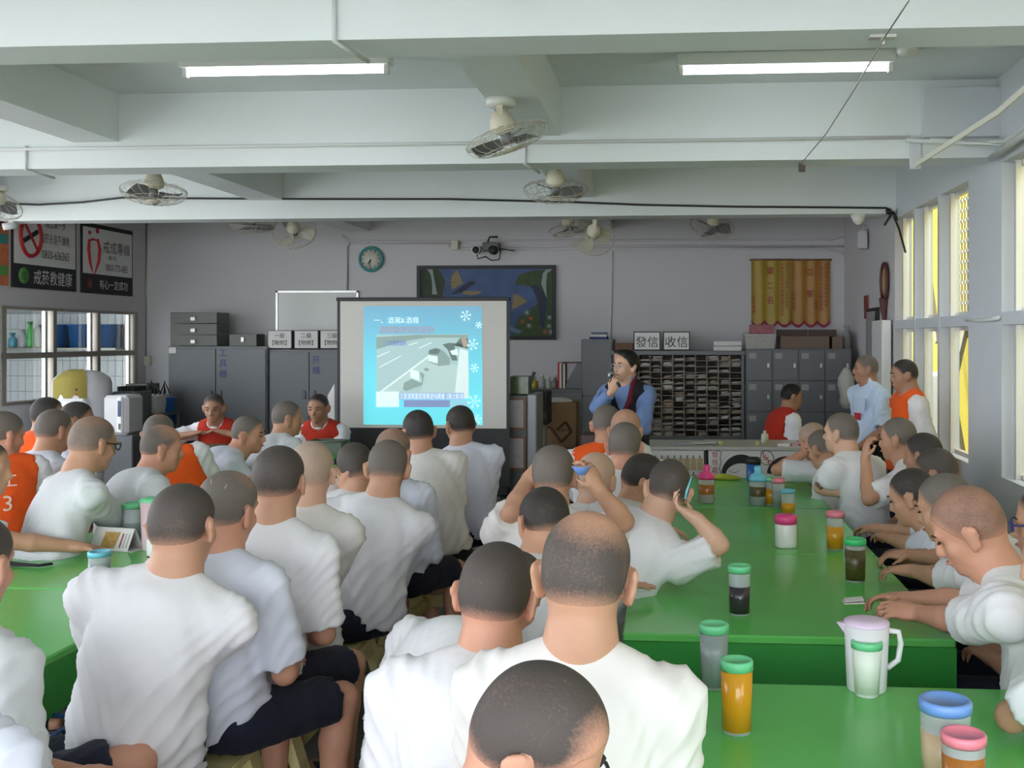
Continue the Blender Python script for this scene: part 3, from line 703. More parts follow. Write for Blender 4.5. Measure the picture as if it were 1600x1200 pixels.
for y0, y1 in ((9.92, 10.60), (10.77, 11.46), (11.63, 12.30)):
    for z0, z1 in ((1.09, 1.535), (1.595, 2.045)): box((XL - 0.085, y0, z0), (XL - 0.08, y1, z1)).build('pane', M_lglass, wd)
# washroom behind the hatch
XW = XL - 2.3
wt = struct('wall_washroom', box((XW - 0.1, 9.2, 0), (XW, YB, ZC)), mat('grout', (0.35, 0.36, 0.37), rough=0.8))
struct('ceiling_washroom', box((XW - 0.1, 9.2, 2.75), (XL - 0.16, YB, 2.85)), M_wall)
tm = box((0.002, 0, 0.003), (0.098, 0.006, 0.197), 0.003).mesh('tile', mat('white_tile', (0.66, 0.68, 0.70), rough=0.2, var=0.03))
we = struct('wall_washroom_end', box((XW, YB - 0.05, 0), (XL - 0.16, YB - 0.001, 2.75)), MATS['grout'])
for i in range(21):
    for j in range(6):
        o = bpy.data.objects.new('tile', tm); o.location = (XW + 0.02 + 0.1 * i, YB - 0.0565, 0.86 + 0.2 * j); link(o, we)
struct('trim_washroom_shelf', box((XW + 0.01, YB - 0.42, 1.600), (XL - 0.17, YB - 0.057, 1.625)), M_dalu)

# conduits on beams and walls (fixed runs of pipe)
def pipe(name, pts, r, m, label, cat='conduit', group=None): return one(name, MB().tube(pts, r, 8), m, label, cat, group)
pipe('conduit_pipe', [(XL - 0.2, 3.925, 3.345), (1.2, 3.925, 3.345), (XR, 3.925, 3.345)], 0.012, M_pipe, 'white conduit pipe running along the nearest ceiling beam')
pipe('conduit_pipe', [(XL - 0.2, 6.786, 3.055), (XR - 0.02, 6.786, 3.055)], 0.012, M_pipe, 'white conduit pipe running along the second beam behind the large fan')
pipe('black_cable', [at(0, 318, 9.78), at(60, 320, 9.78), at(130, 316, 9.775), at(190, 309, 9.775), at(300, 310, 9.775), at(500, 311, 9.775), at(700, 311, 9.775), at(900, 316, 9.775), at(1000, 320, 9.775), at(1150, 323, 9.775), at(1300, 324, 9.775), at(1385, 325, 9.77), at(1395, 334, 9.77), (XR - 0.012, 9.6, 2.75), (XR - 0.012, 9.35, 2.52)], 0.010, MATS['black_plastic'], 'long black cable clipped across the far ceiling beam to the window', 'cable')
one('flat_conduit', MB().tube([at(1390, 332, 9.79), at(1388, 330, 9.7)], 0.03, 6).tube([at(1392, 336, 9.72), at(1382, 352, 9.72)], 0.012, 6).tube([at(1395, 331, 9.72), at(1402, 345, 9.72)], 0.014, 6), MATS['black_plastic'], 'knot of black cable ties where the cable turns to the window', 'cable')
for nm, x0, x1, y in (('upper', 545, 1325, 375), ('middle', 700, 1330, 384), ('third', 720, 1325, 389), ('lowest', 548, 1318, 396)):
    a, b_ = at(x0, y, YB - 0.02), at(x1, y + 1, YB - 0.02)
    pts = [a, b_]
    if nm == 'upper': pts = [at(535, 368, YB - 0.02), at(545, 376, YB - 0.02), at(600, 377, YB - 0.02), at(1300, 374, YB - 0.02), at(1322, 368, YB - 0.02), at(1331, 350, YB - 0.02), at(1331, 338, YB - 0.02)]
    if nm == 'lowest': pts = [at(542, 455, YB - 0.02), at(542, 385, YB - 0.02), at(548, 379, YB - 0.02), at(720, 380, YB - 0.02)]
    if nm == 'third': pts = [at(720, 389, YB - 0.02), at(1280, 389, YB - 0.02), at(1310, 393, YB - 0.02), at(1322, 400, YB - 0.02), at(1322, 520, YB - 0.02)]
    pipe('conduit_pipe', pts, 0.014, M_wall, {'upper': 'grey conduit high on back wall that bends up at its right end', 'middle': 'straight grey conduit above the bird painting on the back wall', 'third': 'grey conduit on back wall turning down beside the orange banner', 'lowest': 'grey conduit on back wall dropping past the round clock to the whiteboard'}[nm])
pipe('wall_cable', [at(957, 393, YB - 0.01), at(956, 450, YB - 0.01), at(954, 535, YB - 0.01)], 0.008, M_wall, 'thin grey cable hanging down back wall right of painting', 'cable')
pipe('wall_cable', [at(229, 345, YB - 0.01), at(228, 556, YB - 0.01)], 0.007, M_dalu, 'thin cord down the far left corner to a socket box', 'cable')
one('socket_box', box((0, 0, 0), (0.11, 0.05, 0.13), 0.006), mat('ivory_plastic', (0.55, 0.52, 0.42), rough=0.5), 'small ivory socket box on the wall in the far left corner', 'socket', loc=at(221, 572, YB - 0.06))
tag(MB().lathe([(0.0, 0), (0.022, 0), (0.022, 0.012), (0, 0.012)], 12).build('wall_switch', MATS['ivory_plastic'], None, loc=(XL + 0.012, 10.38, 2.17)), 'small ivory wall plate below the no smoking sign', 'switch')
# bracket stubs under the beams
for (x, y, lb) in ((-1.32, 3.95, 'thin white bracket under nearest beam left of the big fan'), (-4.46, 6.81, 'thin white bracket under second beam at far left'), (-0.98, 6.81, 'thin white bracket under second beam below the big fan')):
    one('beam_bracket', MB().tube([(x, y - 0.02, ZB + 0.16), (x, y - 0.02, ZB - 0.005), (x + 0.07, y + 0.20, ZB - 0.03)], 0.010, 6), M_pipe, lb, 'bracket')
# tie wire and the flat brace at upper right
one('steel_wire', MB().tube([at(1440, -30, 3.3), at(1380, 62, 3.96), at(1335, 140, 5.0), at(1290, 210, 6.2), at(1251, 256, 6.90)], 0.0035, 6), MATS['wire_metal'], 'thin steel wire slanting down from the ceiling beam at right', 'wire')
one('wire_clip', MB().box((-0.014, -0.012, -0.045), (0.03, 0.012, 0.0), 0.003).tube([(0, 0, 0), (-0.006, 0.0, 0.02)], 0.012, 6), mat('rusty_clip', (0.10, 0.08, 0.07), rough=0.6), 'dark clip under second beam holding the end of the wire', 'clip', loc=at(1251, 258, 6.93))
one('hook_clip', MB().box((-0.05, -0.02, -0.012), (0.05, 0.02, 0.0)).tube([(0, 0, 0), (0.0, -0.02, -0.04)], 0.008, 6), M_alu, 'small metal clip under nearest beam where the wire passes', 'clip', loc=at(1381, 60, 4.0) + np.array([0, 0.03, 0.02]))
tb = thing('wall_brace', 'long flat cream metal brace slanting from window to second beam at upper right', 'brace', at(1430, 260, 6.75))
b0 = at(1430, 260, 6.75)
MB().bar(at(1430, 258, 6.76) - b0, at(1560, 175, 5.2) - b0, 0.012, 0.030).bar(at(1560, 175, 5.2) - b0, at(1640, 105, 4.5) - b0, 0.012, 0.032).build('strut', mat('cream_paint', (0.72, 0.70, 0.60), rough=0.5), tb)
MB().box((-0.035, -0.01, 0.0), (0.035, 0.01, 0.22)).build('end_plate', M_frame, tb, loc=at(1430, 264, 6.785) - b0)
one('corner_board', box((1.62, 6.72, 3.045), (XR - 0.001, 6.798, 3.36)), M_frame, 'flat pale board against second beam in upper right corner', 'board')
for i, (x0, lb) in enumerate(((1.80, 'inner of two conduits bending round beam in upper right corner'), (1.95, 'outer of two conduits bending round beam in upper right corner'))):
    pipe('conduit_pipe', [(x0 - 0.3, 6.70, 3.02), (x0, 6.70, 3.0), (XR - 0.05, 6.55 - 0.1 * i, 2.96), (XR - 0.05, 5.4, 3.0), (XR - 0.05, 4.25, 3.0)], 0.014, M_pipe, lb)
pipe('cut_pipe', [(XR - 0.06, 6.72, 2.90), (XR - 0.06, 6.2, 2.93), (XR - 0.06, 4.4, 2.95)], 0.022, M_pipe, 'grey pipe with black open end above the near right window')
pipe('pillar_pipe', [(XR - 0.015, 7.44, 1.88), (XR - 0.015, 7.2, 1.87), (XR - 0.03, 6.8, 1.87), (XR - 0.015, 6.70, 1.88)], 0.014, M_pipe, 'white pipe crossing the pillar between right windows at mid height')
# outside the right windows: yellow annex
yel = mat('yellow_paint', (0.26, 0.205, 0.018), spec=0.1, rough=0.9, var=0.05, scale=1.2)
yd = mat('yellow_steel', (0.13, 0.10, 0.02), rough=0.5, var=0.08)
an = thing('yellow_shed', 'bright yellow painted shed wall standing outside the right windows', 'shed', (3.7, 9, 0))
MB().box((0, -9, -0.1), (0.15, 13, 4.6)).build('wall_sheet', yel, an)
for k in range(6): MB().box((-0.06, -8.2 + 3.2 * k, -0.1), (0.0, -8.1 + 3.2 * k, 4.6)).build('post', yel, an)
for a_, b_ in (((-0.35, 4.8, 2.85), (-0.35, 4.2, 1.7)), ((-0.35, 2.9, 1.95), (-0.35, 3.55, 1.12)), ((-0.35, 3.55, 1.12), (-0.35, 2.9, 0.1)), ((-0.35, 4.9, 1.9), (-0.35, 5.6, 0.9))): MB().bar(a_, b_, 0.05, 0.10).build('brace', yd, an)
lt = MB()
for i in range(13): lt.bar((-0.3, 2.6 + i * 0.12, 1.75), (-0.3, 2.6 + i * 0.12, 3.4), 0.012, 0.035)
for i in range(14): lt.bar((-0.3, 2.6, 1.8 + i * 0.12), (-0.3, 4.1, 1.8 + i * 0.12), 0.012, 0.035)
lt.build('lattice', yd, an)
one('air_unit', MB().box((2.75, 11.5, -0.1), (3.15, 12.4, 1.35), 0.02).box((2.73, 11.6, 0.85), (2.75, 12.3, 1.25)), mat('white_appliance', (0.78, 0.78, 0.76), rough=0.4), 'white boxy unit standing outside behind the right window', 'machine')

# ------------------------------------------------------------------ ceiling lights
M_tube = mat('lit_tube', (1, 1, 1), emit=(0.86, 0.93, 1.0), estr=5.0)
M_fix = mat('light_housing', (0.74, 0.75, 0.70), rough=0.45)
def tube_light(px0, px1, py, Y, label):
    pm_ = (px0 + px1) / 2; dd = (3.325 - CH) * FPX / (CY - py); Y = at_d(pm_, py, dd)[1]
    a, b = at(px0, py, Y), at(px1, py, Y); cx = (a[0] + b[0]) / 2; z = ZC
    L = b[0] - a[0]
    t = thing('tube_light', label, 'ceiling light', (cx, Y, z), 0, 'fluorescent tube lights')
    MB().box((-L / 2 - 0.04, -0.055, -0.075), (L / 2 + 0.04, 0.055, 0.0), 0.008).build('housing', M_fix, t)
    zt = 3.325 - z
    MB().tube([(-L / 2, 0, zt), (L / 2, 0, zt)], 0.0145, 12).build('tube', M_tube, t)
    for sg in (-1, 1): MB().box((sg * (L / 2 + 0.012) - 0.014, -0.02, zt - 0.024), (sg * (L / 2 + 0.012) + 0.014, 0.02, -0.07), 0.003).build('lamp_holder', M_fix, t)
tube_light(293, 601, 113, 6.15, 'lit fluorescent tube in white housing over left tables')
tube_light(1067, 1388, 110, 6.0, 'lit fluorescent tube in white housing over right tables')
sm_ = thing('smoke_detector', 'round ivory smoke detector on ceiling right of the right tube light', 'smoke detector', at(1418, 98, 6.0) * np.array([1, 1, 0]) + np.array([0, 0, ZC]))
MB().lathe([(0.065, 0), (0.065, -0.03), (0.05, -0.05), (0.0, -0.055)], 20).build('cover', M_fix, sm_); MB().lathe([(0.07, -0.001), (0.07, -0.012)], 20).build('base_ring', M_pipe, sm_)
pipe('conduit_pipe', [at(1435, 100, 6.0) * [1, 1, 0] + np.array([0, 0, ZC - 0.012]), (1.95, 6.0, ZC - 0.012), (2.05, 5.95, ZC - 0.03), (2.085, 5.9, ZC - 0.12), (2.085, 5.9, 2.95)], 0.010, M_pipe, 'thin conduit from smoke detector across ceiling to the right wall')

# ------------------------------------------------------------------ orbit fans
M_fan = mat('ivory_fan', (0.66, 0.62, 0.48), rough=0.4, var=0.08, dark=(0.30, 0.20, 0.10), dscale=14, damt=0.35)
M_wirec = mat('fan_wire', (0.55, 0.53, 0.45), rough=0.4, metal=0.2, dark=(0.20, 0.13, 0.08), dscale=20, damt=0.6)
M_blade = mat('fan_blade', (0.20, 0.20, 0.20), rough=0.35, var=0.05)
M_blade2 = mat('fan_blade_ivory', (0.52, 0.50, 0.40), rough=0.4)
fan_meshes = {}
def fan_head(ivory=False):
    k = ivory
    if k in fan_meshes: return fan_meshes[k]
    # local: axis z, front of the cage at -z
    R = 0.24; cage = MB()
    for sgn, z0 in ((-1, -0.075), (1, 0.055)):
        for i in range(22 if sgn < 0 else 14):
            a = 2 * math.pi * i / (22 if sgn < 0 else 14)
            cage.tube([((0.055 + (R - 0.055) * t) * math.cos(a + 0.25 * (1 - t)), (0.055 + (R - 0.055) * t) * math.sin(a + 0.25 * (1 - t)), z0 * math.sqrt(max(0, 1 - t**3.0))) for t in (0, 0.35, 0.65, 0.85, 0.96, 1.0)], 0.0019, 4, cap=False)
    for rr, z in ((R, 0.0), (R, 0.012), (R * 0.72, -0.060), (R * 0.45, -0.0725)):
        cage.tube([(rr * math.cos(t), rr * math.sin(t), z) for t in np.linspace(0, 2 * math.pi, 40, endpoint=False)], 0.0032 if rr == R else 0.002, 5, closed=True)
    badge = MB().lathe([(0.0, -0.084), (0.045, -0.080), (0.055, -0.072), (0.05, -0.066)], 20)
    blades = MB()
    for i in range(3):
        a0 = i * 2 * math.pi / 3; P = []; nr, na = 5, 6
        for r in np.linspace(0.04, 0.212, nr):
            for s in np.linspace(-1, 1, na):
                w_ = 0.55 * math.sin(math.pi * (0.25 + 0.6 * (r - 0.04) / 0.172)); a = a0 + s * w_
                P.append((r * math.cos(a), r * math.sin(a), -0.02 + 0.028 * s))
        blades.add(P, [(i_ * na + j, i_ * na + j + 1, (i_ + 1) * na + j + 1, (i_ + 1) * na + j) for i_ in range(nr - 1) for j in range(na - 1)], True)
    hub = MB().lathe([(0.0, -0.045), (0.032, -0.042), (0.036, 0.0), (0.03, 0.02)], 16)
    motor = MB().lathe([(0.03, 0.02), (0.07, 0.045), (0.075, 0.075), (0.06, 0.12), (0.045, 0.15), (0.0, 0.155)], 20)
    fan_meshes[k] = [(n, b.mesh(n, m)) for n, b, m in (('cage', cage, M_wirec), ('badge', badge, M_fan), ('blades', blades, M_blade2 if ivory else M_blade), ('hub', hub, M_blade), ('motor', motor, M_fan))]
    return fan_meshes[k]
def fan(px, py, Y, tilt, turn, zmount, label, ivory=False):
    c = at(px, py, Y); t = thing('ceiling_fan', label, 'fan', c, 0, 'caged orbit fans under the ceiling')
    Rm = (Matrix.Rotation(math.radians(turn), 4, 'Z') @ Matrix.Rotation(math.radians(tilt), 4, 'X'))
    for n, me in fan_head(ivory):
        o = bpy.data.objects.new(n, me); link(o, t); o.matrix_local = Rm
    back = np.array((Rm @ Vector((0, 0, 0.10)))[:])
    zt = zmount - c[2]
    if zt > 0.05:
        MB().lathe([(0.085, zt), (0.085, zt - 0.03), (0.07, zt - 0.045), (0.0, zt - 0.045)], 20, (back[0], back[1], 0)).build('ceiling_mount', M_fix, t)
        MB().bar((back[0], back[1] - 0.05, zt - 0.04), (back[0], back[1] - 0.05, back[2] - 0.01), 0.035, 0.012, (0, 1, 0)).bar((back[0], back[1] + 0.05, zt - 0.04), (back[0], back[1] + 0.05, back[2] - 0.01), 0.035, 0.012, (0, 1, 0)).build('yoke', M_fan, t)
    return t
fan(792, 215, 5.75, 20, -70, ZL, 'large cream caged fan tilted under the long beam, nearest of the fans')
fan(868, 296, 7.75, 24, 5, ZL, 'cream caged fan with round badge hanging behind the second beam')
fan(240, 300, 7.6, -8, 10, 3.10, 'cream caged fan at upper left in front of the far beam')
fan(-8, 320, 9.4, 40, 60, 3.2, 'dark caged fan cut off by left edge of the picture')
fan(395, 352, 10.9, 10, 20, 3.2, 'grey caged fan facing down, left of pair above the whiteboard')
fan(460, 362, 11.2, 58, 10, 3.2, 'caged fan facing forward with ivory hub, right of pair above whiteboard', True)
fan(890, 356, 11.6, 22, -30, 3.2, 'dark caged fan half hidden behind the pale round fan')
fan(925, 366, 10.4, 70, 22, 3.2, 'pale caged fan facing forward above the right end of the painting', True)
fan(1113, 354, 11.2, 35, 15, 3.2, 'dark caged fan hanging under far ceiling above the banners')

# ------------------------------------------------------------------ tables and benches
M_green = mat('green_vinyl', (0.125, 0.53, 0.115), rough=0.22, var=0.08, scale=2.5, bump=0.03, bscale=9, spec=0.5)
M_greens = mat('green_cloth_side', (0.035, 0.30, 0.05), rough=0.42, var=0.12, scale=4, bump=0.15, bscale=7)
M_leg = mat('table_leg_metal', (0.10, 0.10, 0.10), rough=0.4, metal=0.6)
TZ = 0.74
def table(x0, x1, y0, y1, label, drop=0.20):
    t = thing('long_table', label, 'table', ((x0 + x1) / 2, (y0 + y1) / 2, 0), 0, 'green covered dining tables'); a, b = (x1 - x0) / 2, (y1 - y0) / 2
    MB().box((-a, -b, TZ - 0.03), (a, b, TZ), 0.006).build('table_top', M_green, t)
    # hanging cloth, gently waved
    for ax, sgn in (('y', -1), ('y', 1), ('x', -1), ('x', 1)):
        n = 28; v = []; L = a if ax == 'y' else b
        for j, z in enumerate((TZ - 0.028, TZ - drop * 0.4, TZ - drop)):
            for i in range(n + 1):
                s = -L + 2 * L * i / n; off = (0.0, 0.006, 0.014)[j] * (math.sin(s * 17 + a * 9) + 0.6 * math.sin(s * 31 + 1 + b)) * 0.6 - (0, 0.003, 0.006)[j]
                v.append((s, sgn * (b + 0.0 + off), z) if ax == 'y' else (sgn * (a + off), s, z))
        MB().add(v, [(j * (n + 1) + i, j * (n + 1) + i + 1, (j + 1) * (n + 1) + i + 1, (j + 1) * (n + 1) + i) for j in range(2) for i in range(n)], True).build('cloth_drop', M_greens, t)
    for sx in (-1, 1):
        for sy in (-1, 1): MB().tube([(sx * (a - 0.12), sy * (b - 0.12), TZ - 0.03), (sx * (a - 0.08), sy * (b - 0.10), 0.0)], 0.018, 8).build('leg', M_leg, t)
    return t
TX0, TX1 = -0.17, 0.95
table(0.02, 0.99, 1.25, 3.02, 'green covered table nearest the camera at lower right')
table(TX0, TX1, 3.50, 4.83, 'green covered table at right, first behind the nearest one')
table(TX0, TX1, 4.84, 6.13, 'green covered table at right, middle of the joined row')
table(TX0, TX1, 6.14, 7.45, 'green covered table at right, far end of row by the counter')
LX0, LX1 = -3.02, -1.97
table(LX0, LX1, 2.55, 3.95, 'green covered table at left, nearest of left row')
table(LX0, LX1, 3.96, 5.36, 'green covered table at left under the tent calendar')
table(LX0, LX1, 5.37, 6.77, 'green covered table at left, third from the camera')
table(LX0, LX1, 6.78, 8.0, 'green covered table at left, far end of left row')

M_bench = mat('cream_yellow_paint', (0.60, 0.53, 0.25), rough=0.5, var=0.08, scale=7, bump=0.1, dark=(0.16, 0.09, 0.04), dscale=11, damt=0.55)
def bench(x, y0, y1, label, w=0.28):
    t = thing('wooden_bench', label, 'bench', (x, (y0 + y1) / 2, 0), 0, 'cream painted wooden benches'); b = (y1 - y0) / 2
    MB().box((-w / 2, -b, 0.415), (w / 2, b, 0.445), 0.004).build('seat', M_bench, t)
    for sy in (-1, 1):
        ye = sy * (b - 0.10)
        for sx in (-1, 1): MB().bar((sx * 0.06, ye, 0.415), (sx * 0.19, ye, 0.0), 0.035, 0.075, (0, 1, 0)).build('leg', M_bench, t)
        MB().box((-0.135, ye - 0.018, 0.13), (0.135, ye + 0.018, 0.20), 0.003).build('cross_rail', M_bench, t)
        MB().bar((0, ye - sy * 0.02, 0.17), (0, ye - sy * 0.32, 0.41), 0.03, 0.05).build('brace', M_bench, t)
    MB().box((-0.02, -b + 0.12, 0.135), (0.02, b - 0.12, 0.195), 0.003).build('stretcher', M_bench, t)
    return t
BX = -1.47
bench(BX, 1.55, 2.28, 'cream wooden bench at lower left, cut by the picture bottom')
bench(BX, 2.35, 3.40, 'cream wooden bench under broad man with close shaved dark head at left')
bench(BX, 3.52, 4.72, 'cream wooden bench with tan strap over its stretcher')
bench(BX, 4.97, 6.20, 'cream wooden bench along left table, fourth from the camera')
bench(BX, 6.32, 7.55, 'cream wooden bench before the projector screen, far end of left aisle')
for y0, lb in ((2.0, 'cream wooden bench beyond left table, nearest'), (3.6, 'cream wooden bench beyond left table, second'), (5.1, 'cream wooden bench beyond left table, third'), (6.6, 'cream wooden bench beyond left table, fourth')):
    bench(-3.4, y0, y0 + 1.35, lb)
for y0, lb in ((1.2, 'cream wooden bench on aisle side of near right table'), (2.85, 'cream wooden bench on aisle side of right tables, second'), (4.3, 'cream wooden bench on aisle side of right tables, third'), (5.8, 'cream wooden bench on aisle side of right tables, far end')):
    bench(-0.52 if y0 > 2 else -0.42, y0, y0 + 1.3, lb)
for y0, lb in ((1.3, 'cream wooden bench along window side, nearest'), (2.75, 'cream wooden bench along window side, second'), (4.2, 'cream wooden bench along window side, third'), (5.7, 'cream wooden bench along window side, far end')):
    bench(1.33, y0, y0 + 1.35, lb)
st_ = thing('cloth_strap', 'tan cloth strap draped over bench stretcher beside the aisle', 'strap', (BX, 3.55, 0))
MB().tube([(0.0, 0.0, 0.203), (0.06, 0.02, 0.19), (0.09, 0.03, 0.10), (0.10, 0.06, 0.03), (0.20, 0.10, 0.012)], [0.02, 0.026, 0.022, 0.018, 0.024], 8).tube([(0.0, 0.05, 0.203), (-0.06, 0.07, 0.19), (-0.08, 0.08, 0.08)], [0.02, 0.024, 0.02], 8).build('strap', mat('tan_cloth', (0.34, 0.24, 0.14), rough=0.9, bump=0.2), st_)

cr = thing('blue_basket', 'blue plastic basket hanging under left table behind the broad man', 'basket', (-2.02, 2.95, 0.30))
bl_ = mat('basket_blue', (0.03, 0.12, 0.34), rough=0.4)
for z_ in (0.0, 0.08, 0.16, 0.24): MB().tube([(-0.14, -0.2, z_), (0.14, -0.2, z_), (0.14, 0.2, z_), (-0.14, 0.2, z_)], 0.008, 6, closed=True).build('rim', bl_, cr)
for k in range(9):
    y_ = -0.2 + 0.05 * k
    MB().tube([(0.14, y_, 0.24), (0.14, y_, 0.0), (-0.14, y_, 0.0), (-0.14, y_, 0.24)], 0.006, 5).build('rib', bl_, cr)

# ------------------------------------------------------------------ the people
mat('blue_frame', (0.03, 0.05, 0.22), rough=0.3)
def T_(px, py, z=0.785): return atz(px, py, z)
CROWN = lambda r=0.06, a=0.9, y=-0.02: (0, y, 0.118, r, a)
# left of the aisle, seen from behind
person('man in white tee sitting upright, close shaved dark head, left of aisle in front', 288, 757, 2.98, face=-4, lean=(0.03, 0.12), head=(8, 6, -3), hair='dark', fat=1.12, sw=0.196, legs=(-68,),
       Lh=dict(e=at_d(165, 1010, 2.98), t=at_d(195, 1025, 3.2)), cloth_='white_cotton')
person('man in white tee with two scratches on his scalp, second along the aisle at left', 357, 737, 3.30, face=8, lean=(0.02, 0.02), head=(8, 8, 4), hair='grey', bald=((0.03, 0.02, 0.12, 0.06, 0.5),), fat=1.05, legs=(24,), skin='ruddy', cloth_='blue_white_cotton', legspread=(10, 4), scars=(((-0.15, -0.75, 0.66), (-0.06, -0.80, 0.60), (0.0, -0.86, 0.5)), ((0.5, -0.65, 0.55), (0.52, -0.70, 0.48), (0.52, -0.74, 0.40))))
person('man in white tee with dark shaved head, third along the aisle at left', 437, 697, 3.62, face=2, lean=(0.04, 0.08), head=(0, 2, 0), hair='dark', fat=1.05, legs=(14,), cloth_='white_cotton', legspread=(8, -2))
person('man in white tee with pale silver shaved head behind the third aisle man', 487, 690, 4.08, face=2, lean=(0.04, 0.04), head=(-6, 4, 2), hair='silver', hair_amt=0.6, skin='fair', legs=(-60,), cloth_='cream_cotton')
person('man leaning cheek on his left hand at left table', 556, 692, 5.05, face=-6, lean=(0.02, 0.05), head=(-22, 10, -14), hair='dark', legs=(-70,), Lh=dict(t=at_d(538, 752, 5.0), hint=(-0.9, 0.3, -0.9), curl=0.6, fd=(0.25, 0.1, 0.95), pn=(0.95, 0.1, -0.1)), cloth_='white_cotton')
person('man in white tee, grey flecked shaved head, beside the man leaning on his hand', 606, 689, 4.55, face=4, lean=(0.06, 0.08), head=(-14, 14, 2), hair='grey', fat=1.05, sw=0.19, legs=(-70,), cloth_='white_cotton')
person('man in long white sleeves with thinning brown stubble, behind grey flecked head', 614, 670, 5.25, face=8, lean=(0.05, -0.02), head=(-4, 6, 4), hair='grey', hair_amt=0.75, bald=(CROWN(0.08, 0.5),), skin='ruddy', sleeve=1.95, legs=(15,), cloth_='blue_white_cotton', fat=1.05)
person('man in cream tee leaning left before the projector screen', 653, 641, 5.95, face=-8, lean=(0.06, -0.14), head=(-22, 4, -4), hair='black', legs=(-45,), cloth_='cream_cotton', shorts='charcoal_shorts', fat=1.05)
person('slim man in white tee nearest the projector screen, head turned left', 718, 634, 6.45, face=-6, lean=(0.03, -0.10), head=(-34, 6, 0), hair='black', legs=(-50,), cloth_='blue_white_cotton', shorts='navy_shorts', fat=0.95)
# around the left table
person('heavy man in white tee with tattooed forearm on left table', 146, 652, 5.0, face=38, lean=(0.26, -0.04), head=(-12, 12, 0), hair='grey', hair_amt=0.8, bald=(CROWN(0.07, 0.6),), skin='tan', fat=1.2, sw=0.20, hs=1.10,
       R=dict(e=atz(186, 818, 0.80), t=atz(186, 818, 0.80) + np.array((0.12, 0.21, 0))), sleeve=0.74, tattoo=('R', 'upper', 0.70, 0.98), glasses='black_plastic', cloth_='grey_white_cotton')
person('man in white tee with grey head behind the orange vest numbered three', 86, 640, 6.0, face=25, lean=(0.12, 0), head=(0, 8, 0), hair='grey', cloth_='blue_white_cotton')
person('man with wire glasses in profile behind heavy man at left table', 122, 628, 6.75, face=42, lean=(0.14, -0.10), head=(22, 6, 0), hair='black', skin='brown', glasses='wire_metal', cloth_='blue_white_cotton', feat=True)
person('man in orange vest with dark head at far left by water dispenser', 76, 621, 7.0, face=30, lean=(0.10, 0), head=(30, 2, 0), hair='black', skin='brown', shirt='vest', cloth_='white_cotton')
person('man in orange vest marked with number three at left edge', 6, 644, 5.4, face=-32, lean=(0.12, 0.0), head=(58, 14, 0), hair='grey', skin='ruddy', shirt='vest', cloth_='white_cotton', fat=1.05, sw=0.16, shrug=(0.04, 0.04), vest_text=(('工', 0.045, 0.12, 0.075), ('3', 0.04, 0.01, 0.11)), sleeve=0.4)
person('bald topped man in white tee looking right beside green lidded pitcher', 254, 665, 5.5, face=40, lean=(0.22, -0.05), head=(16, 10, 0), hair='grey', bald=(CROWN(0.085, 0.95, 0.02), (0, 0.06, 0.09, 0.06, 1)), skin='ruddy', cloth_='grey_white_cotton', R=dict(t=(-2.55, 5.25, 0.80), hint=(0.6, -0.8, -0.4)))
person('man in orange vest behind bald topped man at left table', 249, 648, 6.3, face=-18, lean=(0.05, -0.30), head=(14, 6, 0), hair='grey', bald=(CROWN(0.06, 0.5),), skin='brown', shirt='vest', cloth_='white_cotton')
person('man in white tee with head turned right, leaning over left table', 389, 650, 6.85, face=55, lean=(0.32, -0.02), head=(28, 8, 4), hair='grey', skin='ruddy', cloth_='blue_white_cotton', feat=True, R=dict(t=T_(392, 752), hint=(0.6, -0.8, -0.3)), Lh=dict(t=T_(420, 745), hint=(0, 0.8, -0.4)))
person('broad man in white tee at far end of left table', 450, 627, 7.3, face=35, lean=(0.18, -0.06), head=(22, 4, 0), hair='grey', cloth_='grey_white_cotton', fat=1.08, sw=0.195)
person('man in red vest seated behind desk before tool cabinet', 334, 616, 9.2, face=178, lean=(0.08, 0), head=(-8, 14, 0), hair='dark', skin='brown', shirt='vest', cloth_='white_cotton', feat=True, R=dict(t=at(300, 678, 8.85), hint=(-1, 0, -0.2)), Lh=dict(t=at(352, 676, 8.85), hint=(1, 0, -0.2)))
person('man in red vest half hidden beside left edge of projector screen', 497, 616, 9.0, face=185, lean=(0.05, 0), head=(0, 10, 0), hair='black', skin='brown', shirt='vest', cloth_='white_cotton', feat=True)
person('man mostly out of frame at left edge reaching his forearm across table', -22, 690, 4.65, face=75, lean=(0.15, 0), head=(0, 8, 0), hair='dark', R=dict(t=T_(128, 856), hint=(0.3, -0.6, -0.7), curl=0.15, fd=(0.95, 0.15, -0.1)))
person('man at lower left edge with only ear and white back showing', -42, 806, 2.55, face=14, lean=(0.06, -0.02), head=(-12, 10, 0), hair='dark', skin='ruddy', cloth_='grey_white_cotton', fat=1.1, sw=0.195, legs=(62,), legspread=(6, 6), kneez=0.60)
person('man at bottom left corner with only white sleeve showing', -95, 870, 1.95, face=10, lean=(0.05, 0), head=(0, 8, 0), hair='dark', cloth_='blue_white_cotton', fat=1.08, sw=0.20)
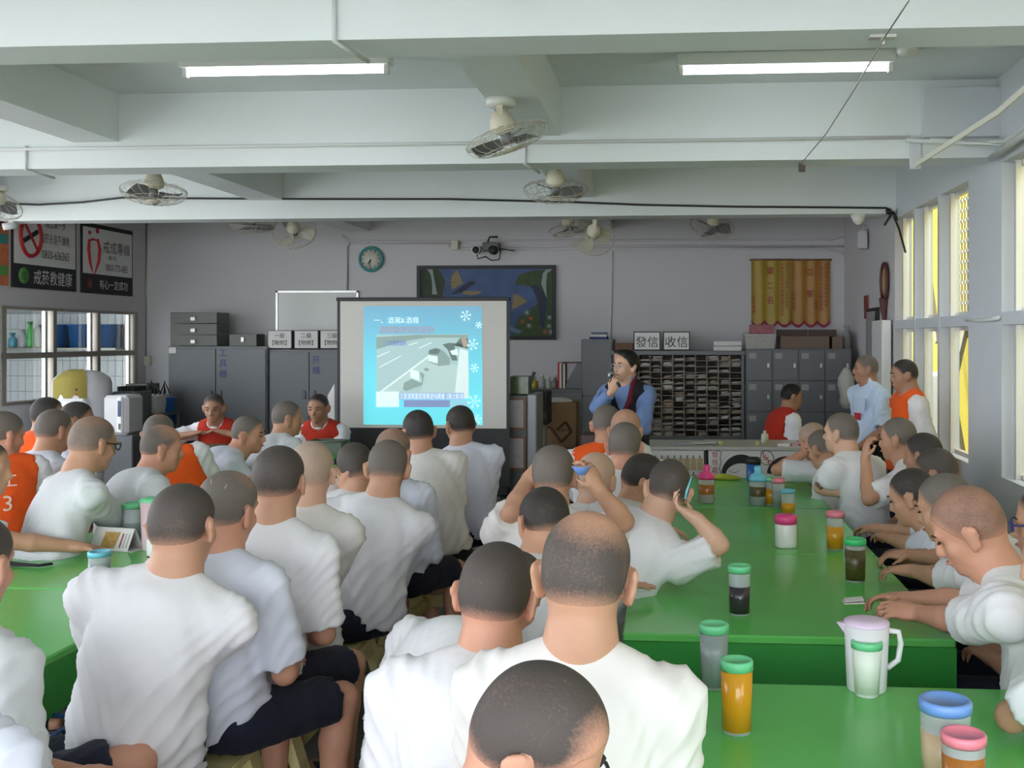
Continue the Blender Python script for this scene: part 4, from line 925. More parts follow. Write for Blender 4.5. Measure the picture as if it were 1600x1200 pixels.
# right of the aisle, seen from behind
person('large man with thinning crown in white tee, front centre, seen from behind', 916, 802, 2.12, face=2, lean=(0.04, 0.03), head=(2, 8, 3), hair='dark', hair_amt=0.95, bald=((0.015, -0.035, 0.125, 0.075, 1.1),), skin='tan', fat=1.12, sw=0.183, hs=1.10, cloth_='cream_cotton')
person('man with dark shaved head and outstanding ears, left of the large man', 777, 849, 2.42, face=-2, lean=(0.06, 0.05), head=(8, 8, 5), hair='dark', skin='ruddy', fat=1.1, sw=0.195, cloth_='white_cotton')
person('man bowing his shaved head at bottom centre, wearing glasses', 842, 1047, 1.62, face=70, lean=(0.20, 0.0), head=(22, 36, 6), hair='dark', skin='ruddy', hs=1.08, bald=((0.04, 0.075, 0.08, 0.05, 1),), glasses='black_plastic', cloth_='white_cotton', feat=True)
person('man bent low over the table, only his white back showing beyond outstanding ears', 800, 868, 3.00, face=30, lean=(0.30, 0.06), head=(-8, 40, 10), hair='dark', skin='ruddy', fat=1.12, sw=0.195, cloth_='white_cotton')
person('young man with dark shaved head tilted, behind the large man', 849, 764, 3.62, face=16, lean=(0.16, 0.0), head=(-46, 20, 4), hair='black', skin='tan', cloth_='white_cotton', R=dict(t=T_(968, 906), hint=(0.5, -0.6, -0.5), curl=0.1, fd=(1, 0.12, -0.05)))
person('man holding up a blue cup, grey flecked head, right of the aisle', 865, 696, 4.15, face=4, lean=(0.06, 0.02), head=(-2, 6, 0), hair='grey', skin='tan', cloth_='cream_cotton', sw=0.195,
       R=dict(e=at_d(976, 815, 4.0), t=at_d(936, 766, 3.95),  curl=0.55, fd=(-0.42, 0.0, 0.9), pn=(-0.6, 0.5, -0.2)), Lh=dict(e=at_d(800, 800, 4.0), t=at_d(825, 748, 4.15),  curl=0.5, fd=(0.6, 0.1, 0.7), pn=(0.6, 0.4, 0)))
person('man with pale nearly bald head behind the blue cup', 932, 708, 4.65, face=14, lean=(0.10, 0.02), head=(4, 10, 0), hair='silver', hair_amt=0.35, skin='fair', cloth_='white_cotton')
person('man resting his head on right hand, sprawled over right table', 1043, 719, 4.25, face=26, lean=(0.24, 0.20), head=(-34, 8, 12), hair='dark', skin='fair', fat=1.05, sw=0.19, shrug=(-0.02, 0.0), cloth_='white_cotton',
       R=dict(e=at_d(1124, 852, 4.02), t=at_d(1090, 812, 4.02),  curl=0.6, fd=(-0.85, 0.25, 0.5), pn=(-0.4, 0.2, 0.7)), Lh=dict(t=T_(1080, 832), hint=(-0.2, 0.5, -0.6), curl=0.3, fd=(0.95, -0.1, -0.1)))
person('man with face in profile bent down behind the man resting on his hand', 1006, 711, 4.85, face=34, lean=(0.18, 0.06), head=(44, 24, 10), hair='black', skin='tan', cloth_='white_cotton', feat=True)
person('man with flushed neck in white tee in line behind pale head', 977, 660, 5.35, face=8, lean=(0.06, 0.02), head=(0, 4, 0), hair='grey', skin='ruddy', cloth_='white_cotton')
person('man with shiny bald head in white tee before the speaker', 978, 640, 5.95, face=6, lean=(0.06, 0), head=(0, 6, 0), hair='grey', hair_amt=0.35, bald=(CROWN(0.10, 1),), skin='tan', cloth_='white_cotton')
person('man in orange vest with grey cropped head farthest along right table aisle side', 948, 633, 6.3, face=6, lean=(0.06, -0.06), head=(-4, 10, 0), hair='grey', skin='tan', shirt='vest', shrug=(0.03, 0.03), sw=0.20, fat=1.08, cloth_='white_cotton')
# window side of the right tables
person('man at near corner of right table holding a small paper, head bowed', 1512, 764, 3.12, face=-62, lean=(0.24, 0.02), head=(-6, 30, -6), hair='dark', hair_amt=0.55, skin='ruddy', hs=1.08, fat=1.12, sw=0.195, feat=True, cloth_='white_cotton',
       R=dict(t=T_(1392, 938, 0.80), hint=(0.7, 0.6, -0.8), curl=0.5, fd=(-0.95, 0.1, 0.05), pn=(0.1, -0.3, -0.9)), Lh=dict(t=T_(1402, 958, 0.80), hint=(0.6, -0.9, -0.6), curl=0.55, fd=(-0.95, 0.2, 0.1), pn=(0, 0.5, -0.8)))
person('man with both hands on table, second on window side', 1476, 742, 3.85, face=-66, lean=(0.24, 0.0), head=(6, 18, 0), hair='grey', skin='tan', cloth_='white_cotton', fat=1.05, feat=True,
       R=dict(t=T_(1400, 868, 0.79), hint=(0.6, 0.6, -0.6), curl=0.6, fd=(-0.95, 0, 0)), Lh=dict(t=T_(1412, 892, 0.79), hint=(0.6, -0.9, -0.5), curl=0.6, fd=(-0.9, 0.3, 0)))
person('man looking down left with both forearms on table, third on window side', 1425, 734, 4.55, face=-68, lean=(0.26, 0), head=(8, 20, 0), hair='black', skin='tan', cloth_='blue_white_cotton', feat=True,
       R=dict(t=T_(1362, 826, 0.79), hint=(0.5, 0.6, -0.6), curl=0.5), Lh=dict(t=T_(1368, 836, 0.79), hint=(0.6, -0.9, -0.5), curl=0.5))
person('man with rounded dark head leaning back, fourth on window side', 1462, 702, 5.05, face=-60, lean=(0.10, 0), head=(0, 20, 0), hair='dark', skin='brown', cloth_='white_cotton')
person('man with black hair half hidden, fifth on window side', 1441, 677, 5.6, face=-60, lean=(0.10, 0), head=(6, 8, 0), hair='black', skin='brown', cloth_='white_cotton')
person('man raising hand to his mouth on window side', 1402, 653, 5.95, face=-58, lean=(0.12, 0), head=(-2, 6, 0), hair='grey', skin='tan', cloth_='white_cotton', feat=True,
       Lh=dict(t=at_d(1352, 718, 5.75), hint=(-0.3, -0.8, -0.9), curl=0.6, fd=(0.1, 0.1, 0.95), pn=(0.9, 0.2, 0)))
person('man with tattooed arm looking to the screen on window side', 1313, 645, 6.2, face=-42, lean=(0.16, 0.02), head=(-14, 2, 0), hair='grey', skin='fair', cloth_='white_cotton', feat=True,
       Lh=dict(e=at_d(1282, 762, 6.05), t=at_d(1312, 770, 6.0), curl=0.5, fd=(0.7, 0.5, -0.3)), tattoo=('L', 'upper', 0.7, 1.0), sleeve=0.7)
person('man with bowed head between tattooed man and man resting on hand', 1284, 673, 6.7, face=-46, lean=(0.20, 0), head=(4, 20, 0), hair='grey', skin='tan', cloth_='white_cotton', feat=True)
person('man propping his head on his hand at far end of right table', 1270, 662, 7.05, face=-52, lean=(0.24, 0), head=(0, 22, 0), hair='silver', hair_amt=0.6, skin='ruddy', cloth_='grey_white_cotton', feat=True,
       Lh=dict(t=at_d(1262, 705, 6.9), hint=(-0.4, -0.5, -0.9), curl=0.6, fd=(0.2, 0, 0.95), pn=(0.7, 0.3, 0)), R=dict(t=T_(1235, 741, 0.79), hint=(0.4, 0.6, -0.6), curl=0.5))
person('man at right edge near camera with only white sleeve and bare elbow in view', 1662, 800, 2.62, face=-60, lean=(0.14, 0), head=(0, 16, 0), hair='dark', cloth_='grey_white_cotton', fat=1.05, sw=0.195,
       Lh=dict(e=atz(1580, 1120, 0.80), t=atz(1670, 1095, 0.80)), sleeve=0.80)
person('man in blue framed glasses cut by right edge of picture', 1634, 762, 3.45, face=-50, lean=(0.08, 0), head=(-16, 8, 0), hair='dark', glasses='blue_frame', cloth_='white_cotton', feat=True)
# standing and far people
S1 = person('speaker in blue shirt and black vest talking into a microphone', 977, 549, 8.05, face=205, lean=(0.02, 0), head=(22, 0, -3), hair='jet', long_hair=True, skin='fair', shirt='openvest', cloth_='blue_shirt', shorts='black_trousers', sleeve=1.88, stand=True, group='standing people', feat=True, glasses='wire_metal', vox=0.0105, hs=1.0,
       R=dict(t=at_d(956, 612, 7.72), hint=(-0.8, 0.2, -0.9), curl=0.8, fd=(0.35, 0.0, 0.9), pn=(0.1, 0.85, -0.2)), Lh=dict(t=at_d(955, 662, 7.8), hint=(0.8, -0.2, -0.8), curl=0.6, fd=(-0.9, 0.1, 0.1), pn=(0, 0.9, 0)))
S2 = person('guard in pale blue uniform shirt with red badge standing at right', 1352, 555, 8.6, face=-112, lean=(0.02, 0), head=(24, 2, 0), hair='grey', skin='brown', shirt='collar', cloth_='guard_shirt', shorts='black_trousers', stand=True, group='standing people', feat=True, vox=0.0105, hs=0.98,
       Lh=dict(t=at_d(1340, 700, 8.4), hint=(0.6, -0.2, -0.6), curl=0.5))
person('man in orange vest standing by the window behind the seated row', 1412, 562, 7.7, face=-100, lean=(0.02, 0), head=(10, 10, 0), hair='black', skin='brown', shirt='vest', cloth_='cream_cotton', shorts='navy_shorts', stand=True, group='standing people', feat=True, hs=0.98, tall=0.96)
person('man in red vest seated at counter with his back to the mail rack', 1238, 600, 9.9, face=70, lean=(0.06, 0), head=(10, 8, 0), hair='jet', skin='brown', shirt='vest', cloth_='white_cotton', feat=True)

# ------------------------------------------------------------------ far end of the room
RX, UZ = (1, 0, 0), (0, 0, 1)
M_cab = mat('grey_steel', (0.115, 0.122, 0.13), rough=0.42, var=0.06, scale=2, metal=0.0)
M_cabd = mat('grey_steel_dark', (0.10, 0.105, 0.11), rough=0.45, var=0.06)
M_chrome = mat('chrome', (0.45, 0.45, 0.45), rough=0.4, metal=0.8)
M_paper = mat('paper', (0.66, 0.64, 0.62), rough=0.8, var=0.05)
M_black = mat('matt_black', (0.012, 0.012, 0.014), rough=0.55)
M_ink = mat('black_ink', (0.02, 0.02, 0.025), rough=0.7); M_blueink = mat('blue_ink', (0.02, 0.03, 0.16), rough=0.6); M_red = mat('red_print', (0.50, 0.02, 0.03), rough=0.6); M_redtext = mat('red_text', (0.30, 0.02, 0.015), rough=0.7)
M_white = mat('white_board', (0.70, 0.70, 0.69), rough=0.45, var=0.02)
M_cardb = mat('cardboard', (0.30, 0.19, 0.105), rough=0.85, var=0.08, bump=0.05)
M_brown = mat('brown_wood', (0.17, 0.075, 0.03), rough=0.5, var=0.2, scale=9)
M_darkw = mat('dark_brown_shelf', (0.075, 0.045, 0.032), rough=0.6, var=0.2, scale=8)
def rect(px0, px1, py0, py1, Y):
    a, b = at(px0, py1, Y), at(px1, py0, Y); return a[0], b[0], a[2], b[2]
def boxed(px0, px1, py0, py1, Y, dep, zmin=None, bev=0.0, org=None):
    x0, x1, z0, z1 = rect(px0, px1, py0, py1, Y)
    if zmin is not None: z0 = zmin
    o = np.array(org if org is not None else (0, 0, 0)); return MB().box(np.array((x0, Y, z0)) - o, np.array((x1, Y + dep, z1)) - o, bev)

# steel cabinets
def cabinet(px0, px1, ptop, Y, dep, seams, label, mark=None, mpx=0, mpy=0, msize=0.15):
    x0, x1, z0, z1 = rect(px0, px1, ptop, ptop, Y); t = thing('steel_cabinet', label, 'cabinet', ((x0 + x1) / 2, Y + dep / 2, 0)); O = np.array(t.location[:])
    MB().box(np.array((x0, Y + 0.02, 0)) - O, np.array((x1, Y + dep, z1)) - O, 0.004).build('body', M_cab, t)
    xs = [x0 + 0.012] + [at(s, ptop, Y)[0] for s in seams] + [x1 - 0.012]
    for i in range(len(xs) - 1):
        dr = MB().box(np.array((xs[i] + 0.004, Y, 0.08)) - O, np.array((xs[i + 1] - 0.004, Y + 0.019, z1 - 0.03)) - O, 0.003).build('door', M_cab, t)
        hx = xs[i + 1] - 0.06 if i == 0 else xs[i] + 0.06
        MB().box(np.array((hx - 0.02, Y - 0.02, 1.02)) - O, np.array((hx + 0.02, Y, 1.12)) - O, 0.004).build('handle', M_cabd, dr)
    if mark:
        for i, c in enumerate(mark):
            p = at(mpx, mpy + i * 16.5, Y - 0.003); text(c, msize, p - O - np.array((msize / 2, 0, 0)) + np.array((msize / 2, 0, 0)), RX, UZ, M_blueink, t, 'painted_mark')
    return t, O
t, O = cabinet(262, 417, 541, 11.9, 0.5, (337,), 'wide grey steel tool cabinet with blue characters against back wall', '工具櫃', 348.5, 551, 0.10)
MB().box(at(264, 552, 11.897) - O, at(275, 543, 11.893) - O).build('paper_label', M_paper, t)
t, O = cabinet(419, 545, 546, 11.95, 0.5, (483,), 'dark grey steel cabinet with blue characters left of projector screen', '菸櫃', 494, 562, 0.10)
for py0, lb in ((488, 'top of three flat grey drawer boxes stacked on tool cabinet'), (506, 'middle of three flat grey drawer boxes stacked on tool cabinet'), (523.5, 'bottom of three flat grey drawer boxes stacked on tool cabinet')):
    x0, x1, z0, z1 = rect(266, 339, py0, py0 + 17, 12.0)
    t = thing('drawer_box', lb, 'box', ((x0 + x1) / 2, 12.15, z1)); O = np.array(t.location[:]); z0, z1 = min(z0, z1), max(z0, z1); O[2] = z0; t.location = O
    MB().box(np.array((x0, 12.0, z0)) - O, np.array((x1, 12.35, z1)) - O, 0.004).build('body', mat('olive_grey_steel', (0.13, 0.13, 0.115), rough=0.5), t)
    MB().box((-0.03, -0.175, 0.03), (0.03, -0.15, 0.075), 0.003).build('latch', M_chrome, t)
x0, x1, z0, z1 = rect(358, 401, 522, 541, 12.0); t = thing('cash_box', 'small olive grey steel box with latch on tool cabinet', 'box', ((x0 + x1) / 2, 12.1, z0)); O = np.array(t.location[:])
MB().box(np.array((x0, 12.0, z0)) - O, np.array((x1, 12.25, z1)) - O, 0.005).build('body', MATS['olive_grey_steel'], t); MB().box((-0.02, -0.118, 0.05), (0.02, -0.1, 0.11), 0.003).build('latch', M_chrome, t)
for px0, c, lb in ((418, '一', 'first'), (459.5, '二', 'second'), (500, '三', 'third')):
    x0, x1, z0, z1 = rect(px0, px0 + 38, 516, 544.5, 11.96); t = thing('storage_box', '%s paper fronted box from the left on dark grey cabinet' % lb, 'box', ((x0 + x1) / 2, 12.1, z0), 0, 'paper fronted boxes on cabinet'); O = np.array(t.location[:])
    MB().box(np.array((x0, 11.962, z0)) - O, np.array((x1, 12.3, z1)) - O, 0.004).build('carton', M_cabd, t)
    MB().box(np.array((x0 + 0.01, 11.957, z0 + 0.005)) - O, np.array((x1 - 0.01, 11.961, z1 - 0.008)) - O).build('paper_front', M_paper, t)
    text(c + '級', 0.065, (0, -0.146, 0.155), RX, UZ, M_ink, t); text('【物劑】', 0.065, (0, -0.146, 0.07), RX, UZ, M_ink, t)
# whiteboard and clock
x0, x1, z0, z1 = rect(431, 560, 454, 530, YB - 0.03); t = thing('whiteboard', 'aluminium framed whiteboard on back wall half behind projector screen', 'whiteboard', ((x0 + x1) / 2, YB, z0)); O = np.array(t.location[:])
MB().box(np.array((x0, YB - 0.02, z0)) - O, np.array((x1, YB - 0.001, z1)) - O).build('board', mat('whiteboard_face', (0.50, 0.51, 0.48), rough=0.18, var=0.03), t)
fr = MB()
for a, b in (((x0, z0), (x1, z0 + 0.025)), ((x0, z1 - 0.025), (x1, z1)), ((x0, z0), (x0 + 0.025, z1)), ((x1 - 0.025, z0), (x1, z1))): fr.box(np.array((a[0], YB - 0.035, a[1])) - O, np.array((b[0], YB - 0.021, b[1])) - O)
fr.build('frame', M_alu, t)
c = at(580, 405, YB - 0.02); t = thing('wall_clock', 'round teal rimmed clock on the back wall', 'clock', c)
def disk(r, y0, y1, n=32): return MB().lathe([(0, 0), (r, 0), (r, y1 - y0), (0, y1 - y0)], n).xf(Matrix.Translation((0, y1, 0)) @ Matrix.Rotation(math.radians(90), 4, 'X'))
disk(0.132, -0.012, 0.018).build('dial', mat('clock_dial', (0.55, 0.54, 0.47), rough=0.4), t)
MB().tube([(0.145 * math.cos(a), -0.01, 0.145 * math.sin(a)) for a in np.linspace(0, 2 * math.pi, 32, endpoint=False)], 0.019, 8, closed=True).build('rim', mat('teal_plastic', (0.02, 0.22, 0.22), rough=0.35), t)
for ang, L, wd_, n in ((212, 0.075, 0.012, 'hour_hand'), (190, 0.11, 0.008, 'minute_hand')):
    a = math.radians(90 - ang); MB().bar((0, -0.018, 0), (L * math.cos(a), -0.018, L * math.sin(a)), 0.003, wd_, (0, 1, 0) if False else (math.sin(a), 0, -math.cos(a))).build(n, M_ink, t)
tk = MB()
for i in range(12):
    a = i * math.pi / 6; tk.bar((0.10 * math.cos(a), -0.014, 0.10 * math.sin(a)), (0.12 * math.cos(a), -0.014, 0.12 * math.sin(a)), 0.003, 0.01, (math.sin(a), 0, -math.cos(a)))
tk.build('hour_marks', M_ink, t)
# painting of long tailed birds
PY = YB - 0.05
x0, x1, z0, z1 = rect(651, 868, 414, 531, PY); t = thing('framed_painting', 'dark framed painting of blue birds, waterfalls and flowers on back wall', 'painting', ((x0 + x1) / 2, YB, z0)); O = np.array(t.location[:])
fr = MB(); e = 0.045
for a, b in (((x0, z0), (x1, z0 + e)), ((x0, z1 - e), (x1, z1)), ((x0, z0 + e), (x0 + e, z1 - e)), ((x1 - e, z0 + e), (x1, z1 - e))): fr.box(np.array((a[0], PY, a[1])) - O, np.array((b[0], YB - 0.002, b[1])) - O)
fr.build('frame', M_black, t)
MB().box(np.array((x0 + e, PY + 0.02, z0 + e)) - O, np.array((x1 - e, YB - 0.005, z1 - e)) - O).build('canvas', mat('painted_sky', (0.045, 0.085, 0.20), rough=0.6, var=0.55, scale=5), t)
layer = [0]
def paint(pts, col, name):                 # flat paint on the canvas; pts in pixels of the 240 x 140 part from (640, 400)
    layer[0] += 1; y = PY + 0.0195 - 0.0004 * layer[0]
    P = []
    for (u_, v_) in pts:
        px = 640 + u_ * 0.15; py = 400 + v_ * 0.15; q = at(px, py, PY); P.append((q[0] - O[0], y - O[1], q[2] - O[2]))
    MB().add(P, [tuple(range(len(P)))]).build(name, col, t)
c_dg = mat('paint_dark_green', (0.03, 0.045, 0.022), rough=0.7, var=0.5, scale=12); c_g = mat('paint_green', (0.04, 0.07, 0.025), rough=0.7, var=0.6, scale=20); c_w = mat('paint_pale', (0.26, 0.31, 0.31), rough=0.7); c_nv = mat('paint_navy', (0.012, 0.018, 0.05), rough=0.6); c_ye = mat('paint_straw', (0.24, 0.19, 0.09), rough=0.7, var=0.3, scale=30); c_or = mat('paint_orange', (0.35, 0.09, 0.04), rough=0.7); c_bl = mat('paint_tail_blue', (0.10, 0.16, 0.28), rough=0.7)
paint([(115, 135), (300, 135), (345, 210), (370, 270), (340, 390), (350, 600), (115, 600)], c_dg, 'painted_bush')
paint([(175, 132), (235, 132), (250, 230), (285, 400), (230, 400), (232, 280), (215, 190)], c_w, 'painted_waterfall')
paint([(1480, 140), (1480, 840), (1300, 840), (1100, 840), (1050, 820), (1140, 640), (1330, 500), (1290, 330), (1180, 300), (1090, 300), (1140, 190), (1300, 150)], c_g, 'painted_bush')
paint([(1490, 135), (1420, 140), (1385, 180), (1370, 290), (1400, 370), (1425, 440), (1420, 300), (1430, 180)], c_w, 'painted_waterfall')
for cx_, cy_, r0, r1, a0, a1 in ((580, 270, 30, 165, 150, 235), (640, 370, 20, 110, -15, 195), (1060, 590, 30, 210, -85, -35)):
    paint([(cx_ + r0 * math.cos(math.radians(a0)), cy_ + r0 * math.sin(math.radians(a0)))] + [(cx_ + (r1 if i % 2 else r1 * 0.88) * math.cos(math.radians(a0 + (a1 - a0) * i / 12)), cy_ + (r1 if i % 2 else r1 * 0.88) * math.sin(math.radians(a0 + (a1 - a0) * i / 12)) * (0.35 if cy_ == 370 else 1)) for i in range(13)], c_ye, 'painted_wing')
paint([(690, 283), (665, 262), (620, 262), (585, 285), (535, 320), (430, 395), (470, 398), (545, 380), (600, 340), (650, 305)], c_nv, 'painted_bird')
paint([(1255, 325), (1275, 300), (1310, 298), (1350, 330), (1400, 380), (1425, 440), (1415, 600), (1400, 760), (1370, 760), (1345, 560), (1340, 450), (1300, 390), (1285, 340)], c_nv, 'painted_bird')
paint([(1040, 730), (1075, 740), (1180, 785), (1130, 810), (1080, 800), (1040, 770)], c_bl, 'painted_tail')
for (cx_, cy_, cc) in ((1220, 590, c_w), (1240, 725, c_w), (1175, 680, c_or), (1260, 650, c_or), (1455, 640, c_w), (1450, 730, c_w), (1410, 785, c_or), (1470, 790, c_w)):
    paint([(cx_ + (36 if i % 2 else 12) * math.cos(i * math.pi / 6), cy_ + (36 if i % 2 else 12) * math.sin(i * math.pi / 6)) for i in range(12)], cc, 'painted_flower')
# projector camera rig above the painting
c = at(765, 388, YB - 0.12); t = thing('wall_camera', 'black camera and round lamp on a bracket above the painting', 'camera', c)
MB().box((-0.09, -0.02, -0.03), (0.12, 0.10, 0.07), 0.01).build('bracket_box', mat('rig_grey', (0.14, 0.14, 0.14), rough=0.6), t)
disk(0.055, -0.12, -0.02).xf(Matrix.Translation((0.06, 0, -0.03))).build('camera_body', M_black, t)
MB().tube([(-0.17 + 0.05 * math.cos(a), -0.02, -0.02 + 0.05 * math.sin(a)) for a in np.linspace(0, 2 * math.pi, 20, endpoint=False)], 0.006, 6, closed=True).build('lamp_ring', M_alu, t)
disk(0.048, -0.02, 0.06).xf(Matrix.Translation((-0.17, 0, -0.02))).build('lamp', M_black, t)
MB().tube([(-0.16, 0, -0.07), (-0.15, 0, -0.13), (-0.05, 0, -0.10), (0.02, 0, -0.15), (0.12, 0, -0.14), (0.14, 0, -0.02)], 0.008, 6).tube([(-0.03, 0, 0.06), (0.0, 0, 0.14), (0.1, 0, 0.14)], 0.012, 6).tube([(0.1, 0, 0.0), (0.3, 0.04, -0.03)], 0.006, 6).build('cables', M_black, t)
one('junction_box', box((-0.045, -0.03, -0.06), (0.045, 0.0, 0.06), 0.005), MATS['ivory_plastic'], 'ivory junction box on back wall conduit left of camera', 'junction box', loc=at(711, 383, YB - 0.035))
# banners
def banner(px0, px1, col, big, bigx, bigys, small, label, msz):
    Y = YB - 0.03; x0, x1, z0, z1 = rect(px0, px1, 407, 505, Y); W = x1 - x0; t = thing('pennant_banner', label, 'banner', (x0, Y, z0), 0, 'award banners on back wall')
    n = 24; top = []; bot = []; rim = []
    for i in range(n + 1):
        s = i / n; sc = abs(math.sin(math.pi * 3 * s)); zb = -0.055 * sc + 0.035
        yo = 0.008 * math.sin(s * 19)
        top.append((W * s, yo, z1 - z0)); bot.append((W * s, yo, zb)); rim.append((W * s, yo - 0.002, zb - 0.035))
    F = [(i, i + 1, n + 2 + i, n + 1 + i) for i in range(n)]
    b = MB(); b.add(top + bot, F, True); b.add([(p[0], p[1] + 0.006, p[2]) for p in top + bot], F, True); b.build('cloth', col, t)
    b = MB(); b.add(bot + rim, F); b.add([(p[0], p[1] + 0.006, p[2]) for p in bot + rim], F); b.build('fringe', mat('crimson_fringe', (0.28, 0.02, 0.05), rough=0.8), t)
    MB().tube([(-0.02, 0.003, z1 - z0 + 0.01), (W + 0.02, 0.003, z1 - z0 + 0.01)], 0.012, 8).build('rod', M_brown, t)
    for c_, py in zip(big, bigys): text(c_, msz, at(bigx, py, Y - 0.014) - np.array(t.location[:]), RX, UZ, M_redtext, t, 'printed_character')
    for s_, px, py, sz in small: text(s_, sz, at(px, py, Y - 0.014) - np.array(t.location[:]), RX, UZ, M_redtext, t, 'printed_line', vert=True)
    return t
banner(1174, 1236, mat('yellow_satin', (0.34, 0.225, 0.012), rough=0.45, var=0.12, scale=5), '第二名', 1203, (423, 446, 469), (('中華民國運動會團體競賽組優勝', 1222.5, 413, 0.042), ('國年月日全體同仁敬贈所長', 1229, 412, 0.042), ('所長敬贈', 1178, 465, 0.05)), 'yellow satin award banner with red characters on back wall', 0.10)
banner(1237, 1297, mat('orange_satin', (0.36, 0.17, 0.02), rough=0.45, var=0.12, scale=5), '亞軍', 1265, (425, 459), (('中華民國年月日運動會團體', 1283, 412, 0.045), ('團體競賽組優勝獎中華隊', 1291, 413, 0.045), ('所長敬贈', 1240.5, 460, 0.05), ('敬贈', 1275, 474, 0.045)), 'orange satin award banner with red characters on back wall', 0.10)

# projector screen on a tripod
SY = 9.55
x0, x1, z0, z1 = rect(531, 793, 470, 668, SY); cx_ = (x0 + x1) / 2; t = thing('projector_screen', 'portable projection screen in black casing showing a bright slide', 'projector screen', (cx_, SY, 0)); O = np.array(t.location[:])
xa, xb, za, zb = rect(526, 797, 464, 745, SY)
MB().box(np.array((xa, SY - 0.02, zb - 0.035)) - O, np.array((xb, SY + 0.05, zb)) - O, 0.006).build('top_bar', M_black, t)
MB().box(np.array((x0 - 0.025, SY, 0.34)) - O, np.array((x1 + 0.02, SY + 0.006, zb - 0.03)) - O).build('black_backing', M_black, t)
MB().box(np.array((x0 + 0.005, SY - 0.003, z0)) - O, np.array((x1 - 0.01, SY - 0.0005, z1)) - O).build('white_fabric', mat('screen_fabric', (0.60, 0.58, 0.54), rough=0.8, var=0.02), t)
MB().box(np.array((xa, SY - 0.05, 0.26)) - O, np.array((xb, SY + 0.05, 0.36)) - O, 0.02).build('roller_case', M_black, t)
MB().tube([(0, 0.07, 0.1), (0, 0.07, zb)], 0.016, 8).build('pole', M_black, t)
for a in (30, 150, 270): MB().tube([(0, 0.07, 0.34), (0.55 * math.cos(math.radians(a)), 0.07 + 0.55 * math.sin(math.radians(a)), 0.012)], 0.012, 8).build('leg', M_black, t)
def slide_mat(n, col, e=0.55): return mat('slide_' + n, col, rough=0.9, emit=col, estr=e * 0.6, var=0.0)
lay = [0]
def sl(pts, m, name='slide_shape', th=None):     # light thrown on the fabric; pts in 1/6 px of the 200 px square from (560, 470)
    lay[0] += 1; y = SY - 0.0035 - 0.0004 * lay[0]; P = []
    for u_, v_ in pts:
        q = at(560 + u_ / 6, 470 + v_ / 6, SY); P.append((q[0] - O[0], y - O[1], q[2] - O[2]))
    return MB().add(P, [tuple(range(len(P)))]).build(name, m, t)
def slm(u_, v_):
    q = at(560 + u_ / 6, 470 + v_ / 6, SY); return np.array((q[0], SY - 0.0035 - 0.0004 * (lay[0] + 1), q[2])) - O
g = bpy.data.materials.new('slide_background'); g.use_nodes = True; MATS['slide_background'] = g; N = g.node_tree.nodes; p = N['Principled BSDF']
tc = N.new('ShaderNodeTexCoord'); sx = N.new('ShaderNodeSeparateXYZ'); mr = N.new('ShaderNodeMapRange'); rp = N.new('ShaderNodeValToRGB'); g.node_tree.links.new(tc.outputs['Object'], sx.inputs[0]); g.node_tree.links.new(sx.outputs['Z'], mr.inputs['Value'])
_zb, _zt = slm(0, 1165)[2], slm(0, 50)[2]; mr.inputs['From Min'].default_value = _zb; mr.inputs['From Max'].default_value = _zt
g.node_tree.links.new(mr.outputs[0], rp.inputs[0]); cr_ = rp.color_ramp; cr_.elements[0].color = (0.16, 0.72, 0.80, 1); cr_.elements[1].color = (0.17, 0.36, 0.50, 1); e_ = cr_.elements.new(0.45); e_.color = (0.15, 0.58, 0.68, 1)
g.node_tree.links.new(rp.outputs[0], p.inputs['Base Color']); g.node_tree.links.new(rp.outputs[0], p.inputs['Emission Color']); p.inputs['Emission Strength'].default_value = 0.35; p.inputs['Roughness'].default_value = 0.9
sl([(50, 50), (1158, 50), (1166, 1165), (48, 1160)], g, 'slide_background')
S_road = slide_mat('road', (0.36, 0.50, 0.50)); S_line = slide_mat('line', (0.62, 0.74, 0.73)); S_dk = slide_mat('dark', (0.13, 0.18, 0.17)); S_md = slide_mat('mid', (0.24, 0.33, 0.31)); S_wh = slide_mat('white', (0.68, 0.84, 0.86)); S_bl = slide_mat('caption', (0.13, 0.20, 0.50)); S_rd = slide_mat('title', (0.42, 0.25, 0.30)); S_pk = slide_mat('pavement', (0.42, 0.55, 0.53)); S_or = slide_mat('orange', (0.40, 0.30, 0.25))
sl([(170, 318), (1030, 312), (1036, 915), (170, 915)], S_road, 'slide_photo'); sl([(170, 340), (560, 318), (1030, 318), (1030, 345), (640, 345), (400, 385), (170, 455)], S_md, 'slide_verge')
sl([(640, 525), (1036, 640), (1036, 915), (560, 915), (600, 790), (380, 850), (205, 850)], S_pk, 'slide_pavement'); sl([(200, 850), (645, 522), (660, 530), (230, 850)], S_line); sl([(195, 620), (400, 512), (402, 520), (200, 628)], S_line); sl([(570, 440), (690, 385), (692, 393), (574, 448)], S_line); sl([(175, 520), (295, 470), (296, 478), (178, 530)], S_line); sl([(470, 412), (560, 385), (560, 392), (472, 420)], S_line)
sl([(650, 500), (670, 455), (740, 440), (800, 470), (860, 540), (860, 600), (760, 612), (660, 575)], S_md, 'slide_car'); sl([(650, 505), (745, 520), (745, 590), (655, 565)], S_line, 'slide_car'); sl([(660, 470), (720, 445), (770, 460), (750, 500), (670, 498)], S_dk, 'slide_car')
sl([(790, 410), (850, 395), (960, 400), (1030, 450), (1030, 350), (960, 345), (900, 420), (930, 560), (880, 560), (840, 460)], S_dk, 'slide_crowd'); sl([(860, 470), (930, 450), (935, 510), (880, 505)], S_wh); sl([(960, 350), (1010, 345), (1030, 420), (990, 440)], S_or); sl([(900, 915), (940, 560), (950, 450), (1032, 470), (1036, 915)], S_line, 'slide_wall')
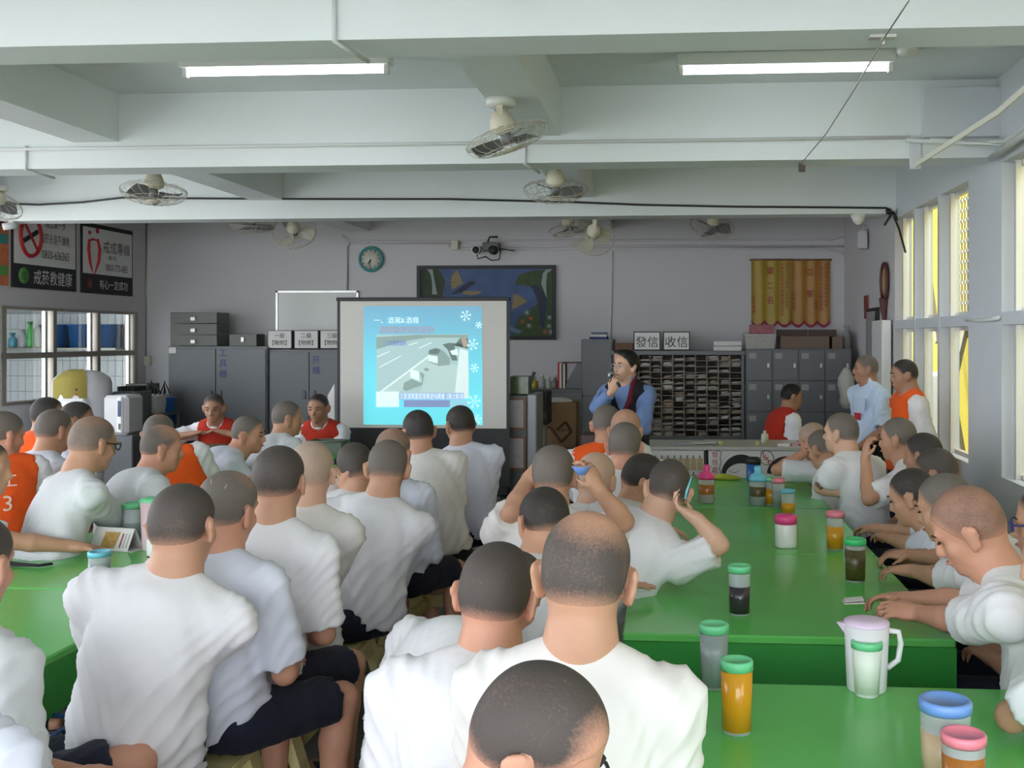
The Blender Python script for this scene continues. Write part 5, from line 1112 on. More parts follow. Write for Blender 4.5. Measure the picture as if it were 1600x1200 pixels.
sl([(420, 830), (430, 770), (500, 730), (590, 770), (600, 740), (570, 660), (620, 690), (600, 790), (540, 810), (450, 845)], S_md, 'slide_crowd'); sl([(490, 640), (572, 665), (572, 748), (492, 715)], S_wh, 'slide_sign'); sl([(610, 640), (640, 625), (670, 645), (640, 665)], S_md)
sl([(170, 852), (384, 852), (384, 995), (170, 995)], S_wh, 'slide_inset'); sl([(384, 862), (990, 862), (990, 925), (384, 925)], slide_mat('capband', (0.30, 0.42, 0.60)), 'slide_band'); sl([(430, 930), (1036, 930), (1036, 995), (430, 995)], slide_mat('strip', (0.22, 0.28, 0.48)), 'slide_band'); sl([(860, 930), (1036, 930), (1036, 995), (860, 995)], slide_mat('strip2', (0.28, 0.58, 0.68)), 'slide_band')
def slt(s, u_, v_, px_h, m, sq=1.0, nm='slide_caption'):
    d = slm(u_, v_); text(s, px_h / 6 * 9.6 / 1600, d, RX, UZ, m, t, nm, sq=sq); lay[0] += 1
slt('一、酒駕&酒癮', 360, 182, 66, S_wh, 0.98); slt('酒駕肇事致死案例', 455, 272, 76, S_rd, 0.88); slt('三度酒駕撞命', 352, 395, 52, S_bl, 0.68); slt('又是酒駕重罰駕車逆向飆撞 2騎士斷魂', 688, 893, 58, slide_mat('captext', (0.75, 0.88, 0.95)), 0.62)
for (u_, v_, r_s) in ((1010, 140, 52), (1132, 228, 32), (1075, 410, 56), (1092, 630, 42), (1088, 945, 66), (1110, 1110, 48)):
    lay[0] += 1; b = MB(); c0 = slm(u_, v_); rr = r_s / 6 * 9.6 / 1600
    for i in range(6):
        a = i * math.pi / 3 + 0.2; dx, dz = math.cos(a), math.sin(a); pr = np.array((dx, 0, dz)); n_ = np.array((-dz, 0, dx))
        def strip(a_, b_, w_):
            dd = nrm(b_ - a_); nn = np.array((-dd[2], 0, dd[0])) * w_; b.add([a_ - nn, b_ - nn, b_ + nn, a_ + nn], [(0, 1, 2, 3)])
        strip(c0 + pr * rr * 0.12, c0 + pr * rr, 0.003)
        for sg in (-1, 1): strip(c0 + pr * rr * 0.62, c0 + pr * rr * 0.92 + n_ * sg * rr * 0.22, 0.0024)
    b.build('slide_snowflake', S_wh, t)

# things right of the screen
nb = thing('notice_cabinet', 'grey cabinet end with two framed paper notices beside projector screen', 'cabinet', at(818, 735, 9.75) * np.array([1, 1, 0])); O = np.array(nb.location[:])
x0, x1, z0, z1 = rect(797, 824, 618, 735, 9.75); MB().box(np.array((x0 - 0.1, 9.75, 0)) - O, np.array((x1, 10.25, z1)) - O, 0.004).build('body', M_cabd, nb)
MB().box(np.array((x1, 9.73, 0.0)) - O, np.array((x1 + 0.09, 10.25, z1 + 0.01)) - O, 0.01).build('side_panel', mat('light_grey_steel', (0.36, 0.37, 0.40), rough=0.4), nb)
for py0, py1 in ((622, 672), (682, 735)):
    xa, xb, za, zb = rect(797, 822, py0, py1, 9.73); f_ = MB().box(np.array((xa - 0.06, 9.725, za)) - O, np.array((xb, 9.748, zb)) - O).build('notice_frame', M_brown, nb)
    MB().box(np.array((xa - 0.05, 9.72, za + 0.025)) - O, np.array((xb - 0.025, 9.7245, zb - 0.02)) - O).build('notice_paper', mat('notice_paper', (0.42, 0.38, 0.40), rough=0.8, var=0.25, scale=30), f_)
x0, x1, z0, z1 = rect(797, 826, 588, 616, 9.85); t = thing('fish_tank', 'small tank with green plants on the grey cabinet beside the screen', 'tank', ((x0 + x1) / 2, 9.95, z0 - 0.02)); O = np.array(t.location[:])
MB().box(np.array((x0, 9.85, z0)) - O, np.array((x1, 10.1, z1)) - O, 0.004).build('glass_box', mat('tank_green', (0.10, 0.13, 0.06), rough=0.2, var=0.6, scale=14), t); MB().bar(np.array((x1 + 0.0, 9.9, z1 - 0.1)) - O, np.array((x1 + 0.05, 9.9, z1 + 0.04)) - O, 0.03, 0.03).build('handle', M_black, t)
x0, x1, z0, z1 = rect(826, 912, 608, 608, 11.9)
t = thing('low_steel_cabinet', 'low dark steel cabinet behind the cardboard carton', 'cabinet', ((x0 + x1) / 2, 12.2, 0)); O = np.array(t.location[:])
MB().box(np.array((x0, 11.92, 0)) - O, np.array((x1, 12.5, z1)) - O, 0.004).build('body', M_cabd, t); MB().box(np.array((x0 + 0.02, 11.9, 0.06)) - O, np.array((x1 - 0.02, 11.92, z1 - 0.04)) - O, 0.003).build('door', M_cab, t)
for px0, px1, py0, lb, col in ((828, 840, 592, 'yellow carton on low steel cabinet beside the tank', (0.42, 0.32, 0.04)), (841, 852, 588, 'clear tall bottle on low steel cabinet', (0.35, 0.36, 0.36)), (853, 861, 592, 'white small box on low steel cabinet', (0.45, 0.45, 0.42)), (862, 871, 590, 'dark framed small box on low steel cabinet', (0.12, 0.13, 0.12))):
    x0, x1, z0, z1 = rect(px0, px1, py0, 608, 11.95); t = thing('shelf_item', lb, 'container', ((x0 + x1) / 2, 12.0, z0))
    w_ = (x1 - x0) / 2; hgt = z1 - z0
    MB().lathe([(w_ * 0.8, 0), (w_, 0.02), (w_, hgt * 0.7), (w_ * 0.5, hgt * 0.85), (w_ * 0.5, hgt)], 14).build('body', mat('item_%d' % px0, col, rough=0.4), t); MB().lathe([(w_ * 0.55, hgt), (w_ * 0.55, hgt + 0.025)], 12).build('cap', M_paper, t)
x0, x1, z0, z1 = rect(871, 912, 566, 607, 11.95); t = thing('magazine_holder', 'slanted magazine holder with red and white folders on steel cabinet', 'file holder', (x0, 12.0, z0)); W_, H_ = x1 - x0, z1 - z0
MB().poly([(0.09, -0.06, 0), (W_, -0.06, 0), (W_, -0.06, H_ * 0.95), (W_ * 0.75, -0.06, H_ * 0.95), (0.12, -0.06, H_ * 0.3)], 0.3, (0, 1, 0)).build('holder', M_cab, t)
for i, (c_, a) in enumerate(((M_red, 0), (M_paper, 0.022), (M_brown, 0.044), (M_paper, 0.066))): MB().box((a, -0.03, 0), (a + 0.02, 0.24, H_ * (0.99 - 0.02 * i))).build('folder', c_, t)
MB().box((0.05, -0.06, H_ * 0.96), (W_ * 1.05, 0.2, H_), 0.003).build('top_file', mat('dark_red_file', (0.16, 0.03, 0.03), rough=0.5), t)
# black speaker on a stand, cardboard carton
x0, x1, z0, z1 = rect(836, 856, 612, 664, 10.6); t = thing('black_loudspeaker', 'black loudspeaker box standing on grey pedestal right of the notices', 'speaker', ((x0 + x1) / 2, 10.75, 0)); O = np.array(t.location[:])
MB().box(np.array((x0 - 0.06, 10.6, z0)) - O, np.array((x1, 10.95, z1)) - O, 0.008).build('cabinet_box', M_black, t); MB().box(np.array((x0 - 0.05, 10.64, 0)) - O, np.array((x1 - 0.04, 10.9, z0)) - O, 0.004).build('pedestal', MATS['light_grey_steel'], t)
disk(0.05, -0.16, -0.15).xf(Matrix.Translation((0, 0, (z0 + z1) / 2 - 0.08))).build('woofer', M_cabd, t)
x0, x1, z0, z1 = rect(849, 900, 629, 706, 11.0); t = thing('cardboard_carton', 'tall brown cardboard carton with printed diamond mark by back wall', 'box', ((x0 + x1) / 2, 11.2, 0)); O = np.array(t.location[:])
MB().box(np.array((x0, 11.0, 0)) - O, np.array((x1, 11.4, z1)) - O, 0.004).build('carton', M_cardb, t)
M_cprint = mat('carton_print', (0.10, 0.055, 0.035), rough=0.85)
def cp(px, py): q = at(px, py, 10.997); return q - O
b = MB()
for a_, b_ in (((861, 668), (877, 691)), ((877, 691), (893, 675)), ((893, 675), (884, 659)), ((870, 672), (884, 659)), ((853, 668), (861, 668))):
    p0, p1 = cp(*a_), cp(*b_); b.bar(p0, p1, 0.002, 0.03, np.cross(nrm(p1 - p0), (0, 1, 0)))
b.build('printed_mark', M_cprint, t); text('Langdeng', 0.055, cp(876, 671), RX, UZ, M_cprint, t, 'printed_word', sq=1.0)
for px, py, s_ in ((859, 640, '年月日'), (890, 700, 'ABC')): text(s_, 0.045, cp(px, py), RX, UZ, M_cprint, t, 'printed_word')
one('folded_cloth', MB().lathe([(0.0, 0.05), (0.08, 0.045), (0.14, 0.02), (0.15, 0.0)], 14), M_paper, 'crumpled pale cloth lying on the cardboard carton', 'cloth', loc=at(874, 628, 11.15) * np.array([1, 1, 0]) + np.array([0, 0, z1]))
one('pink_carton', boxed(908, 930, 680, 715, 10.6, 0.35, 0.0, 0.004), mat('dusty_pink', (0.22, 0.14, 0.15), rough=0.7), 'dusty pink carton on floor behind the speaker', 'box')
# tall steel locker left of the speaker
x0, x1, z0, z1 = rect(908, 957, 530, 530, 11.9); t = thing('steel_locker', 'tall grey steel locker behind the speaker with books on top', 'locker', ((x0 + x1) / 2, 12.2, 0)); O = np.array(t.location[:])
MB().box(np.array((x0, 11.92, 0)) - O, np.array((x1, 12.5, z1)) - O, 0.004).build('body', M_cab, t)
for za, zb in ((0.05, z1 * 0.62 - 0.01), (z1 * 0.62, z1 - 0.03)): MB().box(np.array((x0 + 0.012, 11.9, za)) - O, np.array((x1 - 0.012, 11.919, zb)) - O, 0.003).build('door', M_cab, t)
for i, (c_, lb) in enumerate(((M_blueink, 'dark blue book lowest in the stack on tall locker'), (M_paper, 'white book in middle of the stack on tall locker'), (mat('slate_blue', (0.12, 0.16, 0.22), rough=0.6), 'slate blue book topmost in the stack on tall locker'))):
    xa, xb, _, _ = rect(921, 949, 526, 530, 11.95); one('book', box((xa + 0.01 * i, 11.95, z1 + 0.028 * i), (xb - 0.008 * i, 12.2, z1 + 0.028 * i + 0.027), 0.002), c_, lb, 'book', 'books on tall locker')

# pigeon hole mail rack
x0, x1, z0, z1 = rect(958, 1163, 548, 697, 11.8); zb = 0.62
t = thing('mail_rack', 'wide pigeon hole mail rack with rows of small compartments on back wall', 'mail rack', ((x0 + x1) / 2, 12.1, 0)); O = np.array(t.location[:])
MB().box(np.array((x0, 12.1, 0)) - O, np.array((x1, 12.13, z1)) - O).build('back_board', M_darkw, t)
MB().box(np.array((x0 - 0.02, 11.78, z1 - 0.05)) - O, np.array((x1 + 0.02, 12.12, z1)) - O, 0.004).build('top_board', M_cab, t)
for xx in (x0, x1 - 0.035): MB().box(np.array((xx, 11.78, 0)) - O, np.array((xx + 0.035, 12.1, z1 - 0.05)) - O, 0.003).build('side_board', M_cab, t)
MB().box(np.array((x0 + 0.035, 11.82, 0)) - O, np.array((x1 - 0.035, 12.1, zb)) - O).build('plinth', M_cab, t)
nc, nr = 11, 14; cw = (x1 - x0 - 0.07) / nc; rh = (z1 - 0.05 - zb) / nr
M_edge = mat('shelf_edge', (0.20, 0.17, 0.14), rough=0.5)
for i in range(1, nc): MB().box(np.array((x0 + 0.035 + cw * i - 0.005, 11.79, zb)) - O, np.array((x0 + 0.035 + cw * i + 0.005, 12.1, z1 - 0.05)) - O).build('divider', M_edge, t)
for j in range(nr): MB().box(np.array((x0 + 0.035, 11.795, zb + rh * j - 0.004)) - O, np.array((x1 - 0.035, 12.1, zb + rh * j + 0.004)) - O).build('shelf', M_edge, t)
pm = [mat('letter_%d' % k, c_, rough=0.8, var=0.2, scale=20) for k, c_ in enumerate(((0.55, 0.53, 0.50), (0.42, 0.39, 0.36), (0.65, 0.64, 0.62), (0.45, 0.36, 0.28)))]
NUM = 'one two three four five six seven eight nine ten eleven twelve thirteen fourteen'.split()
for i in range(nc):
    for j in range(nr):
        if random.random() < 0.2: continue
        cx_, cz_ = x0 + 0.035 + cw * (i + 0.5), zb + rh * j + 0.004; b = MB(); n = random.randint(1, 4)
        for q in range(n):
            a = random.uniform(-0.12, 0.12); w_ = cw * random.uniform(0.25, 0.42); zz = cz_ + 0.012 * q + 0.006
            b.bar((cx_ - w_ + random.uniform(-.008, .008), 11.885 + random.uniform(-.05, 0), zz), (cx_ + w_, 11.885, zz + a * w_ * 0.6 + 0.004), 0.16, 0.008)
        one('letter_bundle', b, random.choice(pm), 'letters in the mail rack, row %s from top, compartment %s from left' % (NUM[nr - 1 - j], NUM[i]), 'letters', 'letters in mail rack')
for px0, s_, lb in ((990, '發信', 'white sign board with black characters on mail rack, left one'), (1036, '收信', 'white sign board with black characters on mail rack, right one')):
    xa, xb, za, zb_ = rect(px0, px0 + 42, 518, 547.5, 11.85); t = thing('sign_board', lb, 'sign', ((xa + xb) / 2, 11.87, za), 0, 'sign boards on mail rack'); O = np.array(t.location[:])
    MB().box(np.array((xa, 11.855, za)) - O, np.array((xb, 11.88, zb_)) - O, 0.003).build('frame', M_black, t); MB().box(np.array((xa + 0.012, 11.85, za + 0.012)) - O, np.array((xb - 0.012, 11.8545, zb_ - 0.012)) - O).build('panel', M_white, t)
    text(s_, 0.135, (0, -0.024, (zb_ - za) / 2 - 0.01), RX, UZ, M_ink, t, 'printed_word')
for py0, lb in ((541, 'lower of two flat white boxes on mail rack'), (533, 'upper of two flat white boxes on mail rack')): one('flat_box', boxed(1115, 1159, py0, py0 + 7, 11.85, 0.2, None, 0.003), M_paper, lb, 'box', 'flat white boxes')
one('brown_parcel', boxed(961, 989, 536, 547.5, 11.9, 0.2, None, 0.004), mat('reddish_card', (0.18, 0.09, 0.06), rough=0.8), 'reddish brown parcel on mail rack above the speaker', 'box')
# locker bank
x0, x1, z0, z1 = rect(1166, 1331, 545, 545, 11.6); t = thing('locker_bank', 'bank of grey steel lockers with paper labels at right of mail rack', 'lockers', ((x0 + x1) / 2, 11.9, 0)); O = np.array(t.location[:])
MB().box(np.array((x0, 11.62, 0)) - O, np.array((x1, 12.1, z1)) - O, 0.004).build('body', M_cab, t)
cw = (x1 - x0) / 4
for i in range(4):
    for j in range(4):
        zt = z1 - 0.012 - j * 0.352; zb_ = zt - 0.34
        if zb_ < 0.0: zb_ = 0.05
        dr = MB().box(np.array((x0 + cw * i + 0.007, 11.6, zb_)) - O, np.array((x0 + cw * (i + 1) - 0.007, 11.619, zt)) - O, 0.004).build('locker_door', M_cab, t)
        if not (j == 2 and i in (2, 3)): MB().box(np.array((x0 + cw * i + 0.03, 11.596, zt - 0.10)) - O, np.array((x0 + cw * i + 0.11, 11.5995, zt - 0.035)) - O).build('paper_label', mat('label_paper', (0.30, 0.30, 0.29), rough=0.8), dr)
        MB().box(np.array((x0 + cw * (i + 1) - 0.06, 11.585, zt - 0.20)) - O, np.array((x0 + cw * (i + 1) - 0.035, 11.5995, zt - 0.15)) - O, 0.002).build('lock', M_chrome, dr)
zl = z1
def on_locker(nm, px0, px1, py0, py1, Y, dep, m, lb, cat='box'): 
    xa, xb, za, zb_ = rect(px0, px1, py0, py1, Y); return one(nm, box((xa, Y, max(za, zl)), (xb, Y + dep, zb_), 0.004), m, lb, cat)
xa, xb, za, zb_ = rect(1163, 1213, 522, 545, 11.65); t = thing('plastic_bin', 'clear plastic storage bin with lid on lockers under the yellow banner', 'bin', ((xa + xb) / 2, 11.8, zl)); w_ = (xb - xa) / 2
MB().add([(sx * w_ * k, sy * 0.14 * k, z) for z, k in ((0, 0.86), (zb_ - zl - 0.02, 0.97)) for sx, sy in ((-1, -1), (1, -1), (1, 1), (-1, 1))], [(3, 2, 1, 0), (0, 1, 5, 4), (1, 2, 6, 5), (2, 3, 7, 6), (3, 0, 4, 7), (4, 5, 6, 7)]).build('tub', mat('milky_plastic', (0.36, 0.35, 0.33), rough=0.3, var=0.2, scale=16), t)
MB().box((-w_ * 1.02, -0.15, zb_ - zl - 0.02), (w_ * 1.02, 0.15, zb_ - zl), 0.006).build('lid', mat('milky_lid', (0.42, 0.42, 0.41), rough=0.35), t); zbin = zb_
xa, xb, za, zb_ = rect(1173, 1210, 507, 522, 11.65); one('pink_box', box((xa, 11.68, zbin + 0.001), (xb, 11.88, zb_), 0.003), mat('pink_print', (0.30, 0.10, 0.11), rough=0.6, var=0.5, scale=18), 'pink printed box on top of the clear plastic bin', 'box')
on_locker('brown_carton', 1220, 1296, 525, 545, 11.65, 0.2, mat('tan_card', (0.17, 0.12, 0.09), rough=0.85, var=0.1), 'long tan cardboard carton on lockers under orange banner')
on_locker('brown_carton', 1301, 1317, 526, 545, 11.65, 0.2, MATS['tan_card'], 'small tan cardboard carton at right end of lockers')
on_locker('dark_board', 1214, 1262, 515, 545, 11.9, 0.06, M_darkw, 'dark brown board leaning on wall behind long carton, left one', 'board')
on_locker('dark_board', 1264, 1307, 515, 545, 11.9, 0.06, M_darkw, 'dark brown board leaning on wall behind long carton, right one', 'board')
b = MB(); xa, xb, za, zb_ = rect(1318, 1331, 508, 545, 11.7)
b.lathe([(0.05, 0), (0.055, 0.08), (0.05, 0.18), (0.02, zb_ - zl - 0.05), (0.035, zb_ - zl)], 10); one('plastic_bag', b, mat('clear_bag', (0.30, 0.30, 0.30), rough=0.25, alpha=0.7), 'tied clear plastic bag at right end of lockers', 'bag', loc=((xa + xb) / 2, 11.8, zl))

# right wall, far part
def on_rwall(nm, px0, px1, py0, py1, th, m, lb, cat):
    a = atx(px0, py1, XR - 0.005); b_ = atx(px1, py0, XR - 0.005); return one(nm, box((XR - th, b_[1], min(a[2], b_[2])), (XR - 0.001, a[1], max(a[2], b_[2])), 0.003), m, lb, cat)
t_b = on_rwall('notice_board', 1357, 1374, 480, 640, 0.03, M_black, 'tall dark framed notice board on far right wall', 'notice board')
a = atx(1359, 636, XR); b_ = atx(1372, 486, XR); MB().box((XR - 0.034, b_[1], min(a[2], b_[2])), (XR - 0.0305, a[1], max(a[2], b_[2]))).build('notice_sheet', mat('grey_notice', (0.30, 0.30, 0.30), rough=0.8, var=0.3, scale=24), t_b)
on_rwall('red_sign_strip', 1352, 1357, 461, 498, 0.02, mat('faded_red', (0.22, 0.04, 0.04), rough=0.6), 'narrow dark red strip sign on far right wall', 'sign')
c = atx(1383, 440, XR - 0.02); t = thing('wall_ornament', 'oval straw face ornament with tail hanging on far right wall', 'ornament', c)
MB().lathe([(0.0, -0.02), (0.10, -0.012), (0.13, 0.0), (0.10, 0.012), (0, 0.015)], 20).xf(Matrix.Diagonal((1, 1, 1.0, 1)) @ Matrix.Rotation(math.radians(90), 4, 'Y') @ Matrix.Diagonal((1.3, 1, 1, 1))).build('face', mat('straw', (0.42, 0.30, 0.14), rough=0.8, var=0.3, scale=20), t)
MB().tube([(-0.012, 0.14 * math.cos(a), 0.18 * math.sin(a)) for a in np.linspace(0, 2 * math.pi, 24, endpoint=False)], 0.016, 6, closed=True).build('rim', mat('ornament_brown', (0.12, 0.04, 0.04), rough=0.7), t)
MB().tube([(-0.01, 0, -0.16), (-0.01, 0.01, -0.28), (-0.01, -0.02, -0.42)], [0.05, 0.035, 0.012], 8).build('tail', MATS['ornament_brown'], t)
b = MB().box((-0.05, -0.06, -0.10), (0.05, 0.06, 0.10), 0.012).tube([(0.0, 0, 0.10), (0.03, 0, 0.16)], 0.012, 6); one('wall_speaker', b, M_wall, 'small grey wall loudspeaker in far right corner', 'speaker', loc=atx(1347, 375, XR - 0.07))
t = thing('dome_camera', 'white dome camera under far beam in the right corner', 'camera', at(1341, 337, 9.9) * np.array([1, 1, 0]) + np.array([0, 0, ZB])); MB().lathe([(0.07, 0), (0.07, -0.02)], 18).build('base', M_fix, t); MB().lathe([(0.066, -0.02), (0.05, -0.06), (0.02, -0.09), (0, -0.094)], 18).build('dome', M_fix, t)
t = thing('dome_camera', 'small white camera under far beam at the left edge', 'camera', at(18, 338, 9.85) * np.array([1, 1, 0]) + np.array([0, 0, ZB])); MB().lathe([(0.03, 0), (0.03, -0.02)], 14).build('base', M_fix, t); MB().tube([(-0.05, -0.06, -0.06), (0.03, 0.03, -0.035)], 0.035, 12).build('barrel', M_white, t)
one('white_cabinet', boxed(1378, 1393, 500, 700, 9.9, 0.5, 0.0, 0.01), M_white, 'tall white narrow panel standing at end of the right windows', 'panel')
b = MB(); one('hanging_bag', MB().lathe([(0.02, 0.20), (0.04, 0.17), (0.08, 0.10), (0.085, 0.02), (0.06, -0.08), (0.07, -0.14), (0.04, -0.20), (0, -0.21)], 14), mat('white_bag', (0.34, 0.34, 0.32), rough=0.6, bump=0.4, bscale=30), 'white plastic bag hanging beside the guard', 'bag', loc=at(1322, 606, 10.2))

# left wall signs
RY = (0, 1, 0)
def wsign(y0, y1, z0, z1, label, split):
    t = thing('wall_sign', label, 'sign', (XL, (y0 + y1) / 2, z0)); h_ = z1 - z0; w_ = (y1 - y0) / 2
    MB().box((0.001, -w_, 0), (0.018, w_, h_), 0.002).build('board', M_ink, t); MB().box((0.0185, -w_ + 0.025, h_ * split), (0.021, w_ - 0.025, h_ - 0.05)).build('white_field', M_white, t); return t, h_, w_
t, h_, w_ = wsign(10.0, 11.13, 2.27, 3.10, 'no smoking sign board with red ring and telephone number on left wall', 0.30)
cy_, cz_ = -0.27, h_ * 0.66
MB().tube([(0.024, cy_ + 0.17 * math.cos(a), cz_ + 0.21 * math.sin(a)) for a in np.linspace(0, 2 * math.pi, 36, endpoint=False)], 0.022, 6, closed=True).build('red_ring', M_red, t)
MB().bar((0.026, cy_ - 0.12, cz_ - 0.06), (0.026, cy_ + 0.12, cz_ + 0.06), 0.003, 0.05, (0, -0.45, 0.9)).build('cigarette', M_ink, t); MB().bar((0.028, cy_ - 0.12, cz_ + 0.15), (0.028, cy_ + 0.12, cz_ - 0.15), 0.003, 0.035, (0, 0.8, 0.6)).build('red_bar', M_red, t)
text('踏出第一步', 0.105, (0.023, 0.17, h_ * 0.86), RY, UZ, M_ink, t, sq=0.72); text('戒菸永遠不嫌晚', 0.115, (0.023, 0.16, h_ * 0.66), RY, UZ, M_ink, t, sq=0.66); text('0800-636363', 0.13, (0.023, 0.17, h_ * 0.46), RY, UZ, M_ink, t, sq=0.72)
text('戒菸救健康', 0.165, (0.021, 0.13, h_ * 0.15), RY, UZ, M_white, t, sq=0.85)
MB().lathe([(0, 0), (0.085, 0), (0.085, 0.004), (0, 0.004)], 24).xf(Matrix.Translation((0.019, -0.38, h_ * 0.155)) @ Matrix.Rotation(math.radians(90), 4, 'Y')).build('green_roundel', mat('leaf_green', (0.10, 0.30, 0.06), rough=0.5), t); text('證', 0.09, (0.0235, -0.38, h_ * 0.155), RY, UZ, M_ink, t)
t, h_, w_ = wsign(11.23, 12.34, 2.268, 3.08, 'helpline sign board with red twin figure mark on left wall', 0.28)
for pts, rr in (([(-0.42, 0.62), (-0.43, 0.50), (-0.40, 0.36), (-0.34, 0.24)], [0.02, 0.028, 0.022, 0.006]), ([(-0.24, 0.64), (-0.20, 0.52), (-0.22, 0.38), (-0.30, 0.22)], [0.02, 0.03, 0.026, 0.006]), ([(-0.42, 0.60), (-0.34, 0.63), (-0.24, 0.62)], [0.012, 0.02, 0.012])):
    MB().tube([(0.022, a, b_) for a, b_ in pts], [r * 0.8 for r in rr], 6).xf(Matrix.Diagonal((1, 1, 1, 1))).build('red_figure', M_red, t)
for a, b_, r in ((-0.40, 0.70, 0.024), (-0.24, 0.735, 0.032)): MB().lathe([(0, 0), (r, 0), (r, 0.004), (0, 0.004)], 16).xf(Matrix.Translation((0.021, a, b_)) @ Matrix.Rotation(math.radians(90), 4, 'Y')).build('red_dot', M_red, t)
text('戒成專線', 0.16, (0.023, 0.18, h_ * 0.69), RY, UZ, M_ink, t, sq=0.95); text('毒功', 0.06, (0.023, 0.08, h_ * 0.54), RY, UZ, M_ink, t, sq=1.6); text('0800-770-885', 0.12, (0.023, 0.18, h_ * 0.40), RY, UZ, M_ink, t, sq=0.70)
text('有心一定成功', 0.12, (0.021, 0.12, h_ * 0.14), RY, UZ, M_white, t, sq=0.88); MB().lathe([(0, 0), (0.055, 0), (0.055, 0.004), (0, 0.004)], 20).xf(Matrix.Translation((0.019, -0.40, h_ * 0.14)) @ Matrix.Rotation(math.radians(90), 4, 'Y')).build('dark_red_roundel', mat('dim_red', (0.14, 0.03, 0.03), rough=0.6), t)
t = thing('wall_poster', 'colourful orange poster on left wall cut by the picture edge', 'poster', (XL, 9.84, 2.28)); MB().box((0.001, -0.085, 0), (0.008, 0.12, 0.80)).build('sheet', mat('poster_orange', (0.55, 0.16, 0.06), rough=0.6, var=0.5, scale=12), t)
for z_, c_ in ((0.10, 'leaf_green'), (0.42, 'teal_plastic'), (0.60, 'dim_red')): MB().box((0.0085, -0.07, z_), (0.011, 0.10, z_ + 0.10)).build('picture_block', MATS[c_], t)

# washroom shelf contents
ZS = 1.626
for px, w_, lb in ((88, 0.155, 'blue plastic tub on washroom shelf behind the hatch, leftmost of three'), (127, 0.15, 'blue plastic tub on washroom shelf behind the hatch, middle of three'), (174, 0.13, 'blue plastic tub on washroom shelf behind the hatch, rightmost of three')):
    x_ = at(px, 545, YB - 0.24)[0]; t = thing('blue_tub', lb, 'tub', (x_, YB - 0.24, ZS), 0, 'blue tubs in washroom'); MB().lathe([(w_ * 0.85, 0), (w_, 0.27), (w_ * 1.06, 0.275), (w_ * 1.06, 0.29), (w_ * 0.95, 0.29)], 20).build('tub', mat('blue_plastic', (0.012, 0.09, 0.28), rough=0.4), t); MB().lathe([(w_ * 1.08, 0.27), (w_ * 1.08, 0.295)], 20).build('rim', MATS['blue_plastic'], t)
for px, c_, hh_, lb in ((48, (0.08, 0.42, 0.10), 0.30, 'green spray bottle on washroom shelf'), (36, (0.45, 0.43, 0.48), 0.20, 'pale jar on washroom shelf left of green bottle'), (61, (0.50, 0.50, 0.46), 0.26, 'white jar on washroom shelf right of green bottle'), (20, (0.10, 0.35, 0.45), 0.16, 'turquoise cup at left end of washroom shelf')):
    x_ = at(px, 545, YB - 0.3)[0]; t = thing('toiletry_bottle', lb, 'bottle', (x_, YB - 0.3, ZS))
    MB().lathe([(0.045, 0), (0.05, 0.02), (0.05, hh_ * 0.7), (0.025, hh_ * 0.85), (0.025, hh_)], 16).build('bottle', mat('bottle_%d' % px, c_, rough=0.35), t); MB().box((-0.02, -0.05, hh_), (0.02, 0.03, hh_ + 0.03), 0.005).build('cap', MATS['bottle_%d' % px], t)

# ------------------------------------------------------------------ counter, desks, water dispensers
M_top = mat('pale_counter', (0.46, 0.47, 0.43), rough=0.35, var=0.05)
CYf = 8.75
x0, x1, z0, z1 = rect(1008, 1100, 697, 760, CYf); zt = rect(1008, 1100, 698, 700, CYf)[3]
t = thing('counter_desk', 'white counter desk with rows of hanging tags below the mail rack', 'counter', ((x0 + x1) / 2, CYf + 0.3, 0)); O = np.array(t.location[:])
MB().box(np.array((x0, CYf, 0)) - O, np.array((x1, CYf + 0.55, zt - 0.03)) - O, 0.004).build('body', M_white, t); MB().box(np.array((x0 - 0.02, CYf - 0.02, zt - 0.03)) - O, np.array((x1 + 0.02, CYf + 0.58, zt)) - O, 0.004).build('counter_top', M_top, t)
tgm = box((-0.022, -0.004, -0.05), (0.022, 0.0, 0.05)).mesh('name_tag', mat('manila_tag', (0.46, 0.36, 0.20), rough=0.7, var=0.15, scale=9))
hkm = MB().tube([(0, 0, 0.07), (0, -0.012, 0.075), (0, -0.012, 0.05)], 0.004, 5).mesh('hook', M_black)
for j, zz in enumerate((zt - 0.15, zt - 0.29)):
    for i in range(9):
        xx = x0 + 0.035 + (x1 - x0 - 0.07) * i / 8
        o = bpy.data.objects.new('name_tag', tgm); o.location = Vector((xx, CYf - 0.001 - 0.002, zz)) - t.location; link(o, t)
        o = bpy.data.objects.new('hook', hkm); o.location = Vector((xx, CYf - 0.001, zz)) - t.location; link(o, t)
x0, x1, z0, z1 = rect(1107, 1300, 699, 760, CYf); zt2 = rect(1107, 1300, 699, 700, CYf)[3]
t = thing('counter_desk', 'white counter desk painted with cartoon faces behind end of right table', 'counter', ((x0 + x1) / 2, CYf + 0.3, 0)); O = np.array(t.location[:])
MB().box(np.array((x0, CYf, 0)) - O, np.array((x1, CYf + 0.6, zt2 - 0.03)) - O, 0.004).build('body', M_white, t); MB().box(np.array((x0 - 0.02, CYf - 0.02, zt2 - 0.03)) - O, np.array((x1 + 0.02, CYf + 0.62, zt2)) - O, 0.004).build('counter_top', M_top, t)
def cf(px, py, k=1): return at(px, py, CYf - 0.0015 * k) - O
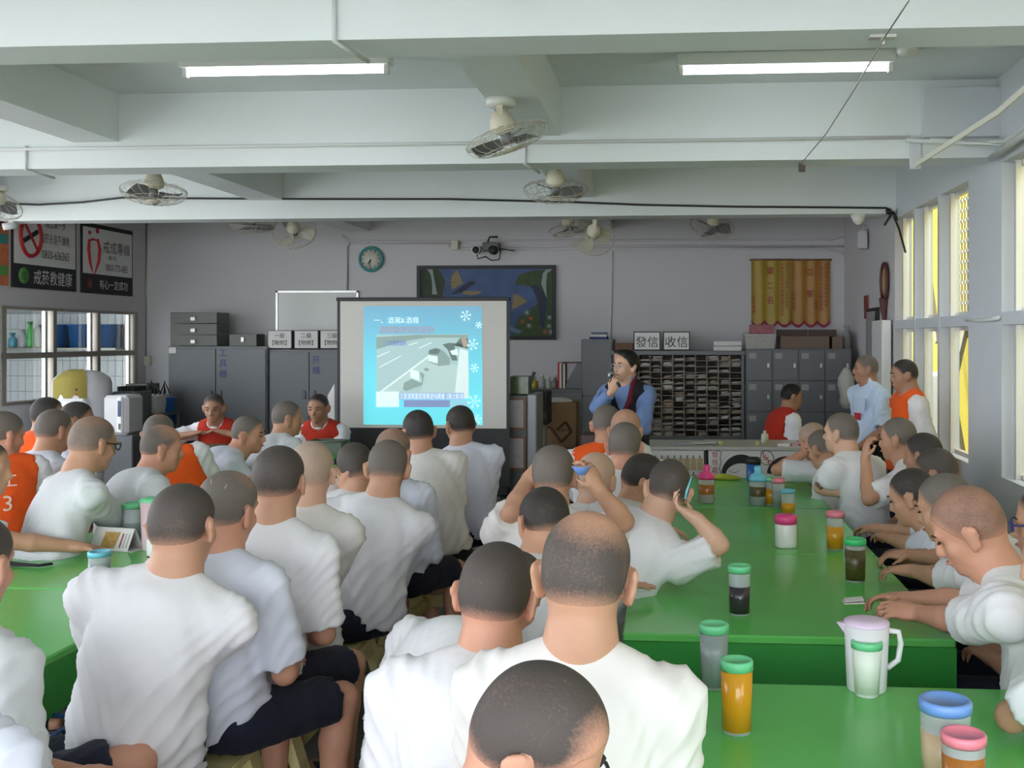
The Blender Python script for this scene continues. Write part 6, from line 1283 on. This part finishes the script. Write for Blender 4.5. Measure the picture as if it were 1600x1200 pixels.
def arc(cx, cy, r0x, r0y, r1x, r1y, a0, a1, n=16):
    P = [cf(cx + r1x * math.cos(math.radians(a0 + (a1 - a0) * i / n)), cy - r1y * math.sin(math.radians(a0 + (a1 - a0) * i / n))) for i in range(n + 1)] + [cf(cx + r0x * math.cos(math.radians(a1 - (a1 - a0) * i / n)), cy - r0y * math.sin(math.radians(a1 - (a1 - a0) * i / n))) for i in range(n + 1)]
    b = MB(); n2 = n + 1
    b.add(P, [(i, i + 1, 2 * n2 - 2 - i, 2 * n2 - 1 - i) for i in range(n)]); return b
arc(1158, 742, 24, 18, 31, 32, 5, 175).build('painted_hair', M_ink, t); arc(1228, 742, 22, 12, 30, 29, 5, 175).build('painted_hair', M_ink, t); arc(1147, 733, 8, 5, 8.6, 5.8, 200, 340, 8).build('painted_smile', M_ink, t)
for i, c_ in enumerate('發信處'): text(c_, 0.055, cf(1117, 710 + 12 * i, 2), RX, UZ, M_red, t, 'painted_word')
b = MB()
for P in ([(1109, 705), (1113, 703), (1122, 704), (1127, 706), (1125, 715), (1127, 722), (1124, 732), (1127, 741)], [(1190, 706), (1196, 704), (1204, 706), (1209, 714), (1207, 724), (1198, 727), (1191, 724), (1188, 716), (1190, 706)]): b.tube([cf(*q) for q in P], 0.003, 5)
b.build('painted_outline', M_ink, t)
for i, c_ in enumerate('1650'): text(c_, 0.07, cf(1193 + 3.6 * i, 710 + 4.2 * i, 2), RX, UZ, M_red, t, 'painted_number')
for px, lb, col in ((1070, 'pale blue paper lying on the counter left end', (0.45, 0.50, 0.62)), (1100, 'open white booklet on the counter', (0.62, 0.64, 0.68))):
    p = at(px, 697, CYf + 0.2); one('paper_sheet', MB().bar((-0.10, 0, 0.006), (0.10, 0, 0.02 if px > 1080 else 0.006), 0.15, 0.006), mat('sheet_%d' % px, col, rough=0.7), lb, 'paper', loc=(p[0], p[1], zt + 0.002))
for px, lb in ((1126, 'small yellow block on counter, left one'), (1183, 'small yellow block on counter, middle one')): p = at(px, 697, CYf + 0.15); one('yellow_block', box((-0.018, -0.015, 0), (0.018, 0.015, 0.035), 0.003), mat('pale_yellow', (0.5, 0.45, 0.2), rough=0.6), lb, 'block', loc=(p[0], p[1], zt2))
p = at(1195, 697, CYf + 0.3); one('ivory_bottle', MB().lathe([(0.03, 0), (0.032, 0.05), (0.03, 0.08), (0.014, 0.09), (0.014, 0.11), (0, 0.112)], 14), MATS['ivory_plastic'], 'small ivory bottle on counter before the man in red vest', 'bottle', loc=(p[0], p[1], zt2))
for px, c_, lb in ((1224, M_paper, 'pile of white slips on counter by red vest man'), (1246, mat('pink_paper', (0.6, 0.32, 0.40), rough=0.7), 'pink paper slip on counter at its right end')): p = at(px, 697, CYf + 0.1); one('paper_slip', box((-0.05, -0.04, 0), (0.05, 0.04, 0.02)), c_, lb, 'paper', loc=(p[0], p[1], zt2))
# desk at left before the tool cabinet
Yd = 8.35
x0, x1, z0, z1 = rect(275, 400, 684, 740, Yd); zt = 0.80
t = thing('office_desk', 'desk with pink panel in front of the red vest man at left', 'desk', ((x0 + x1) / 2, Yd + 0.3, 0)); O = np.array(t.location[:])
MB().box(np.array((x0, Yd, zt - 0.03)) - O, np.array((x1, Yd + 0.62, zt)) - O, 0.004).build('desk_top', mat('olive_top', (0.16, 0.17, 0.10), rough=0.5), t); MB().box(np.array((x0 + 0.03, Yd + 0.03, 0)) - O, np.array((x1 - 0.03, Yd + 0.05, zt - 0.03)) - O).build('front_panel', mat('pink_grey_panel', (0.40, 0.33, 0.33), rough=0.6), t)
for xx in (x0 + 0.03, x1 - 0.07):
    for yy in (Yd + 0.06, Yd + 0.55): MB().box(np.array((xx, yy, 0)) - O, np.array((xx + 0.04, yy + 0.04, zt - 0.03)) - O).build('leg', M_cabd, t)
x0, x1, z0, z1 = rect(455, 525, 690, 740, 8.5)
t = thing('office_desk', 'green topped desk by left edge of projector screen', 'desk', ((x0 + x1) / 2, 8.9, 0)); O = np.array(t.location[:])
MB().box(np.array((x0, 8.5, 0.72)) - O, np.array((x1, 8.88, 0.75)) - O, 0.004).build('desk_top', M_greens, t)
for xx in (x0 + 0.02, x1 - 0.06):
    for yy in (8.53, 8.82): MB().box(np.array((xx, yy, 0)) - O, np.array((xx + 0.04, yy + 0.04, 0.72)) - O).build('leg', M_cabd, t)
p = at(508, 686, 8.6); t = thing('green_crate', 'grey green file tray on the desk beside projector screen', 'tray', (p[0], 8.68, 0.751)); MB().add([(sx * 0.15 * k, sy * 0.10 * k, z) for z, k in ((0, 0.85), (0.11, 1)) for sx, sy in ((-1, -1), (1, -1), (1, 1), (-1, 1))], [(3, 2, 1, 0), (0, 1, 5, 4), (1, 2, 6, 5), (2, 3, 7, 6), (3, 0, 4, 7)]).build('tray', mat('grey_green', (0.16, 0.20, 0.16), rough=0.6), t); MB().tube([(0.15, -0.1, 0.11), (0.15, 0.1, 0.11), (-0.15, 0.1, 0.11), (-0.15, -0.1, 0.11)], 0.007, 6, closed=True).build('rim', MATS['grey_green'], t)
one('whiteboard_easel', MB().poly([at(512, 618, 9.3), at(522, 600, 9.3), at(523, 742, 9.3), at(513, 742, 9.3)], 0.02, (0, 1, 0)), M_paper, 'white board edge leaning behind left side of projector screen', 'board')
# water dispensers
M_wd = mat('dispenser_white', (0.56, 0.55, 0.57), rough=0.3, var=0.03)
p = at(128, 700, 10.2); t = thing('water_dispenser', 'big white barrel water dispenser with yellow cloth on top at left', 'water dispenser', (p[0], 10.2, 0))
zt = at(128, 578, 10.2)[2]
MB().lathe([(0.27, 0.25), (0.28, 0.27), (0.285, zt - 0.14), (0.27, zt - 0.09), (0.20, zt - 0.03), (0.10, zt - 0.003), (0, zt)], 32).build('barrel', M_wd, t); MB().box((-0.28, -0.28, 0), (0.28, 0.28, 0.25), 0.02).build('stand', M_cabd, t)
MB().box((-0.10, -0.33, 0.55), (0.22, -0.20, zt - 0.28), 0.03).build('front_panel', M_wd, t)
for i in range(3): MB().lathe([(0, 0), (0.012, 0), (0.012, 0.006), (0, 0.006)], 10).xf(Matrix.Translation((0.10, -0.268, zt - 0.19 - i * 0.05)) @ Matrix.Rotation(math.radians(90), 4, 'X')).build('indicator', M_red if i else M_ink, t)
P = []; nn = 14
for i in range(nn + 1):
    for j in range(9):
        a = math.radians(236 + 74 * i / nn); r = 0.10 + 0.19 * min(1, j / 4.0); zz = (zt + 0.006 - 0.11 * (min(1, j / 4.0))**2) - max(0, j - 4) * 0.045 * (1 + 0.25 * math.sin(i * 1.1)); P.append((r * math.cos(a), r * math.sin(a), zz + 0.004))
one('yellow_cloth', MB().add(P, [(i * 9 + j, i * 9 + j + 1, (i + 1) * 9 + j + 1, (i + 1) * 9 + j) for i in range(nn) for j in range(8)], True), mat('mustard_cloth', (0.22, 0.18, 0.035), rough=0.9, bump=0.3), 'mustard yellow cloth draped over the barrel water dispenser', 'cloth', loc=(p[0], 10.2, 0))
p = at(186, 700, 9.9); t = thing('water_dispenser', 'square white water purifier with blue window beside barrel dispenser', 'water dispenser', (p[0], 10.0, 0)); z0, z1 = at(186, 680, 9.9)[2], at(186, 618, 9.9)[2]
MB().box((-0.16, -0.12, z0), (0.10, 0.2, z1), 0.03).build('body', M_wd, t); MB().box((-0.005, -0.145, z0 + 0.02), (0.06, -0.115, z1 - 0.005), 0.015).build('column', M_white, t); MB().box((0.012, -0.15, z0 + 0.19), (0.045, -0.144, z1 - 0.05)).build('level_window', mat('dark_blue_glass', (0.04, 0.06, 0.14), rough=0.2), t); MB().box((-0.16, -0.1, 0), (0.14, 0.25, z0), 0.01).build('base_cabinet', M_cabd, t); MB().box((0.02, -0.15, z0 + 0.06), (0.04, -0.144, z0 + 0.12)).build('tap', M_cabd, t)
x0, x1, z0, z1 = rect(188, 208, 612, 672, 10.6); t = thing('boiler_tank', 'grey steel boiler with black fins behind the square water purifier', 'boiler', ((x0 + x1) / 2, 10.8, 0)); O = np.array(t.location[:]); MB().box(np.array((x0 - 0.1, 10.65, 0)) - O, np.array((x1, 11.0, z1)) - O, 0.01).build('body', M_cab, t)
for i in range(7): MB().box(np.array((x0 - 0.08 + 0.028 * i, 10.68, z1)) - O, np.array((x0 - 0.065 + 0.028 * i, 10.95, z1 + 0.05)) - O).build('fin', M_black, t)
x0, x1, z0, z1 = rect(210, 252, 647, 720, 11.0); t = thing('side_shelf', 'dark low shelf unit in far left corner', 'shelf', ((x0 + x1) / 2, 11.2, 0)); O = np.array(t.location[:]); zs = z1
for zz in (0.3, 0.62, zs - 0.02): MB().box(np.array((x0, 11.0, zz)) - O, np.array((x1, 11.45, zz + 0.02)) - O).build('board', M_cabd, t)
for xx in (x0, x1 - 0.03):
    for yy in (11.0, 11.42): MB().box(np.array((xx, yy, 0)) - O, np.array((xx + 0.03, yy + 0.03, zs)) - O).build('post', M_cabd, t)
x0, x1, z0, z1 = rect(213, 243, 619, 647, 11.05); t = thing('white_bucket', 'white square tub on the low shelf in left corner', 'tub', ((x0 + x1) / 2, 11.2, zs)); w_ = (x1 - x0) / 2; MB().add([(sx * w_ * k, sy * 0.13 * k, z) for z, k in ((0, 0.85), (z1 - zs, 1)) for sx, sy in ((-1, -1), (1, -1), (1, 1), (-1, 1))], [(3, 2, 1, 0), (0, 1, 5, 4), (1, 2, 6, 5), (2, 3, 7, 6), (3, 0, 4, 7), (4, 5, 6, 7)]).build('tub', M_paper, t); MB().tube([(w_, -0.13, z1 - zs), (w_, 0.13, z1 - zs), (-w_, 0.13, z1 - zs), (-w_, -0.13, z1 - zs)], 0.01, 6, closed=True).build('rim', M_white, t)
b = MB()
for i in range(6): b.tube([(0.05 * i - 0.12, 0, 0), (0.05 * i - 0.10 + 0.03 * math.sin(i * 2), 0.01, 0.10 + 0.03 * (i % 3)), (0.05 * i - 0.05, 0, 0.02)], 0.008, 6)
one('cable_heap', b, M_black, 'tangle of black cables on the white tub in left corner', 'cable', loc=((x0 + x1) / 2, 11.2, z1 + 0.003))
one('grey_carton', boxed(196, 229, 600, 620, 11.3, 0.3, 0.0, 0.005), mat('warm_grey', (0.17, 0.16, 0.15), rough=0.6), 'warm grey upright panel box behind the white tub', 'box')
t = thing('blue_bin', 'dark blue bin standing between the white tub and tool cabinet', 'bin', (at(250, 700, 11.3)[0], 11.4, 0)); MB().lathe([(0.09, 0), (0.12, at(250, 622, 11.3)[2] - 0.02), (0.13, at(250, 622, 11.3)[2])], 18).build('bin', MATS['blue_plastic'], t); MB().lathe([(0.132, at(250, 622, 11.3)[2] - 0.02), (0.132, at(250, 622, 11.3)[2] + 0.004)], 18).build('rim', MATS['blue_plastic'], t)

# ------------------------------------------------------------------ things on the tables
M_plas = mat('clear_plastic', (0.72, 0.80, 0.80), rough=0.2, alpha=0.38, var=0.0)
M_milk = mat('milky_cup', (0.80, 0.85, 0.82), rough=0.3, alpha=0.85, var=0.0)
LID = {'green': mat('lid_green', (0.16, 0.62, 0.30), rough=0.35, var=0.02), 'dgreen': mat('lid_bright_green', (0.05, 0.55, 0.18), rough=0.35), 'pink': mat('lid_pink', (0.80, 0.22, 0.30), rough=0.35), 'hot': mat('lid_hot_pink', (0.80, 0.06, 0.26), rough=0.3), 'blue': mat('lid_blue', (0.16, 0.32, 0.72), rough=0.35), 'sky': mat('lid_sky', (0.16, 0.52, 0.68), rough=0.35), 'lilac': mat('lid_lilac', (0.74, 0.58, 0.76), rough=0.35)}
DR = {'tea': mat('drink_tea', (0.66, 0.30, 0.012), rough=0.12), 'black': mat('drink_black', (0.035, 0.03, 0.035), rough=0.15), 'leaf': mat('drink_leaf', (0.075, 0.06, 0.018), rough=0.3, var=0.7, scale=60), 'water': mat('drink_water', (0.62, 0.74, 0.74), rough=0.1, trans=0.6), 'brown': mat('drink_brown', (0.34, 0.12, 0.02), rough=0.15, var=0.3, scale=30), 'milk': mat('drink_milktea', (0.58, 0.42, 0.28), rough=0.3, var=0.2, scale=10), 'pale': mat('drink_pale', (0.74, 0.80, 0.72), rough=0.3)}
def tumbler(px, pb, pt, wpx, lid, drink, fill, label, body=None, cat='tumbler', group='lidded drink tumblers', taper=0.93):
    c = atz(px, pb, TZ + 0.0015); d = (c[1] * ct - c[0] * st); s = d / FPX
    # the base centre lies half a diameter behind the front edge of the base
    R_ = wpx * s / 2; c = c + np.array([0, R_ * 0.6, 0]); H_ = (pb - pt) * s * 1.0; t = thing('drink_tumbler', label, cat, (c[0], c[1], TZ + 0.001), 0, group); hl_ = min(0.03, H_ * 0.16)
    MB().lathe([(R_ * taper * 0.96, 0), (R_ * taper, 0.004), (R_, H_ - hl_), (R_ * 0.965, H_ - hl_), (R_ * taper * 0.95, 0.006), (0, 0.006)], 28, cap=False).build('cup', body or M_plas, t)
    if drink: MB().lathe([(0, 0.008), (R_ * taper + 0.0006, 0.008), (R_ * (taper + (1 - taper) * fill * 1.1) + 0.0008, H_ * fill), (R_ * 0.9, H_ * fill), (0, H_ * fill)], 28).build('drink', DR[drink], t)
    MB().lathe([(R_ * 1.0, H_ - hl_ * 0.9), (R_ * 1.06, H_ - hl_ * 0.9), (R_ * 1.07, H_ - hl_ * 0.25), (R_ * 1.0, H_ - 0.002), (R_ * 0.86, H_ - 0.002), (R_ * 0.82, H_ - 0.006), (0, H_ - 0.005)], 28).build('lid', LID[lid], t)
    return t, R_, H_
tumbler(1156, 962, 884, 34, 'green', 'black', 0.58, 'green lidded tumbler half full of black drink on right table')
tumbler(1116, 1077, 976, 44, 'green', 'water', 0.85, 'green lidded tumbler of water on near table left of tea')
tumbler(1152, 1148, 1033, 49, 'green', 'tea', 0.90, 'green lidded tumbler full of amber tea on near table')
tumbler(1357, 1090, 1003, 46, 'green', 'pale', 0.92, 'green lidded tumbler of pale drink before the lilac pitcher', body=M_milk, taper=0.80)
tumbler(1483, 1228, 1098, 77, 'blue', 'milk', 0.62, 'large blue lidded tumbler of milk tea at lower right', taper=0.9)
tumbler(1511, 1268, 1150, 66, 'pink', 'brown', 0.72, 'pink lidded tumbler of brown tea at lower right corner')
tumbler(1338, 910, 842, 32, 'dgreen', 'leaf', 0.75, 'green lidded tumbler of steeped tea leaves by window side')
tumbler(1306, 860, 800, 27, 'pink', 'tea', 0.62, 'pink lidded tumbler of amber tea on right table')
tumbler(1232, 803, 765, 22, 'sky', 'tea', 0.45, 'sky blue lidded short tumbler of tea on right table')
tumbler(1217, 794, 748, 20, 'pink', 'water', 0.6, 'pink lidded clear tumbler beside sky blue lid')
tumbler(1205, 790, 746, 18, 'green', 'tea', 0.6, 'green lidded tumbler of tea half hidden by pink lid')
tumbler(150, 921, 862, 33, 'sky', 'water', 0.7, 'sky blue lidded tumbler of water on left table')
tumbler(203, 848, 786, 28, 'green', 'water', 0.5, 'green lidded cloudy tumbler beside tattooed forearm')
tumbler(238, 874, 826, 25, 'green', 'black', 0.12, 'green lidded tumbler by broad man shoulder on left table', body=M_milk)
def bottle_at(px, pb, wpx, pt):
    c = atz(px, pb, TZ + 0.0015); d = (c[1] * ct - c[0] * st); s = d / FPX; R_ = wpx * s / 2; return c + np.array([0, R_ * 0.6, 0]), R_, (pb - pt) * s
c, R_, H_ = bottle_at(1229, 856, 34, 805); t = thing('white_bottle', 'white bottle with hot pink cap standing on right table', 'bottle', (c[0], c[1], TZ + 0.001)); MB().lathe([(R_ * 0.96, 0), (R_, 0.006), (R_, H_ * 0.70), (R_ * 0.97, H_ * 0.72)], 26).build('bottle', mat('white_plastic', (0.80, 0.80, 0.80), rough=0.3), t); MB().lathe([(R_ * 1.03, H_ * 0.72), (R_ * 1.05, H_ * 0.9), (R_ * 0.95, H_ * 0.98), (R_ * 0.7, H_), (0, H_)], 26).build('cap', LID['hot'], t)
for px, pb, pt, wp, lidc, dr, lb in ((1104, 786, 727, 26, 'hot', 'brown', 'sports bottle of brown tea with hot pink cap on right table'), (1185, 790, 729, 28, 'sky', 'leaf', 'sports bottle of dark tea with sky blue cap and loop')):
    c, R_, H_ = bottle_at(px, pb, wp, pt); t = thing('sports_bottle', lb, 'bottle', (c[0], c[1], TZ + 0.001)); MB().lathe([(R_ * 0.9, 0), (R_, 0.008), (R_ * 0.94, H_ * 0.3), (R_, H_ * 0.58), (R_ * 0.9, H_ * 0.64)], 24, cap=False).build('flask', M_plas, t); MB().lathe([(0, 0.006), (R_ * 0.985, 0.008), (R_ * 0.945, H_ * 0.3), (R_ * 0.99, H_ * 0.54), (0, H_ * 0.54)], 24).build('drink', DR[dr], t)
    MB().lathe([(R_ * 1.02, H_ * 0.62), (R_ * 1.04, H_ * 0.70), (R_ * 0.8, H_ * 0.78), (R_ * 0.42, H_ * 0.82), (R_ * 0.40, H_ * 0.88), (R_ * 0.45, H_ * 0.95), (R_ * 0.3, H_), (0, H_)], 24).build('cap', LID[lidc], t)
    if lidc == 'sky': MB().tube([(R_ * 1.0, 0, H_ * 0.66), (R_ * 1.5, 0, H_ * 0.68), (R_ * 1.6, 0, H_ * 0.55), (R_ * 1.2, 0, H_ * 0.45)], 0.006, 6).build('loop', LID['sky'], t)
c, R_, H_ = bottle_at(1178, 752, 22, 715); t = thing('travel_mug', 'dark blue travel mug with black lid at far end of right table', 'mug', (c[0], c[1], TZ + 0.001)); MB().lathe([(R_ * 0.9, 0), (R_, 0.01), (R_, H_ * 0.74)], 22).build('mug', mat('navy_plastic', (0.01, 0.08, 0.30), rough=0.35), t); MB().lathe([(R_ * 1.03, H_ * 0.72), (R_ * 1.0, H_ * 0.9), (R_ * 0.8, H_), (0, H_)], 22).build('lid', M_black, t)
p = atz(1135, 750, TZ); one('yellow_rag', MB().tube([(-0.09, 0, 0.015), (-0.03, 0.01, 0.02), (0.03, -0.01, 0.016), (0.09, 0, 0.012)], [0.015, 0.024, 0.02, 0.012], 8).tube([(-0.08, 0.04, 0.012), (0.02, 0.05, 0.016), (0.08, 0.03, 0.01)], [0.012, 0.018, 0.01], 8), mat('lime_rag', (0.42, 0.42, 0.05), rough=0.9, bump=0.3), 'folded yellow green rag at far end of right table', 'cloth', loc=(p[0], p[1], TZ + 0.002))
def pitcher(px, pb, pt, wpx, label, body, lid, side=1):
    c, R_, H_ = bottle_at(px, pb, wpx, pt); t = thing('water_pitcher', label, 'pitcher', (c[0], c[1], TZ + 0.001)); MB().lathe([(R_ * 0.84, 0), (R_ * 0.88, 0.006), (R_, H_ * 0.93), (R_ * 0.96, H_ * 0.93), (R_ * 0.84, 0.01), (0, 0.01)], 28, cap=False).build('jug', body, t)
    MB().lathe([(R_ * 0.97, H_ * 0.90), (R_ * 1.02, H_ * 0.93), (R_ * 1.0, H_ * 0.97), (R_ * 0.6, H_), (0, H_)], 28).build('lid', lid, t)
    MB().tube([(side * R_ * 0.95, 0, H_ * 0.84), (side * R_ * 1.42, 0, H_ * 0.82), (side * R_ * 1.52, 0, H_ * 0.66), (side * R_ * 1.40, 0, H_ * 0.42), (side * R_ * 0.92, 0, H_ * 0.30)], 0.0085, 8).build('handle', body, t)
    MB().add([(-side * R_ * 0.8, -R_ * 0.35, H_ * 0.94), (-side * R_ * 0.8, R_ * 0.35, H_ * 0.94), (-side * R_ * 1.35, 0, H_ * 0.945), (-side * R_ * 0.97, 0, H_ * 0.78)], [(0, 1, 2), (0, 2, 3), (2, 1, 3), (0, 3, 1)]).build('spout', lid, t)
pitcher(1358, 1083, 972, 70, 'white pitcher with lilac lid on near table', mat('jug_white', (0.78, 0.78, 0.80), rough=0.3, alpha=0.94), LID['lilac'])
pitcher(233, 860, 778, 36, 'pink pitcher with green lid on left table beside forearm', mat('jug_pink', (0.70, 0.50, 0.54), rough=0.3, alpha=0.94), LID['green'])
# tent calendar, strap, paper
c = atz(172, 861, TZ); t = thing('tent_calendar', 'white tent calendar with brown picture standing on left table', 'calendar', (c[0], c[1] + 0.05, TZ + 0.001), math.radians(-12))
MB().poly([(-0.11, -0.05, 0), (0.11, -0.05, 0), (0.11, 0.0, 0.10), (-0.11, 0.0, 0.10)], 0.002, (0, -0.9, 0.45)).build('front_page', M_paper, t); MB().poly([(-0.11, 0.06, 0), (0.11, 0.06, 0), (0.11, 0.0, 0.10), (-0.11, 0.0, 0.10)], 0.002, (0, 0.9, 0.45)).build('rear_page', M_paper, t); MB().box((-0.11, -0.05, 0), (0.14, 0.06, 0.003)).build('base_sheet', M_paper, t)
MB().poly([(-0.05, -0.0475, 0.012), (0.03, -0.0475, 0.012), (0.04, -0.012, 0.082), (-0.045, -0.012, 0.082)], 0.001, (0, -0.9, 0.45)).build('picture', mat('brown_picture', (0.45, 0.26, 0.08), rough=0.6, var=0.6, scale=40), t)
for k in range(3): MB().poly([(0.055 + 0.018 * k, -0.045, 0.016), (0.062 + 0.018 * k, -0.045, 0.016), (0.062 + 0.018 * k, -0.014, 0.078), (0.055 + 0.018 * k, -0.014, 0.078)], 0.001, (0, -0.9, 0.45)).build('print_column', M_redtext if k == 0 else mat('grey_print', (0.4, 0.38, 0.38), rough=0.8), t)
c = atz(45, 886, TZ); one('black_strap', MB().tube([(-0.25, 0.06, 0.012), (-0.08, 0.02, 0.01), (0.05, -0.01, 0.008), (0.09, 0.03, 0.008)], 0.007, 6).tube([(-0.25, 0.0, 0.01), (-0.05, -0.02, 0.008), (0.06, -0.01, 0.008)], 0.005, 6), M_black, 'black spectacle strap lying on left table', 'strap', loc=(c[0], c[1], TZ + 0.002))
one('folded_paper', MB().bar((-0.035, 0, 0.0), (0.035, 0, 0.004), 0.06, 0.003).bar((-0.03, 0.005, 0.006), (0.035, 0.0, 0.014), 0.05, 0.003), M_paper, 'small folded white paper held by man at near corner', 'paper', loc=atz(1333, 941, 0.815))
one('small_blue_cup', MB().lathe([(0.018, -0.016), (0.034, 0.012), (0.036, 0.016), (0.031, 0.016), (0.016, -0.010), (0, -0.010)], 22), LID['blue'], 'small blue cup held up in a raised hand', 'cup', loc=at_d(908, 735, 3.93))
c = at_d(1073, 768, 4.02); one('blue_pen', MB().tube([c - np.array((0.006, 0, 0.03)), c + np.array((0.0, 0, 0.0)), c + np.array((0.02, 0.0, 0.06))], [0.004, 0.005, 0.002], 7), LID['sky'], 'blue pen held in the fist of the man leaning on table', 'pen')
# microphone for the speaker
E_, W_, sp_ = S1['arms']['R']; fd_ = nrm(sp_['fd']); hand = W_ + fd_ * 0.085 + nrm(np.array((0.1, 0.85, -0.2))) * 0.03
mh = S1['H'] + S1['hs'] * (np.array((0.0, 0.145, -0.062)) @ S1['A']); dr_ = nrm(mh - hand)
t = thing('microphone', 'black hand microphone held at the mouth of the speaker', 'microphone', hand)
MB().tube([-dr_ * 0.11, mh - hand - dr_ * 0.03], [0.012, 0.016], 12).build('handle', M_black, t); MB().tube([mh - hand - dr_ * 0.035, mh - hand - dr_ * 0.02, mh - hand, mh - hand + dr_ * 0.018], [0.018, 0.026, 0.026, 0.010], 14).build('grille', M_chrome, t)
I_ = S1; L_ = [I_['N'] + I_['us'] * 0.04 - I_['Rt'] * 0.072 - I_['fs'] * 0.01, I_['N'] - I_['us'] * 0.01 - I_['Rt'] * 0.082 + I_['fs'] * 0.055, I_['sp'](0.74) - I_['Rt'] * 0.075 + I_['f'] * 0.115, I_['sp'](0.52) - I_['Rt'] * 0.03 + I_['f'] * 0.150]
MB().tube([p - I_['O'] for p in L_], [0.018, 0.026, 0.024, 0.006], 8).build('vest_lining', MATS['maroon_lining'], I_['root'])
# badge, pocket and shoulder patch on the guard
g_ = S2; base = g_['sp'](0.62) - g_['O']
MB().bar(base + g_['f'] * 0.137 - g_['Rt'] * 0.02 - g_['u'] * 0.05, base + g_['f'] * 0.137 - g_['Rt'] * 0.02 - g_['u'] * 0.11, 0.085, 0.006, g_['f']).build('badge', M_red, g_['root'])
MB().bar(base + g_['f'] * 0.128 - g_['Rt'] * 0.075 + g_['u'] * 0.07, base + g_['f'] * 0.130 - g_['Rt'] * 0.075 - g_['u'] * 0.03, 0.09, 0.008, g_['f']).build('pocket', MATS['guard_shirt'], g_['root'])
# lid on the floor under the benches
one('flip_flop', MB().box((-0.05, -0.13, 0), (0.05, 0.13, 0.018), 0.008).tube([(-0.045, 0.02, 0.018), (0, 0.06, 0.05), (0.045, 0.02, 0.018)], 0.008, 6), MATS['slipper'], 'dark flip flop on floor under the near left bench', 'slipper', loc=(-1.35, 3.05, 0.0))
